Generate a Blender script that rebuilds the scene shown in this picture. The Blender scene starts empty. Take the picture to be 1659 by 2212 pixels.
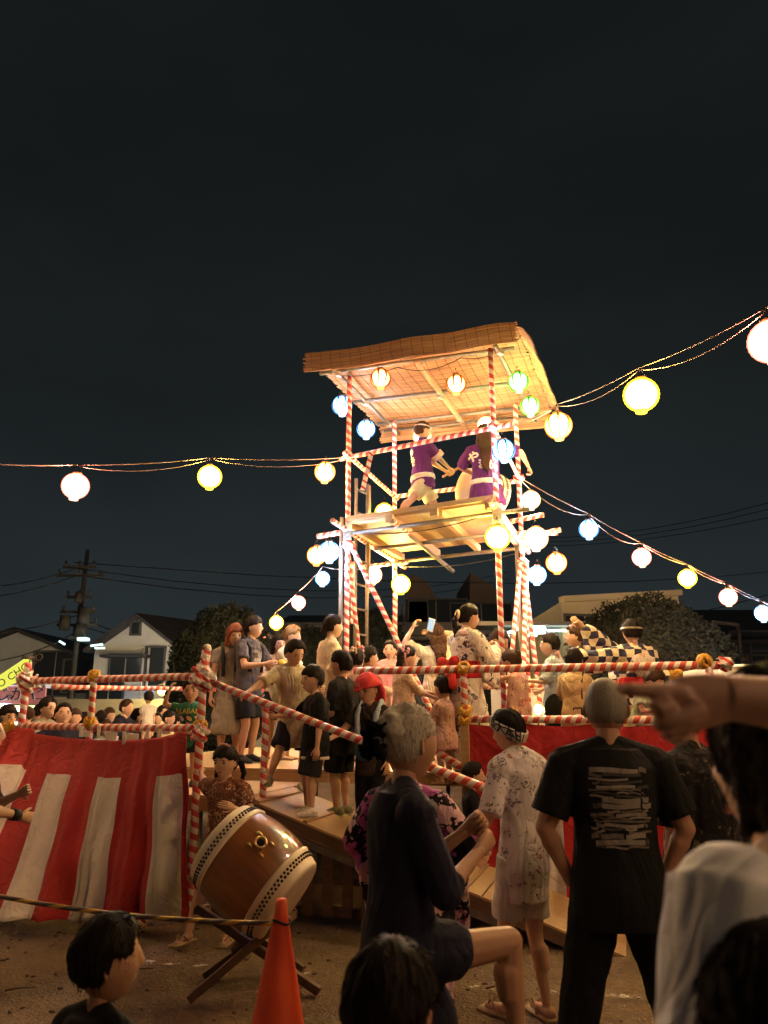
import bpy, bmesh, math, random
from mathutils import Vector, Matrix, Euler, noise
from mathutils.bvhtree import BVHTree
random.seed(7)
R = math.radians
V = Vector
SC = bpy.context.scene
COL = SC.collection

# ------------------------------------------------------------------ camera, world, exposure
EYE = 1.55
PITCH = R(14.6)
cam_d = bpy.data.cameras.new('camera')
cam = bpy.data.objects.new('camera', cam_d)
COL.objects.link(cam)
cam.location = (0, 0, EYE)
cam.rotation_euler = (R(90) + PITCH, 0, 0)
cam_d.sensor_fit = 'VERTICAL'
cam_d.sensor_height = 36.0
cam_d.sensor_width = 27.0
cam_d.lens = 27.03
cam_d.clip_start = 0.05
cam_d.clip_end = 600
cam_d.dof.use_dof = True
cam_d.dof.focus_distance = 7.0
cam_d.dof.aperture_fstop = 3.4
SC.camera = cam

world = bpy.data.worlds.new('World')
SC.world = world
world.use_nodes = True
wn = world.node_tree; wn.nodes.clear()
def wnode(t, **k):
    n = wn.nodes.new(t)
    for a, b in k.items(): setattr(n, a, b)
    return n
w_out = wnode('ShaderNodeOutputWorld'); w_bg = wnode('ShaderNodeBackground')
w_tc = wnode('ShaderNodeTexCoord'); w_sep = wnode('ShaderNodeSeparateXYZ')
w_ramp = wnode('ShaderNodeValToRGB')
w_noise = wnode('ShaderNodeTexNoise'); w_noise.inputs['Scale'].default_value = 2.2; w_noise.inputs['Detail'].default_value = 3
w_map = wnode('ShaderNodeMapping'); w_map.inputs['Scale'].default_value = (1, 1, 2.6)
w_mix = wnode('ShaderNodeMixRGB', blend_type='MULTIPLY'); w_mix.inputs[0].default_value = 1
w_cr = wnode('ShaderNodeValToRGB')
L = wn.links.new
L(w_tc.outputs['Generated'], w_sep.inputs[0]); L(w_sep.outputs['Z'], w_ramp.inputs[0])
e = w_ramp.color_ramp.elements
e[0].position = 0.0; e[0].color = (0.0190, 0.0250, 0.0285, 1)
e[1].position = 0.95; e[1].color = (0.0044, 0.0056, 0.0059, 1)
m = e.new(0.12); m.color = (0.0150, 0.0198, 0.0218, 1)
m = e.new(0.38); m.color = (0.0084, 0.0108, 0.0116, 1)
m = e.new(0.62); m.color = (0.0060, 0.0076, 0.0081, 1)
L(w_tc.outputs['Generated'], w_map.inputs[0]); L(w_map.outputs[0], w_noise.inputs['Vector'])
L(w_noise.outputs['Fac'], w_cr.inputs[0])
c = w_cr.color_ramp.elements
c[0].position = 0.3; c[0].color = (0.80, 0.80, 0.80, 1); c[1].position = 0.72; c[1].color = (1.18, 1.18, 1.16, 1)
L(w_ramp.outputs[0], w_mix.inputs[1]); L(w_cr.outputs[0], w_mix.inputs[2])
L(w_mix.outputs[0], w_bg.inputs[0]); w_bg.inputs[1].default_value = 0.50
L(w_bg.outputs[0], w_out.inputs[0])

SC.view_settings.view_transform = 'Standard'
SC.view_settings.look = 'None'
SC.view_settings.exposure = 1.35
SC.view_settings.gamma = 1.0
SC.render.engine = 'CYCLES'
SC.cycles.use_denoising = True
SC.cycles.max_bounces = 5
SC.cycles.diffuse_bounces = 3
SC.cycles.glossy_bounces = 2
SC.cycles.sample_clamp_indirect = 3.0

# ------------------------------------------------------------------ survey helpers: sight lines of the photograph (1659 x 2212 grid)
F_ = 1661.0
SP, CP = math.sin(PITCH), math.cos(PITCH)
def ray(dx, dy):
    u = (dx - 829.5) / F_; v = (1106 - dy) / F_
    return V((u, CP - v * SP, SP + v * CP))
def D(dx, dy, Y):
    r = ray(dx, dy); t = Y / r.y
    return V((r.x * t, Y, EYE + r.z * t))
def DT(dx, dy, t):
    r = ray(dx, dy)
    return V((r.x * t, r.y * t, EYE + r.z * t))
def DG(dx, dy, z):
    r = ray(dx, dy); t = (z - EYE) / r.z
    return V((r.x * t, r.y * t, z))

# ------------------------------------------------------------------ materials
MATS = {}
def mat(name, color, rough=0.8, metal=0.0, var=0.0, vscale=6.0, bump=0.0, bscale=30.0, spec=0.3, color2=None, stretch=None, coat=0.0, sheen=0.0):
    if name in MATS: return MATS[name]
    m = bpy.data.materials.new(name); m.use_nodes = True
    nt = m.node_tree; b = nt.nodes['Principled BSDF']
    b.inputs['Base Color'].default_value = (*color, 1); b.inputs['Roughness'].default_value = rough
    b.inputs['Metallic'].default_value = metal
    b.inputs['Specular IOR Level'].default_value = spec
    b.inputs['Coat Weight'].default_value = coat
    b.inputs['Sheen Weight'].default_value = sheen
    tc = nt.nodes.new('ShaderNodeTexCoord'); mp = nt.nodes.new('ShaderNodeMapping')
    nt.links.new(tc.outputs['Object'], mp.inputs[0])
    if stretch: mp.inputs['Scale'].default_value = stretch
    if var > 0 or color2:
        n = nt.nodes.new('ShaderNodeTexNoise'); n.inputs['Scale'].default_value = vscale; n.inputs['Detail'].default_value = 5
        n.inputs['Roughness'].default_value = 0.65
        nt.links.new(mp.outputs[0], n.inputs['Vector'])
        r = nt.nodes.new('ShaderNodeValToRGB'); r.color_ramp.elements[0].position = 0.3; r.color_ramp.elements[1].position = 0.72
        c2 = color2 or tuple(min(1, x * (1 + var)) for x in color)
        c1 = color if color2 else tuple(x * (1 - var) for x in color)
        r.color_ramp.elements[0].color = (*c1, 1); r.color_ramp.elements[1].color = (*c2, 1)
        nt.links.new(n.outputs['Fac'], r.inputs[0]); nt.links.new(r.outputs[0], b.inputs['Base Color'])
    if bump > 0:
        n2 = nt.nodes.new('ShaderNodeTexNoise'); n2.inputs['Scale'].default_value = bscale; n2.inputs['Detail'].default_value = 4
        nt.links.new(mp.outputs[0], n2.inputs['Vector'])
        bp = nt.nodes.new('ShaderNodeBump'); bp.inputs['Strength'].default_value = bump; bp.inputs['Distance'].default_value = 0.02
        nt.links.new(n2.outputs['Fac'], bp.inputs['Height']); nt.links.new(bp.outputs[0], b.inputs['Normal'])
    MATS[name] = m
    return m
def emat(name, color, strength):
    if name in MATS: return MATS[name]
    m = bpy.data.materials.new(name); m.use_nodes = True
    nt = m.node_tree; nt.nodes.clear()
    o = nt.nodes.new('ShaderNodeOutputMaterial'); e = nt.nodes.new('ShaderNodeEmission')
    e.inputs[0].default_value = (*color, 1); e.inputs[1].default_value = strength
    nt.links.new(e.outputs[0], o.inputs[0]); MATS[name] = m
    return m
def N(nt, t, ins=None, **k):
    n = nt.nodes.new(t)
    for a, b in k.items(): setattr(n, a, b)
    for a, b in (ins or {}).items():
        if isinstance(b, bpy.types.NodeSocket): nt.links.new(b, n.inputs[a])
        else: n.inputs[a].default_value = b
    return n
def M_(nt, op, a, b=0.0, c=0.0):
    n = nt.nodes.new('ShaderNodeMath'); n.operation = op
    for i, x in enumerate((a, b, c)):
        if isinstance(x, bpy.types.NodeSocket): nt.links.new(x, n.inputs[i])
        else: n.inputs[i].default_value = x
    return n.outputs[0]

def cloth_bump(nt, b, vec, strength=0.35, scale=7.0, fine=True):
    """soft creases running mostly downwards plus a fine weave"""
    mp = N(nt, 'ShaderNodeMapping', {0: vec, 'Scale': (1, 1, .45), 'Rotation': (.25, .2, 0)})
    n = N(nt, 'ShaderNodeTexNoise', {'Vector': mp.outputs[0], 'Scale': scale, 'Detail': 2.5, 'Distortion': 1.6})
    c = M_(nt, 'POWER', M_(nt, 'ABSOLUTE', M_(nt, 'SUBTRACT', n.outputs['Fac'], .5)), .7)
    n2 = N(nt, 'ShaderNodeTexNoise', {'Vector': vec, 'Scale': 160.0, 'Detail': 1.0})
    h = M_(nt, 'ADD', c, M_(nt, 'MULTIPLY', n2.outputs['Fac'], .03))
    bp = N(nt, 'ShaderNodeBump', {'Height': h, 'Strength': strength, 'Distance': 0.05})
    nt.links.new(bp.outputs[0], b.inputs['Normal'])

def stripe_mat(name='red_white_tape', red=(0.62, 0.035, 0.028), white=(0.78, 0.68, 0.58), period=0.088, duty=0.5):
    m = bpy.data.materials.new(name); m.use_nodes = True; nt = m.node_tree; b = nt.nodes['Principled BSDF']
    uv = N(nt, 'ShaderNodeTexCoord'); s = N(nt, 'ShaderNodeSeparateXYZ', {0: uv.outputs['UV']})
    oi = N(nt, 'ShaderNodeTexNoise', {'Vector': uv.outputs['Object'], 'Scale': 5.0, 'Detail': 1.0})
    f = M_(nt, 'ADD', M_(nt, 'DIVIDE', s.outputs['Y'], period), s.outputs['X'])
    f = M_(nt, 'ADD', f, M_(nt, 'MULTIPLY', oi.outputs['Fac'], 0.5))
    f = M_(nt, 'FRACT', f)
    g = M_(nt, 'LESS_THAN', f, duty)
    n = N(nt, 'ShaderNodeTexNoise', {'Vector': uv.outputs['Object'], 'Scale': 40.0, 'Detail': 3.0})
    r = N(nt, 'ShaderNodeMixRGB', {0: g, 1: (*white, 1), 2: (*red, 1)})
    r2 = N(nt, 'ShaderNodeMixRGB', {0: M_(nt, 'MULTIPLY', n.outputs['Fac'], 0.45), 1: r.outputs[0], 2: (0.30, 0.17, 0.12, 1)})
    nt.links.new(r2.outputs[0], b.inputs['Base Color']); b.inputs['Roughness'].default_value = 0.45
    edge = M_(nt, 'PINGPONG', f, duty * 0.5)
    h = M_(nt, 'ADD', M_(nt, 'MULTIPLY', edge, 1.6), M_(nt, 'MULTIPLY', n.outputs['Fac'], 0.5))
    bp = N(nt, 'ShaderNodeBump', {'Height': h, 'Strength': 0.7, 'Distance': 0.01})
    nt.links.new(bp.outputs[0], b.inputs['Normal'])
    return m
TAPE = stripe_mat()
TAPE_POST = stripe_mat('red_white_tape_posts', red=(0.60, 0.03, 0.028), white=(0.80, 0.70, 0.62), period=0.10, duty=0.5)
ROPE_BY = stripe_mat('black_yellow_rope', red=(0.015, 0.013, 0.012), white=(0.62, 0.36, 0.04), period=0.20, duty=0.62)

def wood_mat(name, c1, c2, rough=0.6, scale=1.0):
    if name in MATS: return MATS[name]
    m = bpy.data.materials.new(name); m.use_nodes = True; nt = m.node_tree; b = nt.nodes['Principled BSDF']
    tc = N(nt, 'ShaderNodeTexCoord'); uv = tc.outputs['UV']
    mp = N(nt, 'ShaderNodeMapping', {0: uv, 'Scale': (1.0 * scale, 14.0 * scale, 1)})
    n = N(nt, 'ShaderNodeTexNoise', {'Vector': mp.outputs[0], 'Scale': 2.5, 'Detail': 6.0, 'Roughness': 0.65, 'Distortion': 0.6})
    n2 = N(nt, 'ShaderNodeTexNoise', {'Vector': tc.outputs['Object'], 'Scale': 1.7, 'Detail': 4.0})
    r = N(nt, 'ShaderNodeValToRGB', {0: n.outputs['Fac']})
    r.color_ramp.elements[0].position = 0.32; r.color_ramp.elements[0].color = (*c1, 1)
    r.color_ramp.elements[1].position = 0.68; r.color_ramp.elements[1].color = (*c2, 1)
    n3 = N(nt, 'ShaderNodeTexNoise', {'Vector': tc.outputs['Object'], 'Scale': 14.0, 'Detail': 5.0, 'Roughness': 0.7})
    mx0 = N(nt, 'ShaderNodeMixRGB', {0: M_(nt, 'MULTIPLY', M_(nt, 'SMOOTH_MIN', n3.outputs['Fac'], 0.8, 0.1), 0.35), 1: r.outputs[0], 2: tuple(x * 0.25 for x in c1) + (1,)})
    mx = N(nt, 'ShaderNodeMixRGB', {0: M_(nt, 'MULTIPLY', n2.outputs['Fac'], 0.6), 1: mx0.outputs[0], 2: tuple(x * 0.5 for x in c1) + (1,)})
    nt.links.new(mx.outputs[0], b.inputs['Base Color']); b.inputs['Roughness'].default_value = rough
    bp = N(nt, 'ShaderNodeBump', {'Height': n.outputs['Fac'], 'Strength': 0.25, 'Distance': 0.004})
    nt.links.new(bp.outputs[0], b.inputs['Normal'])
    MATS[name] = m
    return m
PLY = wood_mat('plywood', (0.50, 0.31, 0.15), (0.68, 0.47, 0.26))
TIMBER = wood_mat('timber', (0.40, 0.22, 0.10), (0.58, 0.37, 0.19))
DARKWOOD = wood_mat('dark_wood', (0.11, 0.055, 0.03), (0.22, 0.12, 0.065))
STEEL = mat('galvanised_steel', (0.17, 0.145, 0.12), 0.55, 0.6, var=0.25, vscale=20)
GALV = mat('clamp_steel', (0.30, 0.27, 0.24), 0.45, 0.8, var=0.3, vscale=30)
BLACK = mat('black_plastic', (0.012, 0.012, 0.012), 0.5)

# ------------------------------------------------------------------ mesh builder
class MB:
    def __init__(s): s.v = []; s.f = []; s.uv = {}; s.mi = {}
    def vert(s, p): s.v.append(tuple(p)); return len(s.v) - 1
    def face(s, idx, uvs=None, mi=0):
        if uvs: s.uv[len(s.f)] = uvs
        if mi: s.mi[len(s.f)] = mi
        s.f.append(tuple(idx))
    def ring(s, c, a, b, ra, rb, n=12, ph=0.0):
        i0 = len(s.v)
        for k in range(n):
            t = 2 * math.pi * k / n + ph
            s.v.append(tuple(c + a * (ra * math.cos(t)) + b * (rb * math.sin(t))))
        return i0
    def loft(s, rings, n=12, cap=True, uvl=None, mi=0):
        ids = [s.ring(*r, n=n) for r in rings]
        acc = 0.0
        for j in range(len(ids) - 1):
            a, b = ids[j], ids[j + 1]
            l = (V(rings[j + 1][0]) - V(rings[j][0])).length
            for k in range(n):
                k2 = (k + 1) % n
                s.face((a + k, a + k2, b + k2, b + k), ((k / n, acc), ((k + 1) / n, acc), ((k + 1) / n, acc + l), (k / n, acc + l)), mi)
            acc += l
        if cap:
            s.face(tuple(ids[0] + k for k in range(n))[::-1], None, mi); s.face(tuple(ids[-1] + k for k in range(n)), None, mi)
        return ids
    def tube(s, pts, r, n=8, cap=True, mi=0):
        pts = [V(p) for p in pts]
        rs = r if isinstance(r, (list, tuple)) else [r] * len(pts)
        rings = []; up = None
        for i, p in enumerate(pts):
            d = (pts[min(i + 1, len(pts) - 1)] - pts[max(i - 1, 0)])
            if d.length < 1e-9: d = V((0, 0, 1))
            d.normalize()
            if up is None: up = V((0, 0, 1)) if abs(d.z) < 0.9 else V((0, 1, 0))
            a = d.cross(up)
            if a.length < 1e-4: a = d.orthogonal()
            a.normalize(); b = d.cross(a)
            up = a.cross(d)
            rings.append((p, a, b, rs[i], rs[i]))
        s.loft(rings, n=n, cap=cap, mi=mi)
    def capsule(s, a, b, ra, rb, n=10):
        a = V(a); b = V(b); d = b - a
        if d.length < 1e-6: d = V((0, 0, 1e-4)); b = a + d
        d.normalize()
        pts = [a - d * ra * 0.98, a - d * ra * 0.75, a - d * ra * 0.35, a, b, b + d * rb * 0.35, b + d * rb * 0.75, b + d * rb * 0.98]
        rs = [ra * 0.2, ra * 0.66, ra * 0.94, ra, rb, rb * 0.94, rb * 0.66, rb * 0.2]
        s.tube(pts, rs, n)
    def ellipsoid(s, c, ax, ay, az, n=12, m=8, fn=None):
        c = V(c); base = len(s.v)
        top = s.vert(c + az * 1.0 if fn is None else fn(V((0, 0, 1))))
        for j in range(1, m):
            t = math.pi * j / m
            for k in range(n):
                p = 2 * math.pi * k / n
                d = V((math.sin(t) * math.cos(p), math.sin(t) * math.sin(p), math.cos(t)))
                s.vert(c + ax * d.x + ay * d.y + az * d.z if fn is None else fn(d))
        bot = s.vert(c - az if fn is None else fn(V((0, 0, -1))))
        for k in range(n):
            k2 = (k + 1) % n
            s.face((top, top + 1 + k, top + 1 + k2))
            for j in range(m - 2):
                a = top + 1 + j * n
                s.face((a + k, a + n + k, a + n + k2, a + k2))
            a = top + 1 + (m - 2) * n
            s.face((a + k, bot, a + k2))
    def box(s, c, sx, sy, sz, rot=None, mi=0):
        c = V(c); Rm = rot or Matrix.Identity(3)
        ids = []
        for x in (-1, 1):
            for y in (-1, 1):
                for z in (-1, 1):
                    ids.append(s.vert(c + Rm @ V((x * sx / 2, y * sy / 2, z * sz / 2))))
        def q(a, b, c_, d, w, h): s.face((ids[a], ids[b], ids[c_], ids[d]), ((0, 0), (w, 0), (w, h), (0, h)), mi)
        q(0, 1, 3, 2, sz, sy); q(4, 6, 7, 5, sy, sz); q(0, 4, 5, 1, sx, sz); q(2, 3, 7, 6, sz, sx); q(1, 5, 7, 3, sx, sy); q(0, 2, 6, 4, sy, sx)
    def beam(s, a, b, w, h, up=None, mi=0):
        a = V(a); b = V(b); d = (b - a); l = d.length; d.normalize()
        up = V(up) if up else V((0, 0, 1))
        y = up.cross(d)
        if y.length < 1e-4: y = d.orthogonal()
        y.normalize(); z = d.cross(y)
        Rm = Matrix((d, y, z)).transposed()
        s.box((a + b) / 2, l, w, h, Rm, mi)
    def prism(s, poly, thick, mi=0):
        """poly: list of 3D points (planar), extruded by the vector thick"""
        n = len(poly); t = V(thick)
        i0 = len(s.v)
        for p in poly: s.vert(p)
        for p in poly: s.vert(V(p) + t)
        s.face(tuple(range(i0, i0 + n))[::-1], [tuple((V(p) - V(poly[0])).to_2d()) for p in poly][::-1], mi)
        s.face(tuple(range(i0 + n, i0 + 2 * n)), [tuple((V(p) - V(poly[0])).to_2d()) for p in poly], mi)
        for k in range(n):
            k2 = (k + 1) % n
            l = (V(poly[k2]) - V(poly[k])).length
            s.face((i0 + k, i0 + k2, i0 + n + k2, i0 + n + k), ((0, 0), (l, 0), (l, t.length), (0, t.length)), mi)
    def mesh(s, name, mats, smooth=True, recalc=True):
        me = bpy.data.meshes.new(name)
        me.from_pydata(s.v, [], s.f)
        if s.uv:
            ul = me.uv_layers.new(name='UVMap')
            for p in me.polygons:
                u = s.uv.get(p.index)
                if u:
                    for k, li in enumerate(p.loop_indices): ul.data[li].uv = u[k]
        if not isinstance(mats, (list, tuple)): mats = [mats]
        for m_ in mats: me.materials.append(m_)
        for i, k in s.mi.items(): me.polygons[i].material_index = k
        if recalc:
            bm = bmesh.new(); bm.from_mesh(me); bmesh.ops.recalc_face_normals(bm, faces=bm.faces); bm.to_mesh(me); bm.free()
        if smooth: me.polygons.foreach_set('use_smooth', [True] * len(me.polygons))
        me.update()
        return me
    def build(s, name, mats, parent=None, smooth=True, remesh=0.0, smooth_it=0, disp=0.0, dscale=0.2, label=None, inherit=True):
        me = s.mesh(name, mats, smooth)
        o = bpy.data.objects.new(name, me); COL.objects.link(o)
        if parent:
            o.parent = parent
            if inherit: o.matrix_parent_inverse = Matrix.Translation(-parent.location) if parent.type == 'EMPTY' else Matrix.Identity(4)
        if remesh > 0:
            m = o.modifiers.new('remesh', 'REMESH'); m.mode = 'VOXEL'; m.voxel_size = remesh; m.use_smooth_shade = True
            if smooth_it:
                m2 = o.modifiers.new('smooth', 'SMOOTH'); m2.factor = 0.5; m2.iterations = smooth_it
            if disp > 0:
                tx = bpy.data.textures.get('wrinkle%g' % dscale) or bpy.data.textures.new('wrinkle%g' % dscale, 'CLOUDS')
                tx.noise_scale = dscale; tx.noise_depth = 2
                m3 = o.modifiers.new('folds', 'DISPLACE'); m3.texture = tx; m3.strength = disp; m3.mid_level = 0.5; m3.texture_coords = 'GLOBAL'
        if label: o['label'] = label
        return o
def tag(o, label=None, cat=None, group=None, kind=None):
    if label: o['label'] = label
    if cat: o['category'] = cat
    if group: o['group'] = group
    if kind: o['kind'] = kind
    return o
def empty(name, loc, label=None, cat=None, group=None):
    o = bpy.data.objects.new(name, None); COL.objects.link(o); o.location = V(loc); o.empty_display_size = 0.1
    tag(o, label, cat, group)
    return o
def bevel(o, w=0.004, seg=2):
    m = o.modifiers.new('bevel', 'BEVEL'); m.width = w; m.segments = seg; m.limit_method = 'ANGLE'
    return o
def stuffed(o): o['kind'] = 'stuff'; return o

def text_mesh(body, size=1.0, depth=0.0):
    c = bpy.data.curves.new('lettering', 'FONT'); c.body = body; c.size = size; c.extrude = depth
    c.align_x = 'CENTER'; c.align_y = 'CENTER'; c.resolution_u = 3
    o = bpy.data.objects.new('lettering', c); COL.objects.link(o)
    dg = bpy.context.evaluated_depsgraph_get()
    me = bpy.data.meshes.new_from_object(o.evaluated_get(dg))
    bpy.data.objects.remove(o); bpy.data.curves.remove(c)
    return me
# ================================================================== THE SETTING
# ---- ground: trodden dirt
def build_ground():
    m = bpy.data.materials.new('packed_dirt'); m.use_nodes = True; nt = m.node_tree; b = nt.nodes['Principled BSDF']
    tc = N(nt, 'ShaderNodeTexCoord'); o = tc.outputs['Object']
    n1 = N(nt, 'ShaderNodeTexNoise', {'Vector': o, 'Scale': 0.9, 'Detail': 8.0, 'Roughness': 0.65})
    n2 = N(nt, 'ShaderNodeTexNoise', {'Vector': o, 'Scale': 26.0, 'Detail': 6.0, 'Roughness': 0.7})
    n3 = N(nt, 'ShaderNodeTexVoronoi', {'Vector': o, 'Scale': 55.0})
    f = M_(nt, 'ADD', M_(nt, 'MULTIPLY', n1.outputs['Fac'], 0.65), M_(nt, 'MULTIPLY', n2.outputs['Fac'], 0.4))
    r = N(nt, 'ShaderNodeValToRGB', {0: f})
    r.color_ramp.elements[0].position = 0.35; r.color_ramp.elements[0].color = (0.10, 0.064, 0.034, 1)
    r.color_ramp.elements[1].position = 0.68; r.color_ramp.elements[1].color = (0.27, 0.175, 0.095, 1)
    nt.links.new(r.outputs[0], b.inputs['Base Color']); b.inputs['Roughness'].default_value = 0.92
    h = M_(nt, 'ADD', M_(nt, 'MULTIPLY', n1.outputs['Fac'], 1.2), M_(nt, 'ADD', M_(nt, 'MULTIPLY', n2.outputs['Fac'], 0.5), M_(nt, 'MULTIPLY', n3.outputs['Distance'], 0.25)))
    bp = N(nt, 'ShaderNodeBump', {'Height': h, 'Strength': 1.0, 'Distance': 0.07}); nt.links.new(bp.outputs[0], b.inputs['Normal'])
    g = MB()
    xs = [-300, -60, -20] + [x * 0.5 - 8 for x in range(0, 33)] + [20, 60, 300]
    ys = [-80, -15] + [y * 0.5 - 4 for y in range(0, 49)] + [30, 60, 300]
    for y in ys:
        for x in xs:
            z = 0.02 * noise.noise(V((x * 0.6, y * 0.6, 0))) if abs(x) < 9 and -5 < y < 21 else 0
            g.vert((x, y, z - 0.006))
    w = len(xs)
    for j in range(len(ys) - 1):
        for i in range(w - 1): g.face((j * w + i, j * w + i + 1, (j + 1) * w + i + 1, (j + 1) * w + i))
    o = g.build('ground', m); o['kind'] = 'structure'
    # chalk line of the dance circle
    cm = bpy.data.materials.new('chalk'); cm.use_nodes = True; nt = cm.node_tree; b = nt.nodes['Principled BSDF']
    tc = N(nt, 'ShaderNodeTexCoord')
    n1 = N(nt, 'ShaderNodeTexNoise', {'Vector': tc.outputs['Object'], 'Scale': 9.0, 'Detail': 6.0, 'Roughness': 0.75})
    r = N(nt, 'ShaderNodeValToRGB', {0: n1.outputs['Fac']}); r.color_ramp.elements[0].position = 0.50; r.color_ramp.elements[1].position = 0.62
    b.inputs['Base Color'].default_value = (0.62, 0.55, 0.46, 1); b.inputs['Roughness'].default_value = 0.95
    nt.links.new(M_(nt, 'MULTIPLY', r.outputs[0], 0.7), b.inputs['Alpha'])
    c = MB()
    pts = [DG(x, y, 0.018) for x, y in ((-120, 2052), (120, 2062), (330, 2078), (600, 2098), (760, 2106), (1000, 2130), (1180, 2142), (1330, 2150), (1600, 2168))]
    ids = []
    for p in pts: ids.append((c.vert(p + V((0, -0.03, 0))), c.vert(p + V((0, 0.03, 0)))))
    for a, b2 in zip(ids, ids[1:]): c.face((a[0], b2[0], b2[1], a[1]))
    o = c.build('chalk_line', cm); o['kind'] = 'structure'
    # dead leaves, twigs and pebbles
    d = MB()
    rr = random.Random(3)
    for k in range(420):
        x = rr.uniform(-3.5, 3.5); y = rr.uniform(3.6, 6.6); s = rr.uniform(0.006, 0.022); a = rr.uniform(0, 6.28)
        z = 0.02 * noise.noise(V((x * 0.6, y * 0.6, 0))) - 0.004
        ax = V((math.cos(a), math.sin(a), 0)) * s; ay = V((-math.sin(a), math.cos(a), 0)) * s * rr.uniform(0.3, 0.8)
        d.ellipsoid((x, y, z + s * 0.2), ax, ay, V((0, 0, s * 0.4)), n=6, m=4)
    o = d.build('pebbles', mat('pebble', (0.13, 0.09, 0.06), 0.9, var=0.5, vscale=3)); tag(o, 'small pebbles and leaf litter scattered on the trodden dirt', 'pebbles', kind='stuff')
    for k, (x, y) in enumerate(((10, 2140), (270, 2098), (1050, 2135))):
        p = DG(x, y, 0.02); t = MB()
        t.tube([p, p + V((0.07, 0.03, 0.006)), p + V((0.16, 0.05, 0.002))], [0.006, 0.005, 0.003], 6)
        tag(t.build('twig', DARKWOOD), ['short brown twig lying on dirt near the left edge', 'short brown twig lying on dirt behind the small boy', 'short brown twig lying on dirt right of the gray-haired dancer'][k], 'twig', 'twigs on the dirt')
build_ground()

# ---- stage frame of reference (s along the ramp, w away from the camera)
O_ = V((-1.11, 6.45, 0)); S_ = V((0.954, -0.299, 0)); W_ = V((0.299, 0.954, 0)); UP = V((0, 0, 1))
HS = 0.90        # landing
HD = 1.02        # inner deck
def SW(s, w, z=0.0): return O_ + S_ * s + W_ * w + UP * z
SROT = Matrix((S_, W_, UP)).transposed()
RL = 2.83        # ramp length on plan
def ramp_z(s): return HS - 0.318 * max(0, min(RL, s))

def deck():
    st = empty('dance_stage', SW(-0.5, 0.0), 'low plywood dance stage of scaffold boards round the tower, raised about a metre', 'stage')
    k = 0
    def panel(s0, s1, w0, w1, z, th=0.018):
        b = MB(); rr = random.uniform
        g = 0.006
        b.box(SW((s0 + s1) / 2, (w0 + w1) / 2, z - th / 2 + rr(-0.002, 0.002)), s1 - s0 - g, w1 - w0 - g, th, SROT)
        o = b.build('plank', PLY, st, smooth=False); return o
    # landing boards (before the raised deck)
    for s0, s1 in ((-2.7, -1.8), (-1.8, -0.9), (-0.9, 0.0)):
        panel(s0, s1, 0.5 if s0 < -1 else 0.02, 1.38, HS)
    # raised inner deck
    for i in range(-3, 5):
        for j in range(0, 3):
            panel(i * 0.9, i * 0.9 + 0.9, 1.36 + j * 1.8, 3.16 + j * 1.8, HD)
    # timber frame under the boards
    fr = MB()
    fr.beam(SW(-0.5, 0.04, HS - 0.07), SW(0.0, 0.04, HS - 0.07), 0.05, 0.10)
    fr.beam(SW(-2.7, 0.52, HS - 0.07), SW(-0.5, 0.04, HS - 0.07), 0.05, 0.10)
    fr.beam(SW(-2.7, 1.40, HD - 0.07), SW(4.5, 1.40, HD - 0.07), 0.06, 0.09)
    for i in range(-3, 6): fr.beam(SW(i * 0.9, 1.45, HD - 0.07), SW(i * 0.9, 6.7, HD - 0.07), 0.06, 0.09)
    fr.build('frame', TIMBER, st, smooth=False)
    for s_, w_ in ((-2.6, 0.6), (-1.8, 1.5), (-0.9, 1.5), (0, 1.5), (0.9, 1.5), (1.8, 1.5), (2.7, 1.5), (3.6, 1.5), (-0.45, 0.12), (-2.6, 3.3), (-0.9, 3.3), (0.9, 3.3), (2.7, 3.3), (3.9, 3.3)):
        l = MB(); l.tube([SW(s_, w_, -0.01), SW(s_, w_, (HS if w_ < 1 else HD) - 0.13)], 0.024, 8); l.build('leg', STEEL, st)
    # dark sheeting closing the void under the deck
    return st
stage = deck()

def ramp():
    rp = empty('ramp', SW(RL, 0.47), 'plywood ramp with nailed cleats sloping down from the stage to the dirt', 'ramp')
    W1 = 0.95; zt = lambda s: HS - 0.318 * s
    nrm = (V((0, 0, 1)) * 1.0 + S_ * 0.318).normalized()
    segs = [(0.0, 0.94), (0.94, 1.88), (1.88, RL)]
    for a, b in segs:
        q = MB(); g = 0.005
        poly = [SW(a + g, 0, zt(a + g)), SW(b - g, 0, zt(b - g)), SW(b - g, W1, zt(b - g)), SW(a + g, W1, zt(a + g))]
        q.prism(poly, nrm * -0.015); o = q.build('plank', PLY, rp, smooth=False)
        o.data.uv_layers  # boards carry planar grain
    s = 0.12
    while s < RL:
        q = MB()
        q.beam(SW(s, 0.0, zt(s) + 0.009), SW(s, W1, zt(s) + 0.009), 0.035, 0.018, up=nrm)
        q.build('cleat', TIMBER, rp, smooth=False); s += 0.41
    for w_ in (0.03, W1 - 0.03):
        q = MB(); q.beam(SW(0.0, w_, zt(0) - 0.07), SW(RL - 0.12, w_, zt(RL - 0.12) - 0.055), 0.045, 0.09, up=nrm); o = q.build('side_rail', DARKWOOD, rp, smooth=False)
        q = MB(); q.beam(SW(0.02, w_, zt(0) - 0.16), SW(RL * 0.72, w_, zt(RL * 0.72) - 0.13), 0.05, 0.05, up=nrm); o = q.build('side_rail', STEEL, rp, smooth=False)
    for s_ in (0.2, 1.0, 1.75):
        for w_ in (0.06, W1 - 0.06):
            q = MB(); q.beam(SW(s_, w_, 0), SW(s_, w_, zt(s_) - 0.13), 0.05, 0.05, up=S_); q.build('leg', DARKWOOD, rp, smooth=False)
    return rp
ramp()

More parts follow.
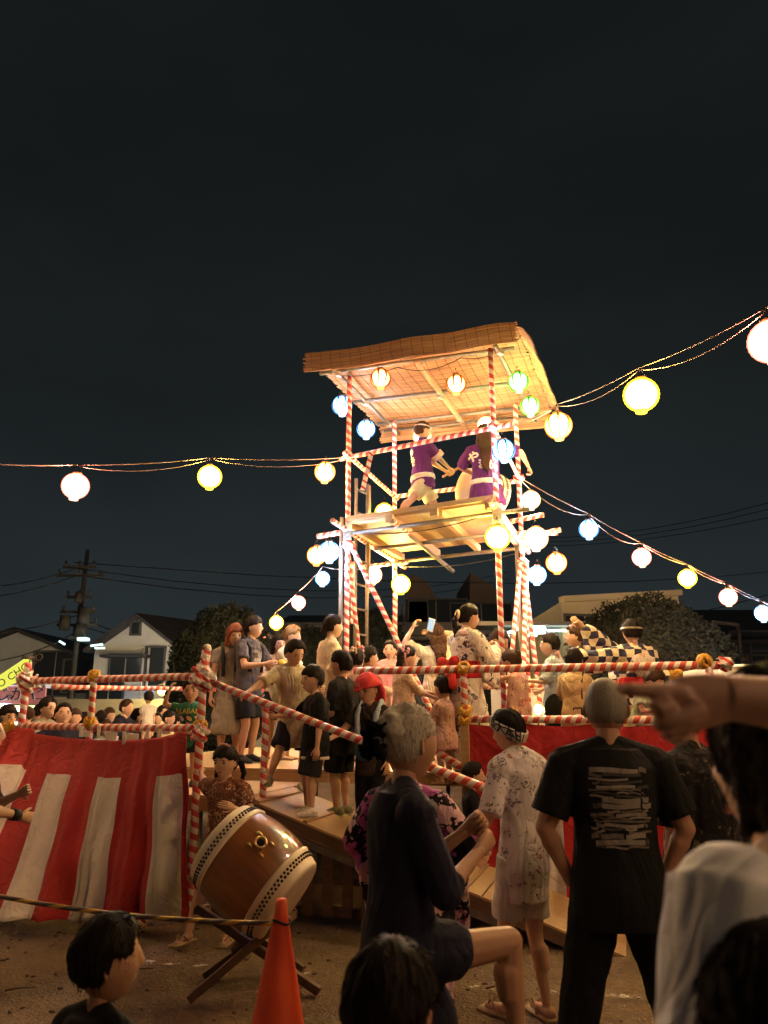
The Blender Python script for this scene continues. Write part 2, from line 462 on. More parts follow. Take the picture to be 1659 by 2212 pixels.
# ---- a wooden pallet and a plastic crate stowed under the ramp
def pallet():
    t = empty('wooden_pallet', SW(0.55, 0.5), 'slatted wooden pallet stood on edge under the ramp', 'pallet')
    base = SW(0.75, 0.16)
    for k in range(6):
        q = MB(); q.box(base + S_ * (-0.42 + k * 0.165) + UP * 0.30, 0.085, 0.015, 0.5, SROT); q.build('slat', DARKWOOD, t, smooth=False)
    for z in (0.08, 0.30, 0.52):
        q = MB(); q.box(base + W_ * 0.03 + UP * z, 1.0, 0.04, 0.05, SROT); q.build('rail', DARKWOOD, t, smooth=False)
pallet()

# ---- red and white wrapped railings
def wrapped(b, p, q, r=0.030, wob=0.004, n=14, seg=10):
    p = V(p); q = V(q); pts = []
    for i in range(seg + 1):
        t = i / seg; x = p.lerp(q, t)
        pts.append(x + V((noise.noise(x * 3.1), noise.noise(x * 3.1 + V((9, 0, 0))), noise.noise(x * 3.1 + V((0, 9, 0))))) * wob)
    rs = [r * (1 + 0.06 * noise.noise(x * 7)) for x in pts]
    b.tube(pts, rs, n)
YROPE = mat('yellow_rope', (0.62, 0.33, 0.05), 0.8, var=0.3, vscale=60, bump=0.6, bscale=120)
RAGM = stripe_mat('knotted_bunting', period=0.16, duty=0.4)
def knot(parent, p, r=0.05, axis=None, name='lashing', m=None):
    q = MB(); p = V(p); rr = random.Random(int(abs(p.x * 1000)))
    for k in range(5):
        ax = V((rr.uniform(-1, 1), rr.uniform(-1, 1), rr.uniform(-1, 1))).normalized(); a = ax.orthogonal().normalized(); b = ax.cross(a)
        pts = [p + a * (r * math.cos(t * 0.5236)) + b * (r * math.sin(t * 0.5236)) + ax * rr.uniform(-0.2, 0.2) * r for t in range(13)]
        q.tube(pts, r * 0.32, 6)
    q.build(name, m or YROPE, parent)
def ragknot(parent, p, r=0.10, up=0.12):
    """bundle where the wrapping cloth is knotted round a post"""
    p = V(p); q = MB(); rr = random.Random(int(abs(p.x * 777)))
    q.ellipsoid(p, V((r * .72, 0, 0)), V((0, r * 0.7, 0)), V((0, 0, r * .9)), 12, 8)
    for k in range(11):
        d = V((rr.uniform(-1, 1), rr.uniform(-1, 1), rr.uniform(-0.6, 1))).normalized()
        e_ = d.cross(V((.3, .5, .8))).normalized(); q.capsule(p + d * r * 0.7 - e_ * r * .5, p + d * r * rr.uniform(0.7, 1.05) + e_ * r * rr.uniform(.3, .7), r * rr.uniform(.2, .34), r * rr.uniform(.10, .2))
    q.capsule(p + UP * r * 0.6, p + UP * (r + up) + V((0.02, 0, 0)), r * 0.38, r * 0.30)
    o = q.build('cloth_knot', KNOTCLOTH, parent, remesh=0.007, smooth_it=1, disp=0.03, dscale=0.03)
    return o
def knotcloth():
    m = bpy.data.materials.new('bunting_cloth'); m.use_nodes = True; nt = m.node_tree; b = nt.nodes['Principled BSDF']
    tc = N(nt, 'ShaderNodeTexCoord')
    mp = N(nt, 'ShaderNodeMapping', {0: tc.outputs['Object'], 'Rotation': (0.3, 0.9, 0.5)})
    w = N(nt, 'ShaderNodeTexWave', {'Vector': mp.outputs[0], 'Scale': 4.2, 'Distortion': 2.2, 'Detail': 1.0})
    mx = N(nt, 'ShaderNodeMixRGB', {0: M_(nt, 'GREATER_THAN', w.outputs['Fac'], 0.74), 1: (0.74, 0.62, 0.55, 1), 2: (0.55, 0.03, 0.03, 1)})
    nt.links.new(mx.outputs[0], b.inputs['Base Color']); b.inputs['Roughness'].default_value = 0.6
    cloth_bump(nt, b, tc.outputs['Object'], 0.5, 22)
    return m
KNOTCLOTH = knotcloth()

def railing(name, label, base, pieces, lashes=(), knots=(), mats=None, group='striped railings of the stage'):
    t = empty(name, base, label, 'railing', group)
    for nm, p, q, r in pieces:
        b = MB(); wrapped(b, p, q, r); b.build(nm, TAPE, t)
    for p in lashes: knot(t, p)
    for p in knots: ragknot(t, *p)
    return t
# left wing: posts at measured corners
PL = V((-3.50, 7.70, 0)); PC = V((-1.52, 6.60, 0))
ZT, ZB = 1.845, 1.42
def zz(p, z): return V((p.x, p.y, z))
mid = PL.lerp(PC, 0.42)
railing('striped_railing', 'red and white wrapped railing over the left curtain, ending in the knotted corner post', zz(PL, 0), [
    ('top_rail', zz(PL, ZT), zz(PC, ZT), 0.032), ('bottom_rail', zz(PL, ZB), zz(PC, ZB), 0.032),
    ('post', zz(PL, 0.0), zz(PL, ZT + 0.18), 0.034), ('post', zz(mid, HS), zz(mid, ZT + 0.05), 0.030),
    ('post', zz(PC, 0.0), zz(PC, ZT + 0.03), 0.034)],
    lashes=[zz(mid, ZT + 0.03), zz(mid, ZB + 0.04), zz(PL, ZB + 0.03) + V((-0.12, 0, -0.04)), zz(PC, ZB + 0.02)],
    knots=[(zz(PL, ZT - 0.02), 0.10, 0.02), (zz(PC, ZT - 0.02), 0.115, 0.14), (zz(PC, ZB - 0.03), 0.085, 0.0)])
# rail at the back of the left wing
PLb = SW(-2.7, 4.6); PCb = SW(-0.6, 4.9)
railing('striped_railing', 'thin striped railing on the far side of the stage behind the left curtain', zz(PLb, 0), [
    ('top_rail', SW(-2.7, 0.9, 1.80), SW(-1.2, 5.6, 1.86), 0.028), ('post', SW(-1.2, 5.6, 0), SW(-1.2, 5.6, 1.9), 0.028)], lashes=[SW(-1.2, 5.6, 1.86)])
# ramp handrail on the near side
ra = zz(PC, 1.80) + V((0.05, 0, 0)); rb = DT(1165, 1748, 5.05)
rpost = DT(575, 1515, 6.45)
railing('striped_railing', 'striped handrail sloping down beside the ramp from the knotted corner post', SW(0.3, 0), [
    ('handrail', ra, rb, 0.030), ('post', zz(rpost, ramp_z(0.3)), zz(rpost, rpost.z), 0.028),
    ('post', V((rb.x - 0.21, rb.y + 0.03, 0)), V((rb.x - 0.21, rb.y + 0.03, rb.z + 0.10)), 0.024)], lashes=[])
# far handrail of the ramp: a lower wrapped pole
rc_ = SW(1.35, 0.98, 1.16); rd_ = SW(2.55, 0.98, 0.80)
railing('striped_railing', 'short striped pole low along the far side of the ramp behind the dancers', SW(1.4, 1.0), [
    ('handrail', DT(945, 1625, 6.9), DT(1185, 1770, 6.2), 0.030), ('post', SW(2.5, 1.0, 0), SW(2.5, 1.0, 1.0), 0.024)])
# right wing
P0 = V((0.70, 6.88, 0)); P1 = V((2.60, 6.27, 0)); PX = V((-0.27, 7.19, 0))
ZRT, ZRB = 1.915, 1.492
railing('striped_railing', 'long red and white railing across the stage front right of the ramp', zz(P0, 0), [
    ('top_rail', zz(PX, ZRT), zz(P1, ZRT) + (P1 - P0).normalized() * 0.12, 0.034), ('bottom_rail', zz(P0, ZRB), zz(P1, ZRB), 0.032),
    ('post', zz(P0, 1.45), zz(P0, ZRT), 0.030), ('post', zz(P1, 0), zz(P1, ZRT), 0.030)],
    lashes=[zz(P0, ZRT + 0.01), zz(P0, ZRB + 0.0), zz(P0, ZRB + 0.07), zz(P1, ZRT + 0.03) - S_ * 0.03, zz(P1, ZRT - 0.08) - S_ * 0.25, zz(P1, ZRT - 0.02) + V((-0.03, 0, 0.05))],
    knots=[(zz(P1, ZRT + 0.0) + S_ * 0.12, 0.062, -0.03)])
q = MB(); q.beam(zz(P0, 0), zz(P0, 1.5), 0.07, 0.07, up=S_); o = q.build('post', TIMBER, bpy.data.objects['striped_railing.004'], smooth=False)
# far rails seen through the tower
railing('striped_railing', 'striped railing on the far edge of the stage seen through the tower legs', SW(0, 5.4), [
    ('top_rail', SW(-0.9, 3.4, 1.80), SW(3.9, 2.6, 1.86), 0.028), ('post', SW(3.4, 2.7, HD), SW(3.4, 2.7, 1.86), 0.026), ('bottom_rail', SW(2.5, 3.0, 1.55), SW(3.9, 2.7, 1.56), 0.026)],
    lashes=[SW(2.55, 2.85, 1.83), SW(3.45, 2.7, 1.80)])

# ---- red and white curtains
def curtain_mat(name, bounds, band, flip=False):
    """bounds: u positions where red/white alternate, starting red; band: v where the red top band ends"""
    m = bpy.data.materials.new(name); m.use_nodes = True; nt = m.node_tree; b = nt.nodes['Principled BSDF']
    tc = N(nt, 'ShaderNodeTexCoord'); s = N(nt, 'ShaderNodeSeparateXYZ', {0: tc.outputs['UV']})
    u = s.outputs['X']; acc = None
    for i, x in enumerate(bounds):
        g = M_(nt, 'GREATER_THAN', u, x)
        acc = g if acc is None else M_(nt, 'ADD', acc, g)
    par = M_(nt, 'MODULO', acc, 2.0)
    white = M_(nt, 'MULTIPLY', par, M_(nt, 'GREATER_THAN', s.outputs['Y'], band))
    n = N(nt, 'ShaderNodeTexNoise', {'Vector': tc.outputs['Object'], 'Scale': 3.0, 'Detail': 5.0})
    red = N(nt, 'ShaderNodeMixRGB', {0: n.outputs['Fac'], 1: (0.30, 0.005, 0.006, 1), 2: (0.46, 0.010, 0.010, 1)})
    wh = N(nt, 'ShaderNodeMixRGB', {0: n.outputs['Fac'], 1: (0.54, 0.45, 0.40, 1), 2: (0.72, 0.62, 0.56, 1)})
    mx = N(nt, 'ShaderNodeMixRGB', {0: white, 1: red.outputs[0], 2: wh.outputs[0]})
    weave = N(nt, 'ShaderNodeTexNoise', {'Vector': tc.outputs['Object'], 'Scale': 180.0, 'Detail': 2.0})
    mx2 = N(nt, 'ShaderNodeMixRGB', {0: M_(nt, 'MULTIPLY', weave.outputs['Fac'], 0.10), 1: mx.outputs[0], 2: (0.1, 0.04, 0.03, 1)})
    nt.links.new(mx2.outputs[0], b.inputs['Base Color']); b.inputs['Roughness'].default_value = 0.75
    n2 = N(nt, 'ShaderNodeTexNoise', {'Vector': tc.outputs['Object'], 'Scale': 5.0, 'Detail': 4.0, 'Distortion': 2.2})
    bp = N(nt, 'ShaderNodeBump', {'Height': n2.outputs['Fac'], 'Strength': 0.7, 'Distance': 0.04}); nt.links.new(bp.outputs[0], b.inputs['Normal'])
    return m
def curtain(name, label, topf, botf, m, nu=110, nv=46, fold=0.045, nf=9, gather=()):
    q = MB(); t = empty(name, (topf(0) + botf(0)) / 2 * 1.0, label, 'curtain')
    t.location = V((botf(0.5).x, botf(0.5).y, 0))
    for j in range(nv + 1):
        v = j / nv
        for i in range(nu + 1):
            u = i / nu
            a = topf(u); b = botf(u)
            p = a.lerp(b, v)
            d = (topf(min(1, u + 0.01)) - topf(max(0, u - 0.01))); d.z = 0; d.normalize(); n = V((d.y, -d.x, 0))
            amp = fold * (0.25 + 0.9 * v ** 0.7)
            f = math.sin(u * nf * 6.283 + 1.6 * noise.noise(V((u * 3, v * 1.2, 0)))) + 0.5 * math.sin(u * nf * 2.3 * 6.283 + 3 * noise.noise(V((u * 5, v, 4))))
            p = p + n * (amp * f * 0.55 + 0.03 * noise.noise(V((u * 6, v * 4, 2)))) 
            q.vert(p)
    w = nu + 1
    for j in range(nv):
        for i in range(nu):
            a = j * w + i
            u0, u1, v0, v1 = i / nu, (i + 1) / nu, j / nv, (j + 1) / nv
            q.face((a, a + 1, a + w + 1, a + w), ((u0, v0), (u1, v0), (u1, v1), (u0, v1)))
    o = q.build('cloth', m, t)
    s = o.modifiers.new('thick', 'SOLIDIFY'); s.thickness = 0.004
    return t
# left curtain. u = 0 at the right edge (corner post) running left
def topL(u):
    dx = 405 - u * 430
    k = (dx - 25) / 380.0
    base = DT(dx, 1575, 6.05 + (1 - k) * 1.35)
    z = ZB - 0.02
    if k > 0.12: z -= 0.085 * max(0, math.sin(math.pi * min(1, max(0, (k - 0.05) / 0.9)))) ** 0.6
    return V((base.x, base.y, z))
def botL(u):
    dx = 400 - u * 640
    p = DG(dx, 1988 if dx < 300 else 1996, 0.06 + 0.05 * abs(math.sin(u * 9)))
    return p + V((0, 0.0, 0))
curtL = curtain('festival_curtain', 'red and white striped curtain hanging from the left railing, stripes pulled slanting to the left',
        topL, botL, curtain_mat('curtain_left', [0.027, 0.144, 0.300, 0.412, 0.523, 0.630, 0.74, 0.86], 0.235), fold=0.07, nf=8)
# paper tabs and clips along the rail
tabs = empty('paper_tape_tabs', zz(mid, 1.4), 'scraps of white paper tape tying the left curtain to its rail', 'paper tape')
for k, (dx, dy, w, h) in enumerate(((175, 1580, 9, 22), (186, 1585, 26, 12), (213, 1583, 9, 24), (240, 1590, 34, 18), (268, 1594, 10, 26), (286, 1595, 34, 20), (318, 1590, 10, 26), (345, 1585, 10, 20), (360, 1580, 20, 10), (382, 1578, 12, 16))):
    p = DT(dx, dy, 6.5); q = MB(); q.box(p, w * 0.0040, 0.003, h * 0.0040, Euler((0, 0.1 * math.sin(k * 3), -0.5)).to_matrix()); q.build('paper_tab', mat('paper', (0.75, 0.66, 0.58), 0.8), tabs, smooth=False)
# right curtain
def topR(u): p = P0.lerp(P1, u * 1.02 - 0.0); return zz(p, ZRB - 0.035 - 0.02 * abs(math.sin(u * 12)))
def botR(u):
    p = P0.lerp(P1, u * 1.02)
    sweep = -0.10 * math.sin(min(1, u / 0.35) * math.pi)
    return V((p.x, p.y, 0.04)) + W_ * (0.03 + sweep) + S_ * (0.16 * max(0, 0.3 - u))
curtR = curtain('festival_curtain', 'bright red curtain with cream lower stripes hanging from the right railing behind the ramp',
        topR, botR, curtain_mat('curtain_right', [0.14, 0.385, 0.52, 0.66, 0.86, 0.97], 0.38), fold=0.035, nf=6)
for k, (dx, dy) in enumerate(((1090 + 1, 1568), (1312, 1563), (1455, 1560))):
    p = DT(dx, dy, 6.5 - k * 0.2); q = MB(); q.box(p, 0.07 if k else 0.06, 0.003, 0.12, SROT); tag(q.build('paper_slip', mat('paper', (0.75, 0.66, 0.58), 0.8), None, smooth=False), ['white paper slip hanging on the right rail beside the headband wearer', 'white paper slip on the rail just left of the pointing hand', 'white paper slip on the rail behind the pointing hand'][k], 'paper slip', 'paper slips on the right railing')

# ================================================================== TOWER
TH = 2.0
def TP(dx, dy):                     # corner of the platform level on plan
    p = DG(dx, dy, EYE + TH); return V((p.x, p.y, 0))
FL, FR, BL, BR = TP(751, 1153), TP(1073, 1109), TP(853, 1206), TP(1127, 1175)
ZP = EYE + TH                       # ledger level
tower = empty('drum_tower', (FL + FR + BL + BR) / 4 + UP * HD, 'tall open drum tower of striped scaffold poles with a plywood platform and reed roof', 'tower')
def tw(nm, p, q, r=0.029, m=None):
    b = MB(); wrapped(b, p, q, r, wob=0.003, seg=14); return b.build(nm, m or TAPE_POST, tower)
def tp(nm, p, q, r=0.0243, m=None, n=12):
    b = MB(); b.tube([p, q], r, n); return b.build(nm, m or STEEL, tower)
ztop = {'FL': 5.56, 'FR': 5.42, 'BL': 5.52, 'BR': 5.40}
for nm, P in (('FL', FL), ('FR', FR), ('BL', BL), ('BR', BR)):
    tw('post', P + UP * HD, P + UP * ztop[nm])
fx = (FR - FL).normalized(); sx = (BL - FL).normalized()
rl = (FR - FL).length; rs_ = (BL - FL).length
# steel tubes beside the posts
tp('standard', FL + V((-0.07, 0.02, HD)), FL + V((-0.07, 0.02, ZP + 0.2)))
tp('standard', BR + V((-0.06, 0.03, HD)), BR + V((-0.06, 0.03, ZP + 0.1)))
# ledgers under the platform
z = ZP
tp('ledger', FL - fx * 0.05 + UP * z, FR + fx * 0.35 + UP * z)
tp('ledger', BL - fx * 0.15 + UP * (z - 0.05), BR + fx * 0.25 + UP * (z - 0.05))
tp('ledger', FL.lerp(BL, .52) + UP * (z - 0.02) , FR.lerp(BR, .52) + UP * (z - 0.02))
# striped outrigger poles that carry lanterns
tw('outrigger', FL - fx * 0.42 + UP * (z + 0.02), FL + fx * 0.05 + UP * (z + 0.03), 0.03)
tw('outrigger', FR + UP * (z + 0.06) - sx * 0.35, BR + UP * (z - 0.02) + sx * 0.45, 0.032)
tw('outrigger', FL + UP * (z + 0.06) - sx * 0.42, BL + UP * (z - 0.06) + sx * 0.40, 0.03)
tw('outrigger', BR + fx * 0.05 + UP * (z + 0.08), BR + fx * 0.50 + UP * (z + 0.12), 0.03)
tw('outrigger', BR - fx * 0.12 + UP * (z + 0.30), BR + fx * 0.30 + UP * (z + 0.33), 0.03)
tw('outrigger', BR.lerp(FR, .35) + fx * 0.05 + UP * (z - 0.0), BR.lerp(FR, .35) + fx * 0.52 + UP * (z - 0.04), 0.03)
tw('outrigger', BL + UP * (z - 0.07) - fx * 0.55, BL + UP * (z - 0.07) + fx * 0.2, 0.026)
a_, b_ = DT(1003, 1213, 9.4), DT(868, 1127, 8.85)
o = tp('outrigger', FL.lerp(FR, .36) - sx * 0.16 + UP * (z + 0.03), FL.lerp(FR, .36) + sx * (rs_ + 0.62) + UP * (z - 0.13), 0.027)
tw('outrigger_wrap', FL.lerp(FR, .36) - sx * 0.16 + UP * (z + 0.03), FL.lerp(FR, .36) + sx * 0.36 + UP * (z - 0.005), 0.031)
# diagonal braces
tw('brace', FL + UP * (z - 0.10) + V((0.02, -.04, 0)), FR.lerp(BR, .1) - fx * 0.55 + UP * HD, 0.028)
tw('brace', FL + UP * (z - 0.15), BL.lerp(FL, .55) + UP * (HD + 0.25) - fx * 0.02, 0.026)
tw('brace', BR + UP * (z - 0.25) - fx * 0.03, FR.lerp(FL, .12) + sx * 0.9 + UP * (HD + .3), 0.026)
tw('brace', BR + UP * (z - 0.25) + fx * 0.05, BR + V((-0.28, -0.9, HD)), 0.028)
tw('brace', BR + UP * (z - 0.2), BR + V((0.14, -0.2, HD)), 0.028)
tw('post', BL + fx * 0.0 + V((-0.55, -.25, 0)) + UP * (z - 0.9), BL + V((-0.55, -.25, 0)) + UP * (z - 0.1), 0.024)
tp('standard', FL + sx * 0.62 + UP * (z - 0.6), FL + sx * 0.62 + UP * (z + 0.75), 0.03, TIMBER)
# guard rails
g1 = 0.98
tw('guard_rail', FL - fx * 0.12 + UP * (z + g1 - 0.05), FR + fx * 0.22 + UP * (z + g1 - 0.03), 0.028)
tw('guard_rail', FL + UP * (z + g1 - 0.02) - sx * 0.1, BL + UP * (z + g1 - 0.13) + sx * 0.1, 0.028)
tw('guard_rail', BL + UP * (z + g1 - 0.12), BR + UP * (z + g1 - 0.17), 0.028)
tp('guard_rail', FR + UP * (z + g1 - 0.02) - sx * 0.08, BR + UP * (z + g1 - 0.14) + sx * 0.1, 0.022, TAPE_POST)
for P, dz in ((FL, g1 - 0.03), (FR, g1 - 0.02), (BR, g1 - 0.14)):
    o = ragknot(tower, P + UP * (z + dz), 0.062, -0.05)
ragknot(tower, FL + UP * (z - 0.12), 0.06, -0.04); ragknot(tower, BR + UP * (z - 0.22), 0.06, -0.03)
ragknot(tower, FL + fx * 0.06 + UP * (z - 0.16), 0.05, 0)
q = MB(); a = FL + fx * 0.32 + UP * (z + 0.93)
q.beam(a + V((0.0, -0.03, 0.0)), a + V((-0.10, -0.03, -0.46)), 0.055, 0.008, up=(0, 1, 0)); q.build('hanging_strip', KNOTCLOTH, tower, smooth=False)
# clamps
for P in (FL, FR, BL, BR):
    for dz in (0.0, -0.06):
        q = MB(); q.box(P + UP * (z + dz + 0.01) + V((0.0, -0.03, 0)), 0.09, 0.08, 0.07); bevel(q.build('clamp', GALV, tower, smooth=False), 0.008)
# ladder on the left side
lad = empty('ladder', FL + sx * 0.45 + UP * HD, 'steel ladder climbing inside the left side of the drum tower', 'ladder')
l0 = D(782, 1400, FL.y + 0.9); 
la = V((l0.x, l0.y, 0)); lx = V((0.085, -0.02, 0))
la = FL + sx * 0.55 + fx * 0.02; lb = FL + sx * 0.28 - fx * 0.02
for p_ in (la, lb):
    q = MB(); q.tube([p_ + UP * HD, p_ + UP * (z + 0.75)], 0.02, 8); q.build('stile', STEEL, lad)
for k in range(11):
    zz_ = HD + 0.25 + k * 0.29
    q = MB(); q.tube([la + UP * zz_, lb + UP * zz_], 0.013, 6); q.build('rung', STEEL, lad)
# platform: joists, plywood sheets, front boards
dk = z + 0.10
for t_ in (0.04, 0.34, 0.66, 0.96):
    a = FL.lerp(FR, t_); b = BL.lerp(BR, t_)
    q = MB(); q.beam(a - sx * 0.10 + UP * (dk - 0.035), b + sx * 0.12 + UP * (dk - 0.075), 0.06, 0.085); q.build('joist', TIMBER, tower, smooth=False)
for i in range(2):
    for j in range(2):
        def pt(s_, w_): return FL.lerp(FR, s_).lerp(BL.lerp(BR, s_), w_) + UP * (dk + 0.012 - 0.04 * w_)
        s0, s1, w0, w1 = i * .5 + .003 - .0, i * .5 + .497, j * .5 + .003, j * .5 + .497
        q = MB(); q.prism([pt(s0, w0), pt(s1, w0), pt(s1, w1), pt(s0, w1)], UP * 0.015); q.build('plank', PLY, tower, smooth=False)
for k, (dz, off) in enumerate(((0.0, 0.045), (0.03, 0.07), (0.06, 0.06))):
    q = MB(); q.beam(FL + fx * 0.04 - sx * off + UP * (dk + 0.005 + dz), FR - fx * 0.0 - sx * off + UP * (dk + 0.005 + dz), 0.08, 0.026); q.build('board', PLY, tower, smooth=False)
for t_ in (0.33, 0.63, 0.985):
    q = MB(); q.box(FL.lerp(FR, t_) - sx * 0.12 + UP * (dk - 0.03), 0.09, 0.05, 0.08, Matrix((fx, sx, UP)).transposed()); q.build('joist_end', TIMBER, tower, smooth=False)
# cables under the platform
def cable(pts, r=0.006, m=None, parent=None, name='cable'):
    q = MB(); P = []
    for a, b, sag in pts:
        for i in range(11):
            t = i / 10; P.append(V(a).lerp(V(b), t) - UP * sag * 4 * t * (1 - t))
    q.tube(P, r, 5); return q.build(name, m or mat('cable_black', (0.02, 0.018, 0.015), 0.6), parent)
cable([(FL + UP * (z + .02), FR + UP * (z + .02), 0.10)], parent=tower)
cable([(BL + UP * (z - .1), BR + UP * (z - .1), 0.08)], parent=tower)

# ---- roof frame and reed screens
roof = empty('reed_roof', (FL + FR + BL + BR) / 4 + UP * 5.3, 'woven reed screen roof draped over pipes on top of the drum tower', 'roof')
ZR = 5.62
RA = DG(665, 770, ZR + 0.10); RB = DG(1115, 706, ZR + 0.02); RC = DG(1188, 884, ZR - 0.05); RD = DG(823, 922, ZR)
def roofp(u, v):
    p = RA.lerp(RB, u).lerp(RD.lerp(RC, u), v)
    sag = -0.07 * math.sin(math.pi * u * 1.0) * math.sin(math.pi * v) + 0.025 * noise.noise(V((u * 4, v * 5, 0))) 
    sag -= 0.018 * math.sin(math.pi * 2 * u) * (1 - v)
    return p + UP * sag
def reed_mat():
    m = bpy.data.materials.new('reeds'); m.use_nodes = True; nt = m.node_tree; b = nt.nodes['Principled BSDF']
    tc = N(nt, 'ShaderNodeTexCoord')
    n = N(nt, 'ShaderNodeTexNoise', {'Vector': tc.outputs['UV'], 'Scale': 3.0, 'Detail': 6.0, 'Roughness': 0.8})
    mp = N(nt, 'ShaderNodeMapping', {0: tc.outputs['UV'], 'Scale': (3.0, 260.0, 1)})
    n2 = N(nt, 'ShaderNodeTexNoise', {'Vector': mp.outputs[0], 'Scale': 1.0, 'Detail': 3.0})
    r = N(nt, 'ShaderNodeValToRGB', {0: n2.outputs['Fac']}); r.color_ramp.elements[0].position = 0.38; r.color_ramp.elements[1].position = 0.62
    r.color_ramp.elements[0].color = (0.17, 0.075, 0.030, 1); r.color_ramp.elements[1].color = (0.44, 0.235, 0.11, 1)
    mx = N(nt, 'ShaderNodeMixRGB', {0: M_(nt, 'MULTIPLY', n.outputs['Fac'], 0.4), 1: r.outputs[0], 2: (0.26, 0.14, 0.07, 1)})
    nt.links.new(mx.outputs[0], b.inputs['Base Color']); b.inputs['Roughness'].default_value = 0.7
    return m
REED = reed_mat(); TWINE = mat('twine', (0.05, 0.028, 0.015), 0.9)
def reeds(name, fn, n, nseg=22, rad=0.0085, overhang=0.0, rr=random.Random(5)):
    q = MB()
    for i in range(n):
        v = (i + 0.5) / n; a0 = rr.uniform(-0.014, 0.006) - overhang; a1 = 1 + rr.uniform(-0.006, 0.014)
        jit = rr.uniform(-0.4, 0.4) / n
        P = [fn(a0 + (a1 - a0) * k / nseg, v + jit) for k in range(nseg + 1)]
        base = len(q.v); up = UP
        for k, p in enumerate(P):
            d = (P[min(k + 1, nseg)] - P[max(k - 1, 0)]).normalized()
            t = (fn(0.5, min(1, v + 0.02)) - fn(0.5, max(0, v - 0.02))).normalized(); nn = d.cross(t).normalized()
            rz = rad * rr.uniform(0.75, 1.25)
            for c, s in ((1, 0), (0, 1), (-1, 0), (0, -1)):
                q.vert(p + t * (c * rz) + nn * (s * rz * 0.9))
        for k in range(nseg):
            for c in range(4):
                a = base + k * 4 + c; b = base + k * 4 + (c + 1) % 4
                u0, u1 = k / nseg, (k + 1) / nseg
                q.face((a, b, b + 4, a + 4), ((u0, v), (u0, v), (u1, v), (u1, v)))
    o = q.build(name, REED, roof); stuffed(o); return o
reeds('reed_screen', roofp, 195)
# front flap folded down, back flap hanging
FNV = (V((RA.x, RA.y, 0)) - V((RD.x, RD.y, 0))).normalized()
def flapF(u, v):
    p = roofp(u, 0.0); return p + FNV * (0.03 + 0.015 * math.sin(v * 3)) - UP * (v * 0.245) + UP * 0.03 + V((0, 0, -0.015 * math.sin(u * 11)))
reeds('front_flap', flapF, 30, rad=0.0068, overhang=0.004)
def flapB(u, v):
    p = roofp(u, 1.0); return p - FNV * (0.02 + 0.03 * v) - UP * (v * 0.24)
reeds('back_flap', flapB, 28, rad=0.0068, overhang=0.004)
# side overhang flap on the right curls down
def flapR(u, v):
    p = roofp(1.0, v); d = (RB - RA).normalized()
    return p + d * (0.02 + 0.16 * u) - UP * (0.20 * u * u + 0.04 * u + 0.02 * math.sin(v * 17))
reeds('side_flap', flapR, 175, nseg=5, rad=0.0095)
# twine stitching
def stitches(fn, cols, nv=40, off=0.011):
    for i in range(cols):
        u = (i + 0.5) / cols; q = MB(); P = []
        for k in range(nv + 1):
            v = k / nv; uu = u + 0.006 * noise.noise(V((u * 30, v * 9, 1)))
            P.append(fn(uu, v) - UP * off)
        q.tube(P, 0.0024, 4); q.build('twine', TWINE, roof)
stitches(roofp, 20)
for i in range(20):
    q = MB(); u = (i + .5) / 20; q.tube([flapF(u + 0.002 * k, k / 6) + FNV * 0.011 for k in range(7)], 0.002, 4); q.build('twine', TWINE, roof)
# roof pipes
def rp(u0, v0, u1, v1, r=0.0243, dz=-0.06, m=None):
    q = MB(); a = roofp(u0, v0); b = roofp(u1, v1); q.tube([a + UP * dz, b + UP * dz], r, 10); q.build('roof_pipe', m or STEEL, roof)
rp(.02, .10, .97, .10, dz=-.12); rp(.05, .46, .95, .46, dz=-.14); rp(.04, .82, .97, .82, dz=-.12); rp(.03, .97, .95, .97, r=.02, dz=-.10)
rp(.12, .02, .12, .98, dz=-.17); rp(.53, .06, .53, .98, r=.03, dz=-.18, m=TIMBER); rp(.90, .03, .92, .98, dz=-.17)
for u, v in ((.12, .1), (.53, .1), (.53, .46), (.53, .82), (.12, .82), (.91, .1), (.91, .82), (.12, .46)):
    q = MB(); q.box(roofp(u, v) - UP * 0.15, 0.07, 0.07, 0.07, Euler((0.2, 0.1, 0.5)).to_matrix()); bevel(q.build('clamp', GALV, roof, smooth=False), 0.01)
cable([(roofp(.1, .12) - UP * .14, roofp(.42, .10) - UP * .14, .05), (roofp(.42, .10) - UP * .14, roofp(.72, .12) - UP * .13, .09), (roofp(.72, .12) - UP * .13, roofp(.9, .1) - UP * .15, .04)], 0.005, parent=roof)
cable([(roofp(.1, .82) - UP * .14, roofp(.3, .82) - UP * .14, .08), (roofp(.3, .82) - UP * .14, roofp(.62, .83) - UP * .15, .10), (roofp(.62, .83) - UP * .15, roofp(.93, .84) - UP * .14, .08)], 0.005, parent=roof)

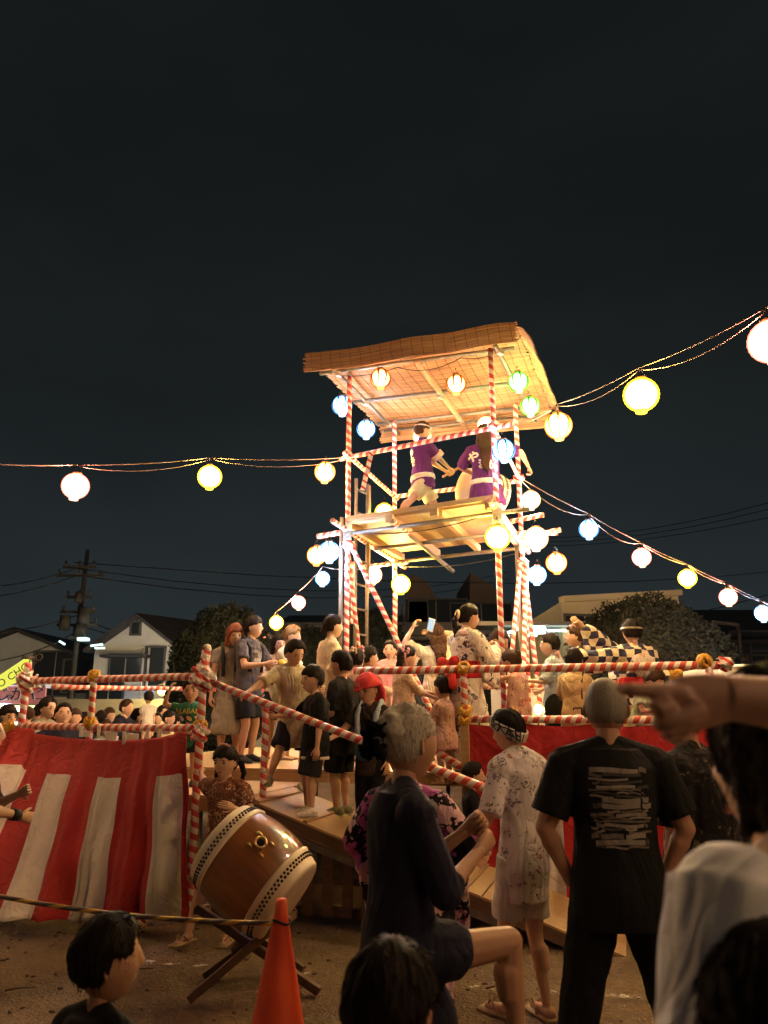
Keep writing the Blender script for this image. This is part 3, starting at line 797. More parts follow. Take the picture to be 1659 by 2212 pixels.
# ================================================================== LANTERNS
def lantern_mat(name, base, stripe=None, k=8.0, nst=8, edge=None):
    """lit paper: hottest where the sight line passes the bulb in the middle, pigment-coloured towards the rim"""
    m = bpy.data.materials.new(name); m.use_nodes = True; nt = m.node_tree; nt.nodes.clear()
    out = nt.nodes.new('ShaderNodeOutputMaterial'); e = nt.nodes.new('ShaderNodeEmission')
    tc = N(nt, 'ShaderNodeTexCoord'); s = N(nt, 'ShaderNodeSeparateXYZ', {0: tc.outputs['Object']})
    z = M_(nt, 'DIVIDE', s.outputs['Z'], 0.15); edge = edge or base
    lw = N(nt, 'ShaderNodeLayerWeight', {'Blend': 0.5}); fc = M_(nt, 'SUBTRACT', 1.0, lw.outputs['Facing'])
    hoop = M_(nt, 'ADD', 0.86, M_(nt, 'MULTIPLY', M_(nt, 'COSINE', M_(nt, 'MULTIPLY', z, 42.0)), 0.14))
    cm = N(nt, 'ShaderNodeMixRGB', {0: M_(nt, 'POWER', fc, 4.0), 1: (*edge, 1), 2: (*base, 1)}); col = cm.outputs[0]
    hot = M_(nt, 'ADD', 0.006, M_(nt, 'MULTIPLY', M_(nt, 'POWER', fc, 5.0), 0.994))
    if stripe:
        a = M_(nt, 'ARCTAN2', s.outputs['Y'], s.outputs['X'])
        f = M_(nt, 'FRACT', M_(nt, 'ADD', M_(nt, 'MULTIPLY', a, nst / 6.28318), 8.5))
        g = M_(nt, 'LESS_THAN', M_(nt, 'ABSOLUTE', M_(nt, 'SUBTRACT', f, 0.5)), 0.17)
        mx = N(nt, 'ShaderNodeMixRGB', {0: g, 1: col, 2: (*stripe, 1)}); col = mx.outputs[0]
        hot = M_(nt, 'MULTIPLY', hot, M_(nt, 'SUBTRACT', 1.0, M_(nt, 'MULTIPLY', g, M_(nt, 'ADD', 0.93, M_(nt, 'MULTIPLY', M_(nt, 'ABSOLUTE', z), 0.055)))))
    nt.links.new(col, e.inputs[0])
    if stripe: k *= 1.25
    nt.links.new(M_(nt, 'MULTIPLY', M_(nt, 'MULTIPLY', hot, hoop), k), e.inputs[1])
    nt.links.new(e.outputs[0], out.inputs[0])
    return m
def lantern_set(LK, sx=''): return {
    'R': lantern_mat('lantern_red_stripe', (1.0, 0.56, 0.30), (1.0, 0.10, 0.012), LK * .6, edge=(1, .16, .02)),
    'B': lantern_mat('lantern_blue_stripe', (0.80, 0.86, 0.90), (0.03, 0.22, 0.85), LK * .6, edge=(.12, .38, 1.0)),
    'Y': lantern_mat('lantern_yellow', (1.0, 0.77, 0.24), None, LK * .9, edge=(1, .66, .015)),
    'G': lantern_mat('lantern_green_stripe', (0.80, 1.0, 0.50), (0.08, 0.75, 0.03), LK * .6, edge=(.10, 1.0, .02)),
    'P': lantern_mat('lantern_pink', (1.0, 0.68, 0.50), None, LK, edge=(1, .16, .10)),
    'W': lantern_mat('lantern_cream', (1.0, 0.78, 0.53), None, LK, edge=(1, .40, .13)),
    'O': lantern_mat('lantern_orange_stripe', (1.0, 0.75, 0.42), (1.0, 0.36, 0.03), LK * .7, edge=(1, .25, .02)),
}
LM = lantern_set(330.0); LMLO = lantern_set(100.0); LMMID = lantern_set(175.0); LMHI = lantern_set(560.0)
# unit lantern: radius 0.15
def lantern_meshes():
    q = MB(); n, m_ = 28, 22
    def prof(t): return t
    top = []
    for j in range(m_ + 1):
        th = 0.33 + (math.pi - 0.66) * j / m_
        r = 0.15 * math.sin(th) * (1.0 + 0.012 * (1 if j % 2 else -1)); z = 0.146 * math.cos(th)
        q.ring(V((0, 0, z)), V((1, 0, 0)), V((0, 1, 0)), r, r, n)
    for j in range(m_):
        for k in range(n):
            k2 = (k + 1) % n; q.face((j * n + k, (j + 1) * n + k, (j + 1) * n + k2, j * n + k2))
    shade = q
    c = MB()
    c.loft([(V((0, 0, 0.136)), V((1, 0, 0)), V((0, 1, 0)), .052, .052), (V((0, 0, 0.160)), V((1, 0, 0)), V((0, 1, 0)), .050, .050)], n=20)
    b = MB()
    b.loft([(V((0, 0, -0.136)), V((1, 0, 0)), V((0, 1, 0)), .052, .052), (V((0, 0, -0.162)), V((1, 0, 0)), V((0, 1, 0)), .048, .048)], n=20)
    w = MB(); w.tube([V((-.045, 0, .15)), V((-.035, 0, .20)), V((0, 0, .225)), V((.035, 0, .20)), V((.045, 0, .15))], 0.0025, 5)
    w.tube([V((0, 0, .225)), V((0, 0, .25))], 0.008, 6)
    return shade, c, b, w
_s, _c, _b, _w = lantern_meshes()
SHADE = {k: _s.mesh('shade_' + k, m) for k, m in LM.items()}; SHADE_HI = {k: _s.mesh('shade_bright_' + k, m) for k, m in LMHI.items()}; SHADE_MID = {k: _s.mesh('shade_mid_' + k, m) for k, m in LMMID.items()}; SHADE_LO = {k: _s.mesh('shade_soft_' + k, m) for k, m in LMLO.items()}
CAPM = _c.mesh('top_ring', mat('lantern_ring', (0.10, 0.05, 0.02), 0.5, var=0.3))
RIMG = {k: _b.mesh('bottom_ring_' + k, emat('ring_' + k, c, 1.4)) for k, c in {'R': (1, .35, .08), 'B': (.55, .8, 1), 'Y': (1, .72, .05), 'G': (.5, 1, .3), 'P': (1, .5, .3), 'W': (1, .7, .4), 'O': (1, .6, .15)}.items()}
WIREM = _w.mesh('wire', mat('cable_black', (0.02, 0.018, 0.015), 0.6))
WORD = {'R': 'white paper lantern with red-orange stripes', 'B': 'white paper lantern with blue stripes', 'Y': 'plain yellow glowing paper lantern', 'G': 'pale green paper lantern',
        'P': 'pinkish white glowing paper lantern', 'W': 'cream white glowing paper lantern', 'O': 'white paper lantern with pale orange stripes'}
LANT = []
def lantern(dx, dy, diam, typ, where, t=None, group='paper lanterns on the tower'):
    """t: distance along the lens axis; by default from the lantern's own size of 30 cm"""
    s = 1.0
    t0 = 0.30 * F_ / diam
    if t is None: t = t0
    else: s = t / t0
    p = DT(dx, dy, t)
    e = empty('paper_lantern', p - UP * 0.15 * s, WORD[typ] + ' ' + where, 'lantern', group)
    rz = random.uniform(0, 0.7); tilt = (random.uniform(-.06, .06), random.uniform(-.06, .06), rz)
    for nm, me in (('shade', (SHADE_LO if dy < 1020 and 710 < dx < 1160 and typ in 'RW' else SHADE_MID if dy < 1020 and 710 < dx < 1160 else SHADE_HI if dy > 1185 else SHADE)[typ]), ('top_ring', CAPM), ('bottom_ring', RIMG[typ]), ('hanging_wire', WIREM)):
        o = bpy.data.objects.new(nm, me); COL.objects.link(o); o.parent = e; o.scale = (s,) * 3; o.rotation_euler = tilt
        o.location = (0, 0, 0.15 * s)
    LANT.append((p, s, typ)); return p + UP * 0.25 * s
def lantern_list():
    T = 'hanging '
    lantern(822, 818, 45, 'R', 'left of the two under the roof front', 8.9)
    lantern(985, 830, 45, 'R', 'right of the two under the roof front', 8.7)
    lantern(1120, 825, 45, 'G', 'upper of two at the right roof edge', 8.8)
    lantern(1145, 878, 43, 'G', 'lower of two at the right roof edge', 9.4)
    lantern(739, 876, 44, 'B', 'behind the top of the front left tower post', 9.6)
    lantern(791, 927, 41, 'B', 'at the back left corner of the roof', 10.3)
    lantern(1050, 918, 40, 'W', 'above the long-haired drummer', 10.0)
    lantern(912, 942, 42, 'W', 'behind the head of the standing drummer', 10.3)
    lantern(702, 1020, 45, 'O', 'at the tower end of the left wire', 9.0)
    lantern(1088, 973, 50, 'B', 'in front of the upper right guard rail corner', 7.9)
    lantern(1147, 1080, 41, 'W', 'just right of the back right tower post', 9.6)
    lantern(830, 1107, 41, 'Y', 'half hidden by the platform at its left', 9.9)
    lantern(1075, 1161, 55, 'Y', 'in front of the right post below the platform', 7.85)
    lantern(1158, 1163, 52, 'W', 'beside the yellow one below the platform', 8.3)
    lantern(1202, 1216, 45, 'R', 'lowest on the right outrigger', 8.9)
    lantern(1160, 1242, 41, 'B', 'under the right outriggers', 9.3)
    lantern(684, 1200, 42, 'R', 'behind the blue striped one at left outrigger', 9.2)
    lantern(711, 1192, 46, 'B', 'at the left outrigger, overlapping a red one', 8.6)
    lantern(805, 1242, 40, 'W', 'behind the brace crossing under the platform', 10.5)
    lantern(866, 1262, 41, 'Y', 'beside the back left post below the platform', 10.2)
lantern_list()
def wire(points, name, label, r=0.006, group=None, m=None, sag2=None):
    q = MB(); P = []
    for a, b, sag in points:
        for i in range(9):
            t = i / 8; P.append(V(a).lerp(V(b), t) - UP * sag * 4 * t * (1 - t))
    q.tube(P, r, 6)
    o = q.build(name, m or mat('power_cord', (0.20, 0.13, 0.10), 0.55), None); return tag(o, label, 'cable', group)
# festoon 1: left string
G1 = 'paper lanterns on the overhead strings'
a = FL + UP * (ZP + 0.93)
p27 = lantern(453, 1030, 52, 'Y', 'second from the left edge on the left wire', None, G1)
p26 = lantern(163, 1050, 58, 'P', 'nearest the left edge on the left wire', None, G1)
wire([(a, p27, .03), (p27, p26, .03)], 'lantern_string', 'upper of two cords running from the tower to the left edge', 0.005, G1)
wire([(a - UP * .02, p27 - UP * .02, .10), (p27 - UP * .02, p26 - UP * .02, .10)], 'lantern_string', 'lower slack cord running from the tower to the left edge', 0.004, G1)
# festoon 2: right string coming overhead
p11 = lantern(1206, 920, 60, 'O', 'first from the roof on the upper right wire', None, G1)
p28 = lantern(1385, 853, 76, 'Y', 'large on the upper right wire', None, G1)
p29 = lantern(1666, 737, 96, 'P', 'largest, cut by the right edge of the view', None, G1)
b0 = FR + UP * (ZP + 0.95)
wire([(b0, p11, .05), (p11, p28, .03), (p28, p29, .03)], 'lantern_string', 'upper cord rising from the tower to the top right edge', 0.0042, G1)
wire([(b0 - UP * .02, p11 - UP * .02, .06), (p11 - UP * .02, p28 - UP * .02, .10), (p28 - UP * .02, p29 - UP * .02, .11)], 'lantern_string', 'lower slack cord rising from the tower to the top right edge', 0.0042, G1)
# festoon 3: right string going away
c0 = BR + UP * (ZP + 0.86)
pp = [c0]
for dx, dy, dm, ty, wh in ((1272, 1143, 42, 'B', 'first on the descending right wire'), (1386, 1204, 40, 'P', 'second on the descending right wire'), (1485, 1249, 39, 'Y', 'third on the descending right wire, above the pale building'), (1573, 1290, 37, 'P', 'fourth on the descending right wire'), (1648, 1325, 35, 'B', 'fifth on the descending right wire, at the edge')):
    pp.append(lantern(dx, dy, dm, ty, wh, None, G1))
pp.append(pp[-1] + (pp[-1] - pp[-2]) * 2.5)
wire([(x, y, .02) for x, y in zip(pp, pp[1:])], 'lantern_string', 'taut cord of the lantern row descending to the right', 0.006, G1)
wire([(x - UP * .02, y - UP * .02, .14 if i < 2 else .05) for i, (x, y) in enumerate(zip(pp, pp[1:]))], 'lantern_string', 'slack cord of the lantern row descending to the right', 0.006, G1)
# festoon 4: left string going away
d0 = BL - fx * 0.5 + UP * (ZP - 0.1)
pp = [d0]
for dx, dy, dm, ty, wh in ((697, 1250, 32, 'B', 'first on the wire descending behind the left outrigger'), (645, 1302, 30, 'P', 'second on the wire descending behind the left outrigger'), (597, 1345, 30, 'Y', 'third on the wire, above the boys on the stage'), (563, 1382, 24, 'P', 'seen at the shoulder of the dark-haired youth')):
    pp.append(lantern(dx, dy, dm, ty, wh, None, G1))
for dx, dy, dm, ty, wh in ((470, 1440, 22, 'Y', 'seen just right of the knotted corner post'), (388, 1489, 20, 'W', 'small, seen under the left railing near its right end'), (350, 1493, 19, 'Y', 'small, seen under the left railing'), (322, 1497, 18, 'B', 'small, farthest on the wire under the left railing')):
    pp.append(lantern(dx, dy, dm, ty, wh, None, G1))
wire([(x, y, .03) for x, y in zip(pp, pp[1:])], 'lantern_string', 'cord of the lantern row descending behind the tower to the left', 0.009, G1)
# strings go on out of frame, with unseen lanterns added to light the crowd
def added_lanterns(start, stepv, n, types, lab):
    P = [start]; 
    for k in range(n):
        p = start + stepv * (k + 1) + UP * (.02 * (k + 1) ** 2); P.append(p); c = p - UP * .25
        e = empty('paper_lantern', c - UP * .15, lab % ['first', 'second', 'third', 'fourth', 'fifth', 'sixth'][k], 'lantern', G1)
        for nm, me in (('shade', SHADE_MID[types[k]]), ('top_ring', CAPM), ('bottom_ring', RIMG[types[k]]), ('hanging_wire', WIREM)):
            o = bpy.data.objects.new(nm, me); COL.objects.link(o); o.parent = e; o.location = (0, 0, 0.15)
    return P
PR = added_lanterns(p29, V((.42, -1.36, -.04)), 6, 'YOWPYW', '%s unseen added paper lantern on the upper right wire beyond the right edge')
PLf = added_lanterns(p26, V((-1.2, -1.0, -.26)), 4, 'OYWP', '%s unseen added paper lantern on the left wire beyond the left edge')
for P in (PR, PLf):
    wire([(a, b, .04) for a, b in zip(P, P[1:])], 'lantern_string', 'cord of the lantern row going on beyond the %s edge' % ('right' if P is PR else 'left'), 0.006, G1)
# ================================================================== BACKGROUND
WALLM = mat('stucco_pale', (0.62, 0.62, 0.58), 0.9, var=0.10, vscale=1.2)
WALLY = mat('stucco_ochre', (0.66, 0.56, 0.34), 0.9, var=0.08, vscale=0.7)
WALLG = mat('stucco_grey', (0.30, 0.29, 0.28), 0.9, var=0.12, vscale=0.7)
WALLB = mat('stucco_brown', (0.16, 0.12, 0.10), 0.9, var=0.15, vscale=0.9)
ROOFM = mat('roof_tile', (0.055, 0.055, 0.06), 0.5, var=0.3, vscale=3, spec=0.4)
GLASS = mat('window_glass', (0.03, 0.035, 0.04), 0.12, spec=0.6)
FRAME = mat('window_frame', (0.10, 0.10, 0.10), 0.5)
def window(parent, c, w, h, ax, nrm, panes=2, lit=None):
    fr = MB()
    Rm = Matrix((ax, nrm, UP)).transposed()
    for s_ in (-1, 1):
        fr.box(c + ax * s_ * (w / 2) + nrm * 0.04, 0.07, 0.12, h + 0.07, Rm); fr.box(c + UP * s_ * (h / 2) + nrm * 0.04, w - 0.07, 0.12, 0.07, Rm)
    o = fr.build('window', FRAME, parent, smooth=False)
    for k in range(panes):
        q = MB(); q.box(c + ax * ((k + .5) / panes - .5) * w + nrm * (0.02 + 0.012 * (k % 2)), w / panes - 0.05, 0.015, h - 0.07, Rm)
        q.build('pane', lit or GLASS, o, smooth=False)
    return o
def gable_house(label, A, B, depth, zeave, zridge, ridge_along_depth=True, wall=WALLM, over=0.5, wins=(), bkv=None, roofm=ROOFM):
    """A,B: front corners on plan (left, right); depth: extent away from camera"""
    A = V(A); B = V(B); ax = (B - A).normalized(); n = V((ax.y, -ax.x, 0))     # n faces camera
    bk = V(bkv) if bkv else -n * depth; wdt = (B - A).length
    h = empty('house', (A + B) / 2, label, 'house', 'houses behind the festival ground')
    q = MB()
    if ridge_along_depth:
        mid_ = (A + B) / 2
        q.prism([A, B, B + UP * zeave, mid_ + UP * zridge, A + UP * zeave], bk)
    else:
        q.prism([A, A + bk, A + bk + UP * zeave, A + bk / 2 + UP * zridge, A + UP * zeave], ax * wdt)
    q.build('wall', wall, h, smooth=False)
    r = MB()
    if ridge_along_depth:
        mid_ = (A + B) / 2 + UP * (zridge + 0.06)
        for P, s_ in ((A, -1), (B, 1)):
            e0 = P + UP * (zeave + 0.06) + ax * s_ * over - UP * over * (zridge - zeave) / (wdt / 2)
            r.prism([mid_ + n * over, e0 + n * over, e0 + bk - n * over, mid_ + bk - n * over], UP * 0.14)
    else:
        m0 = A + bk / 2 + UP * (zridge + 0.06)
        for P, s_ in ((A, 1), (A + bk, -1)):
            e0 = P + UP * (zeave + 0.06) + n * s_ * over - UP * over * (zridge - zeave) / (depth / 2)
            r.prism([m0 - ax * over, e0 - ax * over, e0 + ax * (wdt + over), m0 + ax * (wdt + over)], UP * 0.14)
    r.build('roof', roofm, h, smooth=False)
    for (t, z, w, hh, pn) in wins:
        window(h, A + (B - A) * t + UP * z + n * 0.02, w, hh, ax, n, pn)
    return h, A, B, ax, n
def gp(dx, Y): return V((D(dx, 1500, Y).x, Y, 0))
def zy(dy, Y): return D(829, dy, Y).z
# left houses
Y1 = 34
h1, *_ = gable_house('pale two-storey house with a low gable at the far left edge', gp(-140, Y1), gp(185, Y1), 9, zy(1430, Y1), zy(1366, Y1), wins=((0.78, zy(1455, Y1), 1.9, 1.9, 2), (0.93, zy(1460, Y1), 1.2, 1.4, 2)))
Y2 = 32
h2, A2, B2, ax2, n2 = gable_house('white house with a steep gable and dark roof left of the round tree', gp(196, Y2), gp(372, Y2), 10, zy(1400, Y2), zy(1336, Y2), wall=WALLM, bkv=(5.2, 7.5, 0), over=.35,
    wins=((0.40, zy(1438, Y2), 1.3, 0.9, 2), (0.49, zy(1357, Y2) , 0.4, 0.55, 1), (0.76, zy(1440, Y2), 0.8, 1.6, 1), (0.0 + 0.22, zy(1500, Y2), 1.2, 1.2, 2)))
q = MB(); c = gp(265, Y2 - 0.35); q.box(c + UP * zy(1419, Y2), 1.9, 0.7, 0.10); q.build('awning', ROOFM, h2, smooth=False)
for dx in (303, 315):
    q = MB(); c = gp(dx, Y2 - 0.2); q.tube([c, c + UP * zy(1400, Y2)], 0.05, 6); q.build('downpipe', WALLM, h2)
h3, *_ = gable_house('white lower wing joined to the gabled house, partly behind the round tree', gp(330, 34), gp(520, 34), 7, zy(1385, 34), zy(1345, 34), False, wins=((0.18, zy(1447, 34), 2.0, 1.9, 3), (0.55, zy(1370, 34) - 0.6, .5, .5, 1)))
# low block and wall in front of the houses
q = MB(); q.box(V((gp(250, 28).x, 28, 1.0)), 22, 0.25, 2.0); tag(q.build('boundary_wall', WALLG, None, smooth=False), 'low grey block wall running behind the left crowd', 'wall')
# middle
h4, *_ = gable_house('dark low house with a long roof behind the tower ladder', gp(620, 36), gp(850, 36), 8, zy(1352, 36), zy(1316, 36), False, wall=WALLB, wins=((0.35, zy(1372, 36), 2.2, .8, 2),))
Yb = 40
apt = empty('apartment_building', gp(990, Yb), 'dim grey apartment block with stepped roof and dark balconies seen through the tower', 'building')
q = MB()
A = gp(872, Yb); B = gp(1110, Yb)
q.prism([A, B, B + UP * zy(1300, Yb), A + UP * zy(1300, Yb)], V((0, 9, 0))); q.build('wall', WALLG, apt, smooth=False)
q = MB(); q.prism([gp(1020, Yb - .05) + UP * zy(1302, Yb), gp(1090, Yb - .05) + UP * zy(1302, Yb), gp(1082, Yb - .05) + UP * zy(1272, Yb), gp(1024, Yb - .05) + UP * zy(1236, Yb)], V((0, 8, 0))); q.build('roof', WALLB, apt, smooth=False)
q = MB(); q.prism([gp(880, Yb - .05) + UP * zy(1300, Yb), gp(950, Yb - .05) + UP * zy(1300, Yb), gp(925, Yb - .05) + UP * zy(1255, Yb), gp(890, Yb - .05) + UP * zy(1240, Yb)], V((0, 8, 0))); q.build('roof', WALLB, apt, smooth=False)
for dx, dy, w, h_, pn in ((945, 1340, 3.2, 2.2, 2), (1045, 1345, 3.2, 2.0, 2), (905, 1330, 1.0, 1.5, 1), (945, 1410, 3.2, 2.2, 2), (1045, 1410, 3.0, 2.0, 2)):
    c = gp(dx, Yb); window(apt, c + UP * zy(dy, Yb) + V((0, -.06, 0)), w, h_, V((1, 0, 0)), V((0, -1, 0)), pn)
for dy in (1368, 1440):
    q = MB(); q.box(gp(1000, Yb - .6) + UP * zy(dy, Yb), 6.3, 1.0, .9); q.build('balcony', WALLG, apt, smooth=False)
# pale ochre building on the right
Yr = 24
och = empty('ochre_building', gp(1350, Yr), 'plain ochre flat-roofed building behind the big clipped tree', 'building')
A = gp(1223, Yr); B = gp(1486, Yr + 1)
q = MB(); q.prism([A, B, B + UP * zy(1286, Yr + 1), A + UP * zy(1300, Yr)], V((0, 9, 0))); q.build('wall', WALLY, och, smooth=False)
q = MB(); q.beam(A + UP * (zy(1298, Yr) + .03) + V((0, -.1, 0)), B + UP * (zy(1284, Yr + 1) + .03) + V((0, -.1, 0)), .35, .18); q.build('parapet', WALLY, och, smooth=False)
c = gp(1266, Yr - .02) + V((0, .28, 0)); window(och, c + UP * zy(1338, Yr) + V((0, -.1, 0)), 1.05, .3, (B - A).normalized(), V((0, -1, 0)), 3)
# dark houses far right
h5, *_ = gable_house('dark house with steep roof at the far right edge', gp(1560, 30), gp(1790, 30), 8, zy(1385, 30), zy(1300, 30), False, wall=WALLB, wins=((0.32, zy(1390, 30), 1.5, .9, 2), (0.1, zy(1425, 30), 0.8, 1.6, 1), (0.45, zy(1435, 30), 1.2, 1.0, 2)))
h6, *_ = gable_house('low dark house with flat eaves between the clipped tree and the far right house', gp(1475, 36), gp(1640, 36), 8, zy(1400, 36), zy(1368, 36), False, wall=WALLB, wins=((0.4, zy(1440, 36), 2, 1.6, 2), (.75, zy(1440, 36), 1.2, 1.6, 1)))
q = MB(); q.tube([gp(1612, 26) + UP * 0, gp(1612, 26) + UP * zy(1350, 26)], 0.07, 8); 
pl = empty('street_lamp', gp(1612, 26), 'unlit grey street lamp post by the far right houses', 'street lamp')
q.build('pole', STEEL, pl); q = MB(); a = gp(1612, 26) + UP * zy(1350, 26); q.beam(a, a + V((-.9, 0, .1)), .12, .1); q.build('lamp_arm', STEEL, pl, smooth=False)
# glowing fluorescent tubes under a shop canopy
sh = empty('shop_canopy', gp(1120, 24), 'flat shop canopy with cold white tube lights behind the right tower posts', 'canopy')
q = MB(); q.box(D(1140, 1352, 24), 4.6, 1.4, .12); q.build('roof', GALV, sh, smooth=False)
for dx in (1075, 1210):
    q = MB(); p = gp(dx, 24); q.tube([p, V((p.x, p.y, D(dx, 1354, 24).z))], .06, 6); q.build('pillar', GALV, sh)
TUBE = emat('tube_light', (0.72, 1.0, 0.92), 3.0)
for x0, x1, dy, dy2 in ((1085, 1120, 1372, 1358), (1122, 1180, 1357, 1360), (1184, 1228, 1362, 1362), (1130, 1160, 1372, 1372), (1085, 1100, 1378, 1374)):
    a = D(x0, dy, 23.8); b = D(x1, dy2, 23.8); q = MB(); q.tube([a, b], .035, 8); q.build('tube_light', TUBE, sh)
q = MB(); q.box(D(1165, 1361, 23.7), .35, .1, .22); q.build('sign_light', TUBE, sh, smooth=False)
# lower dark fence / shrubs behind centre
q = MB(); q.box(V((2.6, 26, 1.1)), 12, .2, 2.2); tag(q.build('boundary_wall', WALLB, None, smooth=False), 'dark boundary wall behind the tower and its dancers', 'wall')

# ---- trees
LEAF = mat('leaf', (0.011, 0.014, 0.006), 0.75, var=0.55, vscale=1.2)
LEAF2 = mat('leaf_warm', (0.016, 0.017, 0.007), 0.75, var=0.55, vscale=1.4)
def round_tree(label, base, rx, rz, zc, n, seed, leaf=LEAF, trunk_h=None, ry=None):
    rr = random.Random(seed); ry = ry or rx * 0.8
    t = empty('clipped_tree', base, label, 'tree', 'clipped round trees')
    q = MB(); b = V(base)
    q.tube([b, b + V((.1, 0, zc * .5)), b + V((.05, 0, zc))], [.22, .17, .08], 8)
    for k in range(7):
        a = k * .9; d = V((math.cos(a) * rx * .6, math.sin(a) * ry * .6, rz * .5 * rr.uniform(-.2, 1)))
        q.tube([b + UP * zc * .45, b + UP * zc * .75 + d * .5, b + UP * zc + d], [.09, .06, .02], 5)
    q.build('trunk', DARKWOOD, t)
    c = b + UP * zc; q = MB()
    core = MB()
    def fn(d): 
        f = .90 + .08 * noise.noise(d * 2.2 + V((seed, 0, 0)))
        return c + V((d.x * rx * f, d.y * ry * f, d.z * rz * f))
    core.ellipsoid(c, None, None, None, 26, 16, fn)
    for v, f in zip(core.v, [0] * len(core.v)): pass
    off = len(q.v); q.v += core.v; q.f += [tuple(i + off for i in f) for f in core.f]
    for k in range(n):
        d = V((rr.gauss(0, 1), rr.gauss(0, 1), rr.gauss(0, 1))).normalized()
        if d.y > .5: d.y *= -1
        f = 0.97 + .09 * noise.noise(d * 2.2 + V((seed, 0, 0))) + .075 * noise.noise(d * 6) + .05 * noise.noise(d * 15) + rr.uniform(-.07, .05)
        p = c + V((d.x * rx * f, d.y * ry * f, d.z * rz * f))
        s = rr.uniform(.035, .08); a = V((rr.uniform(-1, 1), rr.uniform(-1, 1), rr.uniform(-1, 1))).normalized(); e = a.orthogonal().normalized()
        i = [q.vert(p + a * s), q.vert(p + e * s * .45), q.vert(p - a * s * .8), q.vert(p - e * s * .45)]
        q.face(i)
    q.build('crown', leaf, t, smooth=False)
    return t
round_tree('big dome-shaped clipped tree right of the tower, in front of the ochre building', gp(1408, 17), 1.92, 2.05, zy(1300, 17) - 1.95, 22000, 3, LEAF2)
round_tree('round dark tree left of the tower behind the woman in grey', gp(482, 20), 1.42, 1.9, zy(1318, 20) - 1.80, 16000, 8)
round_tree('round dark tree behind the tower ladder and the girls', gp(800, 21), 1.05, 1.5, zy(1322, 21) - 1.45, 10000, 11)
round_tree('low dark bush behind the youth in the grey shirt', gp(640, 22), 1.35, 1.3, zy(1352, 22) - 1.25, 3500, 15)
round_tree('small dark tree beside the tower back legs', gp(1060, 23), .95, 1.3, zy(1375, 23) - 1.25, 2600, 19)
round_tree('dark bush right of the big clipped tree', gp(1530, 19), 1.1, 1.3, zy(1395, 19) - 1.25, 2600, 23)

# ---- utility pole and power lines
pole = empty('utility_pole', gp(150, 30), 'concrete utility pole with transformers and crossarms above the left houses', 'utility pole')
pb = gp(150, 30); pt_ = zy(1188, 30)
CONC = mat('pole_concrete', (0.045, 0.043, 0.04), 0.9)
q = MB(); q.tube([pb, pb + V((.15, 0, pt_))], [.12, .08], 10); q.build('pole', CONC, pole)
px_ = lambda dy: D(160 - (dy - 1188) * .035, dy, 29.8)
for dy, w in ((1225, 1.3), (1243, 1.9), (1290, 1.0), (1322, 1.4), (1350, 1.6)):
    q = MB(); p = px_(dy); q.box(p + V((.25, 0, 0)), w, .1, .1); q.build('crossarm', CONC, pole, smooth=False)
    for k in (-1, 0, 1):
        q = MB(); q.tube([p + V((.25 + k * w * .42, -.02, .05)), p + V((.25 + k * w * .42, -.02, .25))], .05, 6); q.build('insulator', CONC, pole)
for dx, dy, r, h_ in ((182, 1330, .22, .6), (140, 1345, .2, .55), (172, 1365, .25, .6), (170, 1290, .14, .4)):
    q = MB(); p = D(dx, dy, 29.6); q.tube([p - UP * h_ / 2, p + UP * h_ / 2], r, 10); q.build('transformer', CONC, pole)
cabm = mat('power_line', (0.012, 0.012, 0.012), 0.6)
for k, (a, b, s_) in enumerate((((160, 1215, 29.8), (1659 + 300, 1190, 60), 1.6), ((165, 1228, 29.8), (1100, 1235, 60), 1.2), ((165, 1243, 29.8), (1100, 1250, 60), 1.2), ((165, 1243, 29.8), (-200, 1290, 26), .4), ((165, 1228, 29.8), (-200, 1262, 26), .4), ((165, 1330, 29.8), (-200, 1340, 26), .5),
        ((165, 1330, 29.8), (420, 1370, 40), .5), ((165, 1350, 29.8), (500, 1365, 45), .6), ((165, 1365, 29.8), (-200, 1420, 24), .6),
        ((1100, 1160, 60), (1800, 1045, 40), 1.0), ((1100, 1168, 60), (1800, 1060, 40), 1.0), ((1100, 1178, 60), (1800, 1085, 40), .8), ((880, 1372, 36), (1800, 1240, 34), 1.0), ((880, 1390, 36), (1800, 1330, 34), .8))):
    wire([(D(*a), D(*b), s_)], 'power_line', 'thin black power line, ' + ['topmost running right from the pole', 'second running right from the pole', 'third running right from the pole', 'lower of two running left from the pole top', 'higher of two running left from the pole top', 'sagging left from the pole middle', 'crossing the front of the steep gable', 'crossing over the white lower wing', 'lowest leaving the pole to the left', 'highest rising to the right edge', 'second highest rising to the right edge', 'third rising to the right edge', 'passing over the ochre parapet', 'passing below the ochre parapet'][k], 0.022 if a[2] > 28 else .02, 'power lines', cabm)
# cold white street lamp added on the pole to light the house walls
lp = empty('street_lamp', D(178, 1390, 29.2), 'added cold white street lamp glaring on the utility pole', 'street lamp')
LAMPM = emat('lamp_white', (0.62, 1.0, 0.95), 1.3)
q = MB(); q.box(D(180, 1381, 29.2), .36, .3, .10); q.build('lamp_head', LAMPM, lp, smooth=False)
q = MB(); q.beam(D(150, 1377, 29.4), D(186, 1377, 29.3), .08, .08); q.build('lamp_arm', STEEL, lp, smooth=False)
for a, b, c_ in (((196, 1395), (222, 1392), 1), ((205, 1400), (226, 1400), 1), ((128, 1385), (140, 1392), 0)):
    q = MB(); q.tube([D(*a, 29.0), D(*b, 29.0)], .035, 6); q.build('glint_tube', LAMPM, lp)  # glowing tubes stand in for glints on the metal roof
ld = bpy.data.lights.new('added_street_light', 'POINT'); ld.energy = 4.5; ld.color = (.75, 1, .92); ld.shadow_soft_size = .25
lo = bpy.data.objects.new('added_street_light', ld); COL.objects.link(lo); lo.location = D(182, 1392, 28.3)

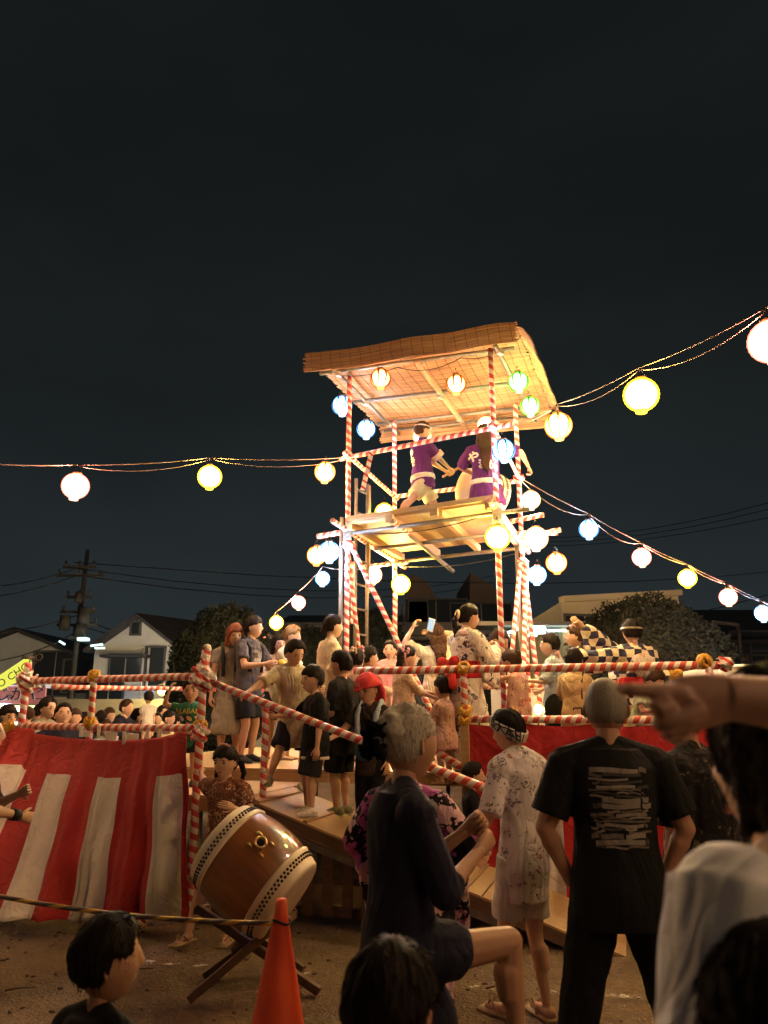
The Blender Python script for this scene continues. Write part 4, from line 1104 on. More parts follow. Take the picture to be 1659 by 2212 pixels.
# ---- food stall and banner at the left
st = empty('food_stall', gp(20, 15.5), 'food stall with pink banner lettered for buttered potatoes at the far left', 'stall')
BAN = mat('banner_pink', (0.75, 0.20, 0.24), 0.7, var=0.35, vscale=2.5, color2=(0.85, 0.45, 0.55))
Ys = 15.5
def sbox(x0, x1, y0, y1, Y, dpt, nm, m):
    a = D(x0, y0, Y); b = D(x1, y1, Y); q = MB(); q.box(V(((a.x + b.x) / 2, Y + dpt / 2, (a.z + b.z) / 2)), abs(b.x - a.x), dpt, abs(a.z - b.z)); return q.build(nm, m, st, smooth=False)
sbox(-60, 74, 1482, 1520, Ys, .06, 'banner', BAN)
sbox(76, 95, 1484, 1522, Ys, .06, 'banner', mat('banner_side', (0.65, 0.30, 0.42), .7))
sbox(-60, 98, 1474, 1481, Ys - .1, 1.8, 'awning', mat('stall_canvas', (0.5, 0.5, 0.55), .8))
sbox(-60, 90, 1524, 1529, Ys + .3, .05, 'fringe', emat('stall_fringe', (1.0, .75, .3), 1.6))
sbox(-60, 94, 1560, 1640, Ys + .4, .8, 'counter', mat('counter', (0.5, .4, .35), .7))
for dx in (-50, 93):
    a = gp(dx, Ys + .1); q = MB(); q.tube([a, V((a.x, a.y, D(dx, 1478, Ys).z))], .03, 6); q.build('pole', STEEL, st)
def letters(body, c, size, m, parent, Rm, name='lettering', depth=.004):
    me = text_mesh(body, size, depth); me.materials.clear(); me.materials.append(m)
    me.transform(Matrix.Translation(c) @ Rm.to_4x4())
    me.name = name; o = bpy.data.objects.new(name, me); COL.objects.link(o)
    if parent: o.parent = parent; o.matrix_parent_inverse = Matrix.Translation(-parent.location) if parent.type == 'EMPTY' else Matrix.Identity(4)
    return o
FACE = Matrix(((1, 0, 0), (0, 0, -1), (0, 1, 0)))            # text plane facing the camera (-Y)
INK = mat('ink_blue', (0.03, 0.04, 0.12), .7); WHITEP = mat('letter_white', (0.85, .8, .8), .7)
for i, (ch, dx) in enumerate((('じ', 4), ('ゃ', 20), ('が', 38), ('バ', 62))):
    c = D(dx, 1501 if ch != 'ゃ' else 1505, Ys - .02); sz = .30 if ch != 'ゃ' else .2
    letters(ch, c + V((0, .012, 0)), sz * 1.14, WHITEP, st, FACE); letters(ch, c + V((0, -.01, 0)), sz * .98, INK, st, FACE)
letters('タ\nー', D(86, 1500, Ys - .02), .2, INK, st, FACE)
bu = MB(); bu.ellipsoid(D(6, 1532, Ys + .4), V((.10, 0, 0)), V((0, .10, 0)), V((0, 0, .13)), 12, 8); bu.build('work_light', emat('work_light', (.75, .95, 1.0), 14.0), st)
bu = MB(); bu.ellipsoid(D(50, 1532, Ys + .5), V((.14, 0, 0)), V((0, .06, 0)), V((0, 0, .06)), 10, 6); bu.build('work_light', emat('work_light2', (.85, 1.0, .9), 6.0), st)
ld = bpy.data.lights.new('stall_light', 'POINT'); ld.energy = 35; ld.color = (.85, .95, 1); ld.shadow_soft_size = .15
lo = bpy.data.objects.new('stall_light', ld); COL.objects.link(lo); lo.location = D(8, 1532, Ys + .1) 
# yellow tilted streamer banner
yb = empty('yellow_banner', gp(20, 12), 'yellow-green advertising streamer slanting up behind the left post', 'banner')
a0, a1, a2, a3 = D(-40, 1492, 12), D(66, 1414, 12), D(70, 1428, 12), D(-40, 1512, 12)
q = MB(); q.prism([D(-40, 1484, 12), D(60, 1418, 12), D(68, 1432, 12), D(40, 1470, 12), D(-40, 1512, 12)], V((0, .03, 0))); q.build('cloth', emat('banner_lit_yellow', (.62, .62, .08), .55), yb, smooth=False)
letters('COCO CHOCO', D(22, 1463, 11.95), .16, mat('banner_ink', (.10, .08, .05), .7), yb, FACE @ Matrix.Rotation(R(36), 3, 'Z'))
q = MB(); q.beam(D(48, 1420, 12), D(72, 1421, 12), .05, .05); q.build('pole', STEEL, yb)
q = MB(); p = gp(66, 12.1); q.tube([p, D(66, 1418, 12.1)], .03, 6); q.build('pole', STEEL, yb)
# phone held up behind the left post: a lit pale screen
# white marquee / van side at the right
mq = empty('white_tent', gp(1600, 9.6), 'white canvas tent side with a printed character at the far right', 'tent')
CANV = mat('canvas_cream', (0.60, 0.54, 0.40), 0.8, var=0.08, vscale=1.3)
a, b = D(1566, 1438, 9.8), D(1800, 1438, 9.4)
q = MB(); q.prism([V((a.x, a.y, .0)), V((b.x, b.y, .0)), b, a], V((0, 2.6, 0))); q.build('side_panel', CANV, mq, smooth=False)
a_, b_ = D(1410, 1470, 10.6), D(1564, 1458, 10.4)
q = MB(); q.prism([V((a_.x, a_.y, 0)), V((b_.x, b_.y, 0)), b_, a_], V((0, 2.0, 0))); q.build('side_panel', CANV, mq, smooth=False)
q = MB(); p = D(1556, 1436, 9.7); q.tube([V((p.x + .12, p.y, 0)), p], .03, 8); q.build('pole', mat('white_pole', (.75, .72, .6), .4), mq)
q = MB(); q.tube([a + V((0, -.03, 0.0)), b + V((0, -.03, 0))], .018, 6); q.build('pole', bpy.data.materials['white_pole'], mq)
letters('住', D(1655, 1476, 9.55), .135, BLACK, mq, FACE)
# more tents and parked gear behind the dancers, lit
tb = empty('white_tent', gp(1150, 15), 'low cream tent wall behind the tower legs with a yellow lamp in front', 'tent')
q = MB(); a = D(1095, 1470, 13); b = D(1400, 1468, 13); q.prism([V((a.x, a.y, 0)), V((b.x, b.y, 0)), b, a], V((0, 2, 0))); q.build('side_panel', CANV, tb, smooth=False)
for k in range(8):
    p = D(1102 + k * 7, 1489, 12.97); q = MB(); q.tube([p, p + V((0, -.02, 0))], .012, 6); q.build('eyelet', BLACK, tb)
fl = empty('floor_lamp', SW(2.75, 2.3, HD), 'small yellow floodlight standing on the stage floor by the back right post', 'floodlight')
q = MB(); p = D(1163, 1533, 8.6); q.ellipsoid(p, V((.045, 0, 0)), V((0, .03, 0)), V((0, 0, .055)), 10, 6); q.build('bulb', emat('flood_yellow', (1, .85, .25), 14), fl)
q = MB(); p2 = D(1179, 1531, 8.7); q.ellipsoid(p2, V((.025, 0, 0)), V((0, .02, 0)), V((0, 0, .05)), 8, 6); q.build('bulb', emat('flood_yellow2', (1, .9, .2), 6), fl)
q = MB(); q.tube([V((p.x, p.y + .03, HD)), p + V((0, .03, 0))], .012, 6); q.tube([V((p2.x, p2.y + .03, HD)), p2 + V((0, .03, 0))], .012, 6); q.box(V(((p.x + p2.x) / 2, p.y + .03, HD + .02)), .3, .1, .03); q.build('stand', BLACK, fl)

# ================================================================== TAIKO DRUM in front
def skin_mat_drum():
    m = bpy.data.materials.new('drum_hide'); m.use_nodes = True; nt = m.node_tree; b = nt.nodes['Principled BSDF']
    tc = N(nt, 'ShaderNodeTexCoord'); n = N(nt, 'ShaderNodeTexNoise', {'Vector': tc.outputs['Object'], 'Scale': 8.0, 'Detail': 6.0})
    r = N(nt, 'ShaderNodeMixRGB', {0: n.outputs['Fac'], 1: (0.58, 0.46, 0.32, 1), 2: (0.80, 0.68, 0.50, 1)}); nt.links.new(r.outputs[0], b.inputs['Base Color']); b.inputs['Roughness'].default_value = .55
    return m
HIDE = skin_mat_drum()
def lacquer():
    m = bpy.data.materials.new('drum_lacquer'); m.use_nodes = True; nt = m.node_tree; b = nt.nodes['Principled BSDF']
    tc = N(nt, 'ShaderNodeTexCoord'); mp = N(nt, 'ShaderNodeMapping', {0: tc.outputs['UV'], 'Scale': (30, 1.5, 1)})
    n = N(nt, 'ShaderNodeTexNoise', {'Vector': mp.outputs[0], 'Scale': 1.0, 'Detail': 6.0, 'Distortion': 1.5})
    r = N(nt, 'ShaderNodeMixRGB', {0: n.outputs['Fac'], 1: (0.085, 0.026, 0.008, 1), 2: (0.33, 0.125, 0.030, 1)}); nt.links.new(r.outputs[0], b.inputs['Base Color'])
    b.inputs['Roughness'].default_value = .35; b.inputs['Coat Weight'].default_value = 1.0; b.inputs['Coat Roughness'].default_value = .06
    return m
LACQ = lacquer(); BRASS = mat('brass', (0.75, .52, .2), .3, 1.0); STUD = mat('iron_stud', (0.05, .045, .04), .4, .8)
def taiko(label, c, axis, r_head, r_mid, L, up, parent_name='taiko_drum', ring=True, group=None):
    c = V(c); ax = V(axis).normalized(); u = V(up); a = u.cross(ax).normalized(); b = ax.cross(a).normalized()
    t = empty(parent_name, c - UP * 0.3, label, 'drum', group)
    q = MB(); rings = []
    for k in range(17):
        f = -1 + 2 * k / 16; r = r_head + (r_mid - r_head) * (1 - f * f) ** .9
        rings.append((c + ax * f * L * .5 * .93, a, b, r, r))
    q.loft(rings, n=48); q.build('shell', LACQ, t)
    for s_ in (-1, 1):
        q = MB(); hc = c + ax * s_ * L / 2
        rsh = lambda d: r_head + (r_mid - r_head) * max(0, 1 - min(1, (L / 2 + d) / (L / 2 * .93)) ** 2) ** .9
        prof = [(-.112, rsh(-.112) + .001), (-.104, rsh(-.104) + .013), (-.088, rsh(-.088) + .010), (-.060, rsh(-.060) + .009), (-.018, rsh(-.018) + .012), (-.004, rsh(0) + .008), (.004, r_head * .985), (.008, r_head * .9), (.006, r_head * .5), (.004, r_head * .02)]
        q.loft([(hc + ax * s_ * d, a, b, k, k) for d, k in prof], n=48); q.build('drum_head', HIDE, t)
        # two rows of studs
        for row, off in ((0, -.052), (1, -.070)):
            me = None
            for k in range(64):
                an = 2 * math.pi * (k + .5 * row) / 64; dr = a * math.cos(an) + b * math.sin(an)
                p = hc + ax * s_ * off + dr * (rsh(off) + .010)
                if me is None:
                    m_ = MB(); m_.ellipsoid(V((0, 0, 0)), V((.0095, 0, 0)), V((0, .0095, 0)), V((0, 0, .0095)), 8, 5); me = m_.mesh('stud', STUD)
                o = bpy.data.objects.new('stud', me); COL.objects.link(o); o.location = p; o.parent = t; o.matrix_parent_inverse = Matrix.Translation(-t.location)
                o.scale = (r_head / .27,) * 3
    return t, c, ax, a, b
dc = DT(549, 1880, 4.55)
dax = (DT(640, 1965, 4.46) - DT(470, 1815, 4.68)).normalized()
dr_, dc_, dax_, da_, db_ = taiko('large brown lacquered barrel drum tilted on a wooden X stand', dc, dax, .240, .295, .55, (0, 0, 1))
# brass ring handle with plate facing the viewer
toc = (V((0, 0, EYE)) - dc); toc = (toc - dax * toc.dot(dax)).normalized()
side = dax.cross(toc).normalized(); upn = (toc * .90 + (UP - dax * UP.dot(dax)).normalized() * .55).normalized(); hc = dc + upn * .295
ta = dax; tb_ = upn.cross(dax).normalized()
q = MB(); q.tube([hc + upn * .02 + ta * (.032 * math.cos(k * .5236)) + tb_ * (.032 * math.sin(k * .5236)) for k in range(13)], .007, 8); q.build('ring_handle', BRASS, dr_)
for i, j in ((1, 1), (1, -1), (-1, 1), (-1, -1)):
    q = MB(); q.ellipsoid(hc + ta * i * .045 + tb_ * j * .045 - upn * .004, ta * .022, tb_ * .010, upn * .012, 8, 6); q.build('bracket', BRASS, dr_)
q = MB(); q.box(hc - upn * .006, .05, .05, .02, Matrix((ta, tb_, upn)).transposed()); q.build('bracket', STUD, dr_, smooth=False)
# the X stand
xs_ = empty('drum_stand', V((dc.x, dc.y, 0)), 'dark wooden X-shaped folding stand under the big drum', 'stand')
cr = DT(512, 2042, 4.50)
for nm, a, b in (('leg', DT(425, 1960, 4.62), DG(690, 2142, .02)), ('leg', DT(612, 1985, 4.40), DG(408, 2160, .02)), ('leg', DT(455, 1955, 4.98), DG(655, 2095, .02)), ('leg', DT(640, 1965, 4.8), DG(440, 2110, .02))):
    q = MB(); q.beam(a, b, .045, .055, up=(0, 1, 0)); bevel(q.build(nm, DARKWOOD, xs_, smooth=False), .006)
q = MB(); q.tube([cr + V((0, -.08, 0)), cr + V((0.05, .42, 0.02))], .022, 8); q.build('cross_bar', DARKWOOD, xs_)
q = MB(); q.beam(DT(425, 1968, 4.60), DT(452, 1960, 4.98), .04, .04); q.build('cross_bar', DARKWOOD, xs_, smooth=False)
q = MB(); q.beam(DT(606, 1992, 4.42), DT(635, 1975, 4.8), .04, .04); q.build('cross_bar', DARKWOOD, xs_, smooth=False)

# ---- traffic cone and rope
def cone():
    tip = DT(608, 1940, 3.66); bx, by = tip.x, tip.y
    t = empty('traffic_cone', (bx, by, 0), 'orange-red traffic cone standing at the end of the black and yellow rope', 'cone')
    X, Yv = V((1, 0, 0)), V((0, 1, 0)); m = mat('cone_plastic', (0.75, 0.085, 0.025), .42, spec=.45, var=.12, vscale=5)
    H = tip.z; c0 = V((bx, by, 0))
    q = MB(); pr = [(.03, .148), (.05, .142), (H * .5, .086), (H - .06, .030), (H - .012, .027), (H - .002, .020), (H, .012)]
    q.loft([(c0 + UP * z_, X, Yv, r, r) for z_, r in pr], n=40); q.build('body', m, t)
    q = MB(); q.box(c0 + UP * .017, .37, .37, .034); bevel(q.build('base', m, t, smooth=False), .01)
    rz = DT(605, 1994, 3.6).z
    rr = .030 + (H - rz) * .115
    q = MB(); q.tube([c0 + UP * (rz + .01 * math.sin(k)) + X * (rr * math.cos(k * .5236)) + Yv * (rr * math.sin(k * .5236)) for k in range(13)], .006, 6)
    r = q.build('rope_loop', BLACK, t)
    a = V((bx - rr * .8, by - .04, rz)); b = DT(-60, 1924, 4.1)
    q = MB(); q.tube([a.lerp(b, k / 30) - UP * .035 * 4 * (k / 30) * (1 - k / 30) for k in range(31)], .0115, 10)
    tag(q.build('barrier_rope', ROPE_BY, None), 'black and yellow twisted barrier rope stretched low from the left edge to the cone', 'rope')
cone()
# ================================================================== PEOPLE
_tmp = bpy.data.scenes.new('workbench')
def cook(me, vox, smooth=2, disp=0.0, dscale=0.12, fine=0.0):
    """weld overlapping closed shells into one continuous surface"""
    o = bpy.data.objects.new('w', me); _tmp.collection.objects.link(o)
    m = o.modifiers.new('r', 'REMESH'); m.mode = 'VOXEL'; m.voxel_size = vox; m.use_smooth_shade = True
    if smooth:
        m2 = o.modifiers.new('s', 'SMOOTH'); m2.factor = 0.5; m2.iterations = smooth
    if disp:
        tx = bpy.data.textures.get('fold%g' % dscale) or bpy.data.textures.new('fold%g' % dscale, 'CLOUDS')
        tx.noise_scale = dscale; tx.noise_depth = 1
        m3 = o.modifiers.new('d', 'DISPLACE'); m3.texture = tx; m3.strength = disp; m3.mid_level = 0.5; m3.texture_coords = 'GLOBAL'
    vl = _tmp.view_layers[0]; vl.update()
    dg = vl.depsgraph
    r = bpy.data.meshes.new_from_object(o.evaluated_get(dg))
    bpy.data.objects.remove(o); bpy.data.meshes.remove(me)
    return r
def merge(name, meshes, m):
    bm = bmesh.new()
    for me in meshes: bm.from_mesh(me)
    out = bpy.data.meshes.new(name); bm.to_mesh(out); bm.free()
    for me in meshes: bpy.data.meshes.remove(me)
    out.materials.clear(); out.materials.append(m)
    out.polygons.foreach_set('use_smooth', [True] * len(out.polygons)); out.polygons.foreach_set('material_index', [0] * len(out.polygons)); out.update()
    return out
def place(name, me, parent, m=None, label=None):
    if m: me.materials.clear(); me.materials.append(m)
    o = bpy.data.objects.new(name, me); COL.objects.link(o)
    if parent:
        o.parent = parent
        o.matrix_parent_inverse = Matrix.Translation(-parent.location) if parent.type == 'EMPTY' else Matrix.Identity(4)
    if label: o['label'] = label
    return o

def skin_m(name, col):
    if name in MATS: return MATS[name]
    m = mat(name, col, 0.52, var=0.12, vscale=9, spec=0.35, bump=0.08, bscale=120)
    b = m.node_tree.nodes['Principled BSDF']; b.inputs['Subsurface Weight'].default_value = 0.06; b.inputs['Subsurface Radius'].default_value = (.02, .008, .004)
    return m
SK = skin_m('skin', (0.56, 0.33, 0.215)); SKP = skin_m('skin_pale', (0.64, 0.42, 0.30)); SKT = skin_m('skin_tan', (0.42, 0.22, 0.13))
def hair_m(name, col, rough=0.58):
    if name in MATS: return MATS[name]
    m = bpy.data.materials.new(name); m.use_nodes = True; nt = m.node_tree; b = nt.nodes['Principled BSDF']
    tc = N(nt, 'ShaderNodeTexCoord'); mp = N(nt, 'ShaderNodeMapping', {0: tc.outputs['Object'], 'Scale': (1, 1, .18)})
    n = N(nt, 'ShaderNodeTexNoise', {'Vector': mp.outputs[0], 'Scale': 120.0, 'Detail': 4.0, 'Roughness': .7})
    r = N(nt, 'ShaderNodeMixRGB', {0: n.outputs['Fac'], 1: tuple(x * .5 for x in col) + (1,), 2: tuple(min(1, x * 1.6) for x in col) + (1,)})
    nt.links.new(r.outputs[0], b.inputs['Base Color']); b.inputs['Roughness'].default_value = rough; b.inputs['Specular IOR Level'].default_value = .10
    bp = N(nt, 'ShaderNodeBump', {'Height': n.outputs['Fac'], 'Strength': .5, 'Distance': .006}); nt.links.new(bp.outputs[0], b.inputs['Normal'])
    MATS[name] = m; return m
HB = hair_m('hair_black', (0.014, 0.010, 0.008)); HD_ = hair_m('hair_dark_brown', (0.045, 0.022, 0.012)); HR = hair_m('hair_red_brown', (0.17, 0.055, 0.028)); HL_ = hair_m('hair_light_brown', (0.22, 0.14, 0.07))
HG = hair_m('hair_grey', (0.36, 0.31, 0.25)); HS_ = hair_m('hair_salt_pepper', (0.20, 0.17, 0.14), .6)

def cloth(name, col, rough=0.85, bump=.55, scale=6.0, sheen=0.0):
    if name in MATS: return MATS[name]
    m = bpy.data.materials.new(name); m.use_nodes = True; nt = m.node_tree; b = nt.nodes['Principled BSDF']
    tc = N(nt, 'ShaderNodeTexCoord'); o = tc.outputs['Object']
    n = N(nt, 'ShaderNodeTexNoise', {'Vector': o, 'Scale': 3.0, 'Detail': 5.0})
    r = N(nt, 'ShaderNodeMixRGB', {0: n.outputs['Fac'], 1: tuple(x * .82 for x in col) + (1,), 2: tuple(min(1, x * 1.12) for x in col) + (1,)})
    nt.links.new(r.outputs[0], b.inputs['Base Color']); b.inputs['Roughness'].default_value = rough; b.inputs['Specular IOR Level'].default_value = .2
    b.inputs['Sheen Weight'].default_value = sheen
    cloth_bump(nt, b, o, bump, scale); MATS[name] = m; return m
def pattern(name, bg, fgs, scale=9.0, size=.38, distort=.25, rough=.85, petals=True, thin=False):
    """printed cloth: blotches / flowers of the colours fgs on bg, fixed to the cloth"""
    if name in MATS: return MATS[name]
    m = bpy.data.materials.new(name); m.use_nodes = True; nt = m.node_tree; b = nt.nodes['Principled BSDF']
    tc = N(nt, 'ShaderNodeTexCoord'); o = tc.outputs['Object']
    nz = N(nt, 'ShaderNodeTexNoise', {'Vector': o, 'Scale': scale * (1.6 if not petals else 2.2), 'Detail': 2.0})
    wob = N(nt, 'ShaderNodeMixRGB', {0: distort, 1: o, 2: nz.outputs['Color']})
    wob.blend_type = 'LINEAR_LIGHT'; wob.inputs[0].default_value = distort * .12
    v = N(nt, 'ShaderNodeTexVoronoi', {'Vector': wob.outputs[0], 'Scale': scale, 'Randomness': .85})
    sel = N(nt, 'ShaderNodeSeparateXYZ', {0: v.outputs['Color']})
    pick = N(nt, 'ShaderNodeValToRGB', {0: sel.outputs['X']}); pick.color_ramp.interpolation = 'CONSTANT'
    el = pick.color_ramp.elements
    while len(el) < len(fgs): el.new(.5)
    for i, c in enumerate(fgs): el[i].position = i / len(fgs); el[i].color = (*c, 1)
    rad = M_(nt, 'MULTIPLY', M_(nt, 'ADD', .55, M_(nt, 'MULTIPLY', sel.outputs['Y'], .6)), size)
    inside = M_(nt, 'LESS_THAN', v.outputs['Distance'], rad)
    if thin: inside = M_(nt, 'MULTIPLY', inside, M_(nt, 'GREATER_THAN', v.outputs['Distance'], M_(nt, 'MULTIPLY', rad, .55)))
    present = M_(nt, 'GREATER_THAN', sel.outputs['Z'], .12)
    mx = N(nt, 'ShaderNodeMixRGB', {0: M_(nt, 'MULTIPLY', inside, present), 1: (*bg, 1), 2: pick.outputs[0]})
    core = M_(nt, 'LESS_THAN', v.outputs['Distance'], M_(nt, 'MULTIPLY', rad, .28))
    mx2 = N(nt, 'ShaderNodeMixRGB', {0: M_(nt, 'MULTIPLY', core, M_(nt, 'MULTIPLY', present, .55)), 1: mx.outputs[0], 2: tuple(x * .35 for x in fgs[0]) + (1,)})
    nt.links.new(mx2.outputs[0], b.inputs['Base Color']); b.inputs['Roughness'].default_value = rough; b.inputs['Specular IOR Level'].default_value = .2
    cloth_bump(nt, b, o, .5, 6.0); MATS[name] = m; return m
def checks(name, yaw, c1=(.72, .60, .42), c2=(.020, .018, .055), scale=14.0):
    m = bpy.data.materials.new(name); m.use_nodes = True; nt = m.node_tree; b = nt.nodes['Principled BSDF']
    tc = N(nt, 'ShaderNodeTexCoord'); mp = N(nt, 'ShaderNodeMapping', {0: tc.outputs['Object'], 'Rotation': (0, 0, yaw)})
    s = N(nt, 'ShaderNodeSeparateXYZ', {0: mp.outputs[0]}); n = N(nt, 'ShaderNodeTexNoise', {'Vector': tc.outputs['Object'], 'Scale': 6.0})
    wb = M_(nt, 'MULTIPLY', n.outputs['Fac'], .8)
    a = M_(nt, 'FLOOR', M_(nt, 'ADD', M_(nt, 'MULTIPLY', s.outputs['X'], scale), wb)); c = M_(nt, 'FLOOR', M_(nt, 'ADD', M_(nt, 'MULTIPLY', s.outputs['Z'], scale), wb))
    f = M_(nt, 'FRACT', M_(nt, 'MULTIPLY', M_(nt, 'ADD', M_(nt, 'ADD', a, c), 100.25), .5))
    mx = N(nt, 'ShaderNodeMixRGB', {0: M_(nt, 'GREATER_THAN', f, .5), 1: (*c1, 1), 2: (*c2, 1)}); nt.links.new(mx.outputs[0], b.inputs['Base Color']); b.inputs['Roughness'].default_value = .8
    cloth_bump(nt, b, tc.outputs['Object'], .3, 6.5); return m

def ik(S, T, a, b, hint):
    d = T - S; L_ = d.length; L_ = max(min(L_, (a + b) * .999), abs(a - b) * 1.01 + 1e-4); dn = d.normalized(); T2 = S + dn * L_
    x = (a * a - b * b + L_ * L_) / (2 * L_); y = math.sqrt(max(0, a * a - x * x))
    h = hint - dn * hint.dot(dn)
    if h.length < 1e-4: h = dn.orthogonal()
    return S + dn * x + h.normalized() * y, T2

ARM = {'down': (.035, .03, -.31), 'front': (-.02, .20, -.13), 'rail': (.03, .20, -.14), 'hip': (.10, .02, -.20), 'up': (.02, .12, .22), 'face': (-.08, .12, .02), 'clap': (-.08, .22, -.05), 'back': (.04, -.06, -.29), 'out': (.25, .05, .02), 'bag': (.0, .10, -.16)}
class P: pass
def person(label, dx, dy, Y, zf=None, yaw=180, h=None, group=None, build=1.0, skin=SK, hair='short', hm=HB, lean=0, side=0, hyaw=0, hpitch=0, hroll=0, la='down', ra='down', lel=None, rel=None,
           legs=None, crouch=0.0, top=('tee', None), bottom=('shorts', None), shoes=None, face=True, cat='person', vox=None, fingers=True, near=False, name='person', curl=.5, hem=None, feet=True, eyes=True, hk=1.0, nk=-.016):
    f = V((math.sin(R(yaw)), math.cos(R(yaw)), 0)); l = UP.cross(f)
    tgt = D(dx, dy, Y); zf = 0.0 if zf is None else zf
    fit = h is None
    hh = h or (tgt.z - zf); X = tgt.x
    legs = legs or ((.055, .0, .0), (.055, .0, .0))
    for it in range(4):
        J = P(); J.h = hh; J.HL = (.162 + .046 * hh) * hk; HLn = J.HL
        J.pos = V((X, Y, zf)); lf = .490 if hh > 1.45 else .465; legz = lf * hh * (1 - crouch)
        J.hip = J.pos + UP * (legz + .0 * hh)
        sp = (UP * math.cos(R(lean)) + f * math.sin(R(lean)) + l * math.sin(R(side))).normalized()
        TL = hh - HLn + nk * hh - lf * hh
        J.neck = J.hip + sp * TL; J.sp = sp
        fp = (f - sp * f.dot(sp)).normalized(); J.fp = fp
        hy = R(yaw + hyaw); hf = V((math.sin(hy), math.cos(hy), 0)); pr = R(hpitch)
        J.hu = (UP * math.cos(pr) + hf * math.sin(pr) + l * math.sin(R(hroll + side * .5))).normalized()
        J.hf = (hf * math.cos(pr) - UP * math.sin(pr)); J.hf = (J.hf - J.hu * J.hf.dot(J.hu)).normalized(); J.hl = J.hu.cross(J.hf)
        J.head = J.neck - sp * ((nk + .0 - .002) * hh) + J.hu * (HLn * .50) + J.hf * (.020 * hh)
        topz = (J.head + UP * HLn * .5)
        if fit: hh += (tgt.z - topz.z) * .8
        X += tgt.x - topz.x
    J.pos.x = X
    h = hh; t_cam = (J.head - V((0, 0, EYE))).length
    vox = vox or max(.0062, min(.02, .00165 * t_cam))
    J.f, J.l, J.yaw = f, l, yaw; J.vox = vox
    shw = .108 * h * build if h > 1.45 else .100 * h * build
    if h < 1.2: shw = .098 * h * build
    tag_root = empty(name, J.pos, label, cat, group); J.root = tag_root
    # limbs
    UA, FA = .165 * h, .145 * h
    J.sh = {}; J.el = {}; J.wr = {}
    for s_, spec, eh in ((1, la, lel), (-1, ra, rel)):
        S = J.neck - J.sp * (.044 * h) + l * s_ * shw
        o = ARM[spec] if isinstance(spec, str) else spec
        if isinstance(o, tuple) and len(o) == 3: T = S + l * s_ * (o[0] * h) + f * (o[1] * h) + UP * (o[2] * h)
        else: T = V(o)
        hint = (l * s_ * .5 - f * .5 - UP * .6) if eh is None else (l * s_ * eh[0] + f * eh[1] + UP * eh[2])
        E, W2 = ik(S, T, UA, FA, hint); J.sh[s_], J.el[s_], J.wr[s_] = S, E, W2
    TH_, SH_ = (lf - .042) * .515 * h, (lf - .042) * .495 * h
    J.hj = {}; J.kn = {}; J.an = {}
    for s_, o in ((1, legs[0]), (-1, legs[1])):
        H = J.hip + l * s_ * (.050 * h)
        A = J.pos + l * s_ * (o[0] * h) + f * (o[1] * h) + UP * (o[2] * h + .042 * h)
        if len(o) > 3: A.z += o[3]
        K, A2 = ik(H, A, TH_, SH_, f); J.hj[s_], J.kn[s_], J.an[s_] = H, K, A2
    bd = build
    # torso profile: (fraction along spine, half width, half depth) in units of h
    prof = [(-.22, .080, .060), (-.12, .094, .072), (0, .096, .072), (.25, .086, .062), (.42, .080, .058), (.65, .092, .064), (.84, .098, .060), (.94, .082, .048), (1.0, .045, .038)]
    if h < 1.35: prof = [(a, w * .98, d * 1.05) for a, w, d in prof]
    J.prof = prof
    def tring(t, m=0.0, wk=1.0, dk_=1.0):
        for (a, w, d), (a2, w2, d2) in zip(prof, prof[1:]):
            if t <= a2 or a2 == 1.0:
                k = max(0, min(1, (t - a) / (a2 - a))); w_ = w + (w2 - w) * k; d_ = d + (d2 - d) * k; break
        c = J.hip + J.sp * (TL * t) if t > 0 else J.hip + UP * (TL * t) 
        c = c - fp * (.006 * h)
        return (c, l, fp, (w_ * bd * h + m) * wk, (d_ * bd * h + m) * dk_)
    J.tring = tring; J.TL = TL
    far = t_cam > 11
    b = MB()
    b.loft([tring(t, -.008 * h if t > .7 else 0) for t in (-.18, -.1, 0, .15, .3, .45, .6, .75, .86, .94, 1.0)], n=16)
    b.capsule(J.neck - J.sp * .03 * h, J.head - J.hu * HLn * .28 - J.hf * .01 * h, .034 * h * bd ** .5, .030 * h * bd ** .5)
    for s_ in (1, -1):
        b.capsule(J.neck + J.sp * .004 * h - fp * .004 * h, J.sh[s_], .021 * h, .022 * h)
    for s_ in (1, -1):
        k = bd ** .6
        b.capsule(J.sh[s_], J.el[s_], .031 * h * k, .024 * h * k); b.capsule(J.el[s_], J.wr[s_], .0245 * h * k, .0155 * h * k)
        m_ = J.el[s_].lerp(J.wr[s_], .3); b.capsule(m_ - (J.wr[s_] - J.el[s_]) * .05, m_ + (J.wr[s_] - J.el[s_]) * .15, .0255 * h * k, .021 * h * k)
        b.capsule(J.hj[s_] - UP * .01 * h, J.kn[s_], .054 * h * k, .034 * h * k)
        b.capsule(J.kn[s_], J.an[s_], .033 * h * k, .020 * h * k)
        cf = J.kn[s_].lerp(J.an[s_], .28) - f * .010 * h; b.capsule(cf, cf + (J.an[s_] - J.kn[s_]) * .18, .036 * h * k, .030 * h * k)
        fd = (f + l * s_ * .18).normalized(); J.fd = fd
        b.capsule(J.an[s_] - UP * .018 * h - fd * .02 * h, J.an[s_] - UP * .026 * h + fd * .085 * h, .020 * h, .014 * h)
    meshes = [cook(b.mesh('b', [], True), vox, 3)]
    # head
    hw, hd, hz = .345 * HLn, .43 * HLn, .5 * HLn
    ss = lambda x, a, c: max(0.0, min(1.0, (x - a) / (c - a))) ** 2 * (3 - 2 * max(0.0, min(1.0, (x - a) / (c - a))))
    G = lambda x, s: math.exp(-(x * x) / (s * s))
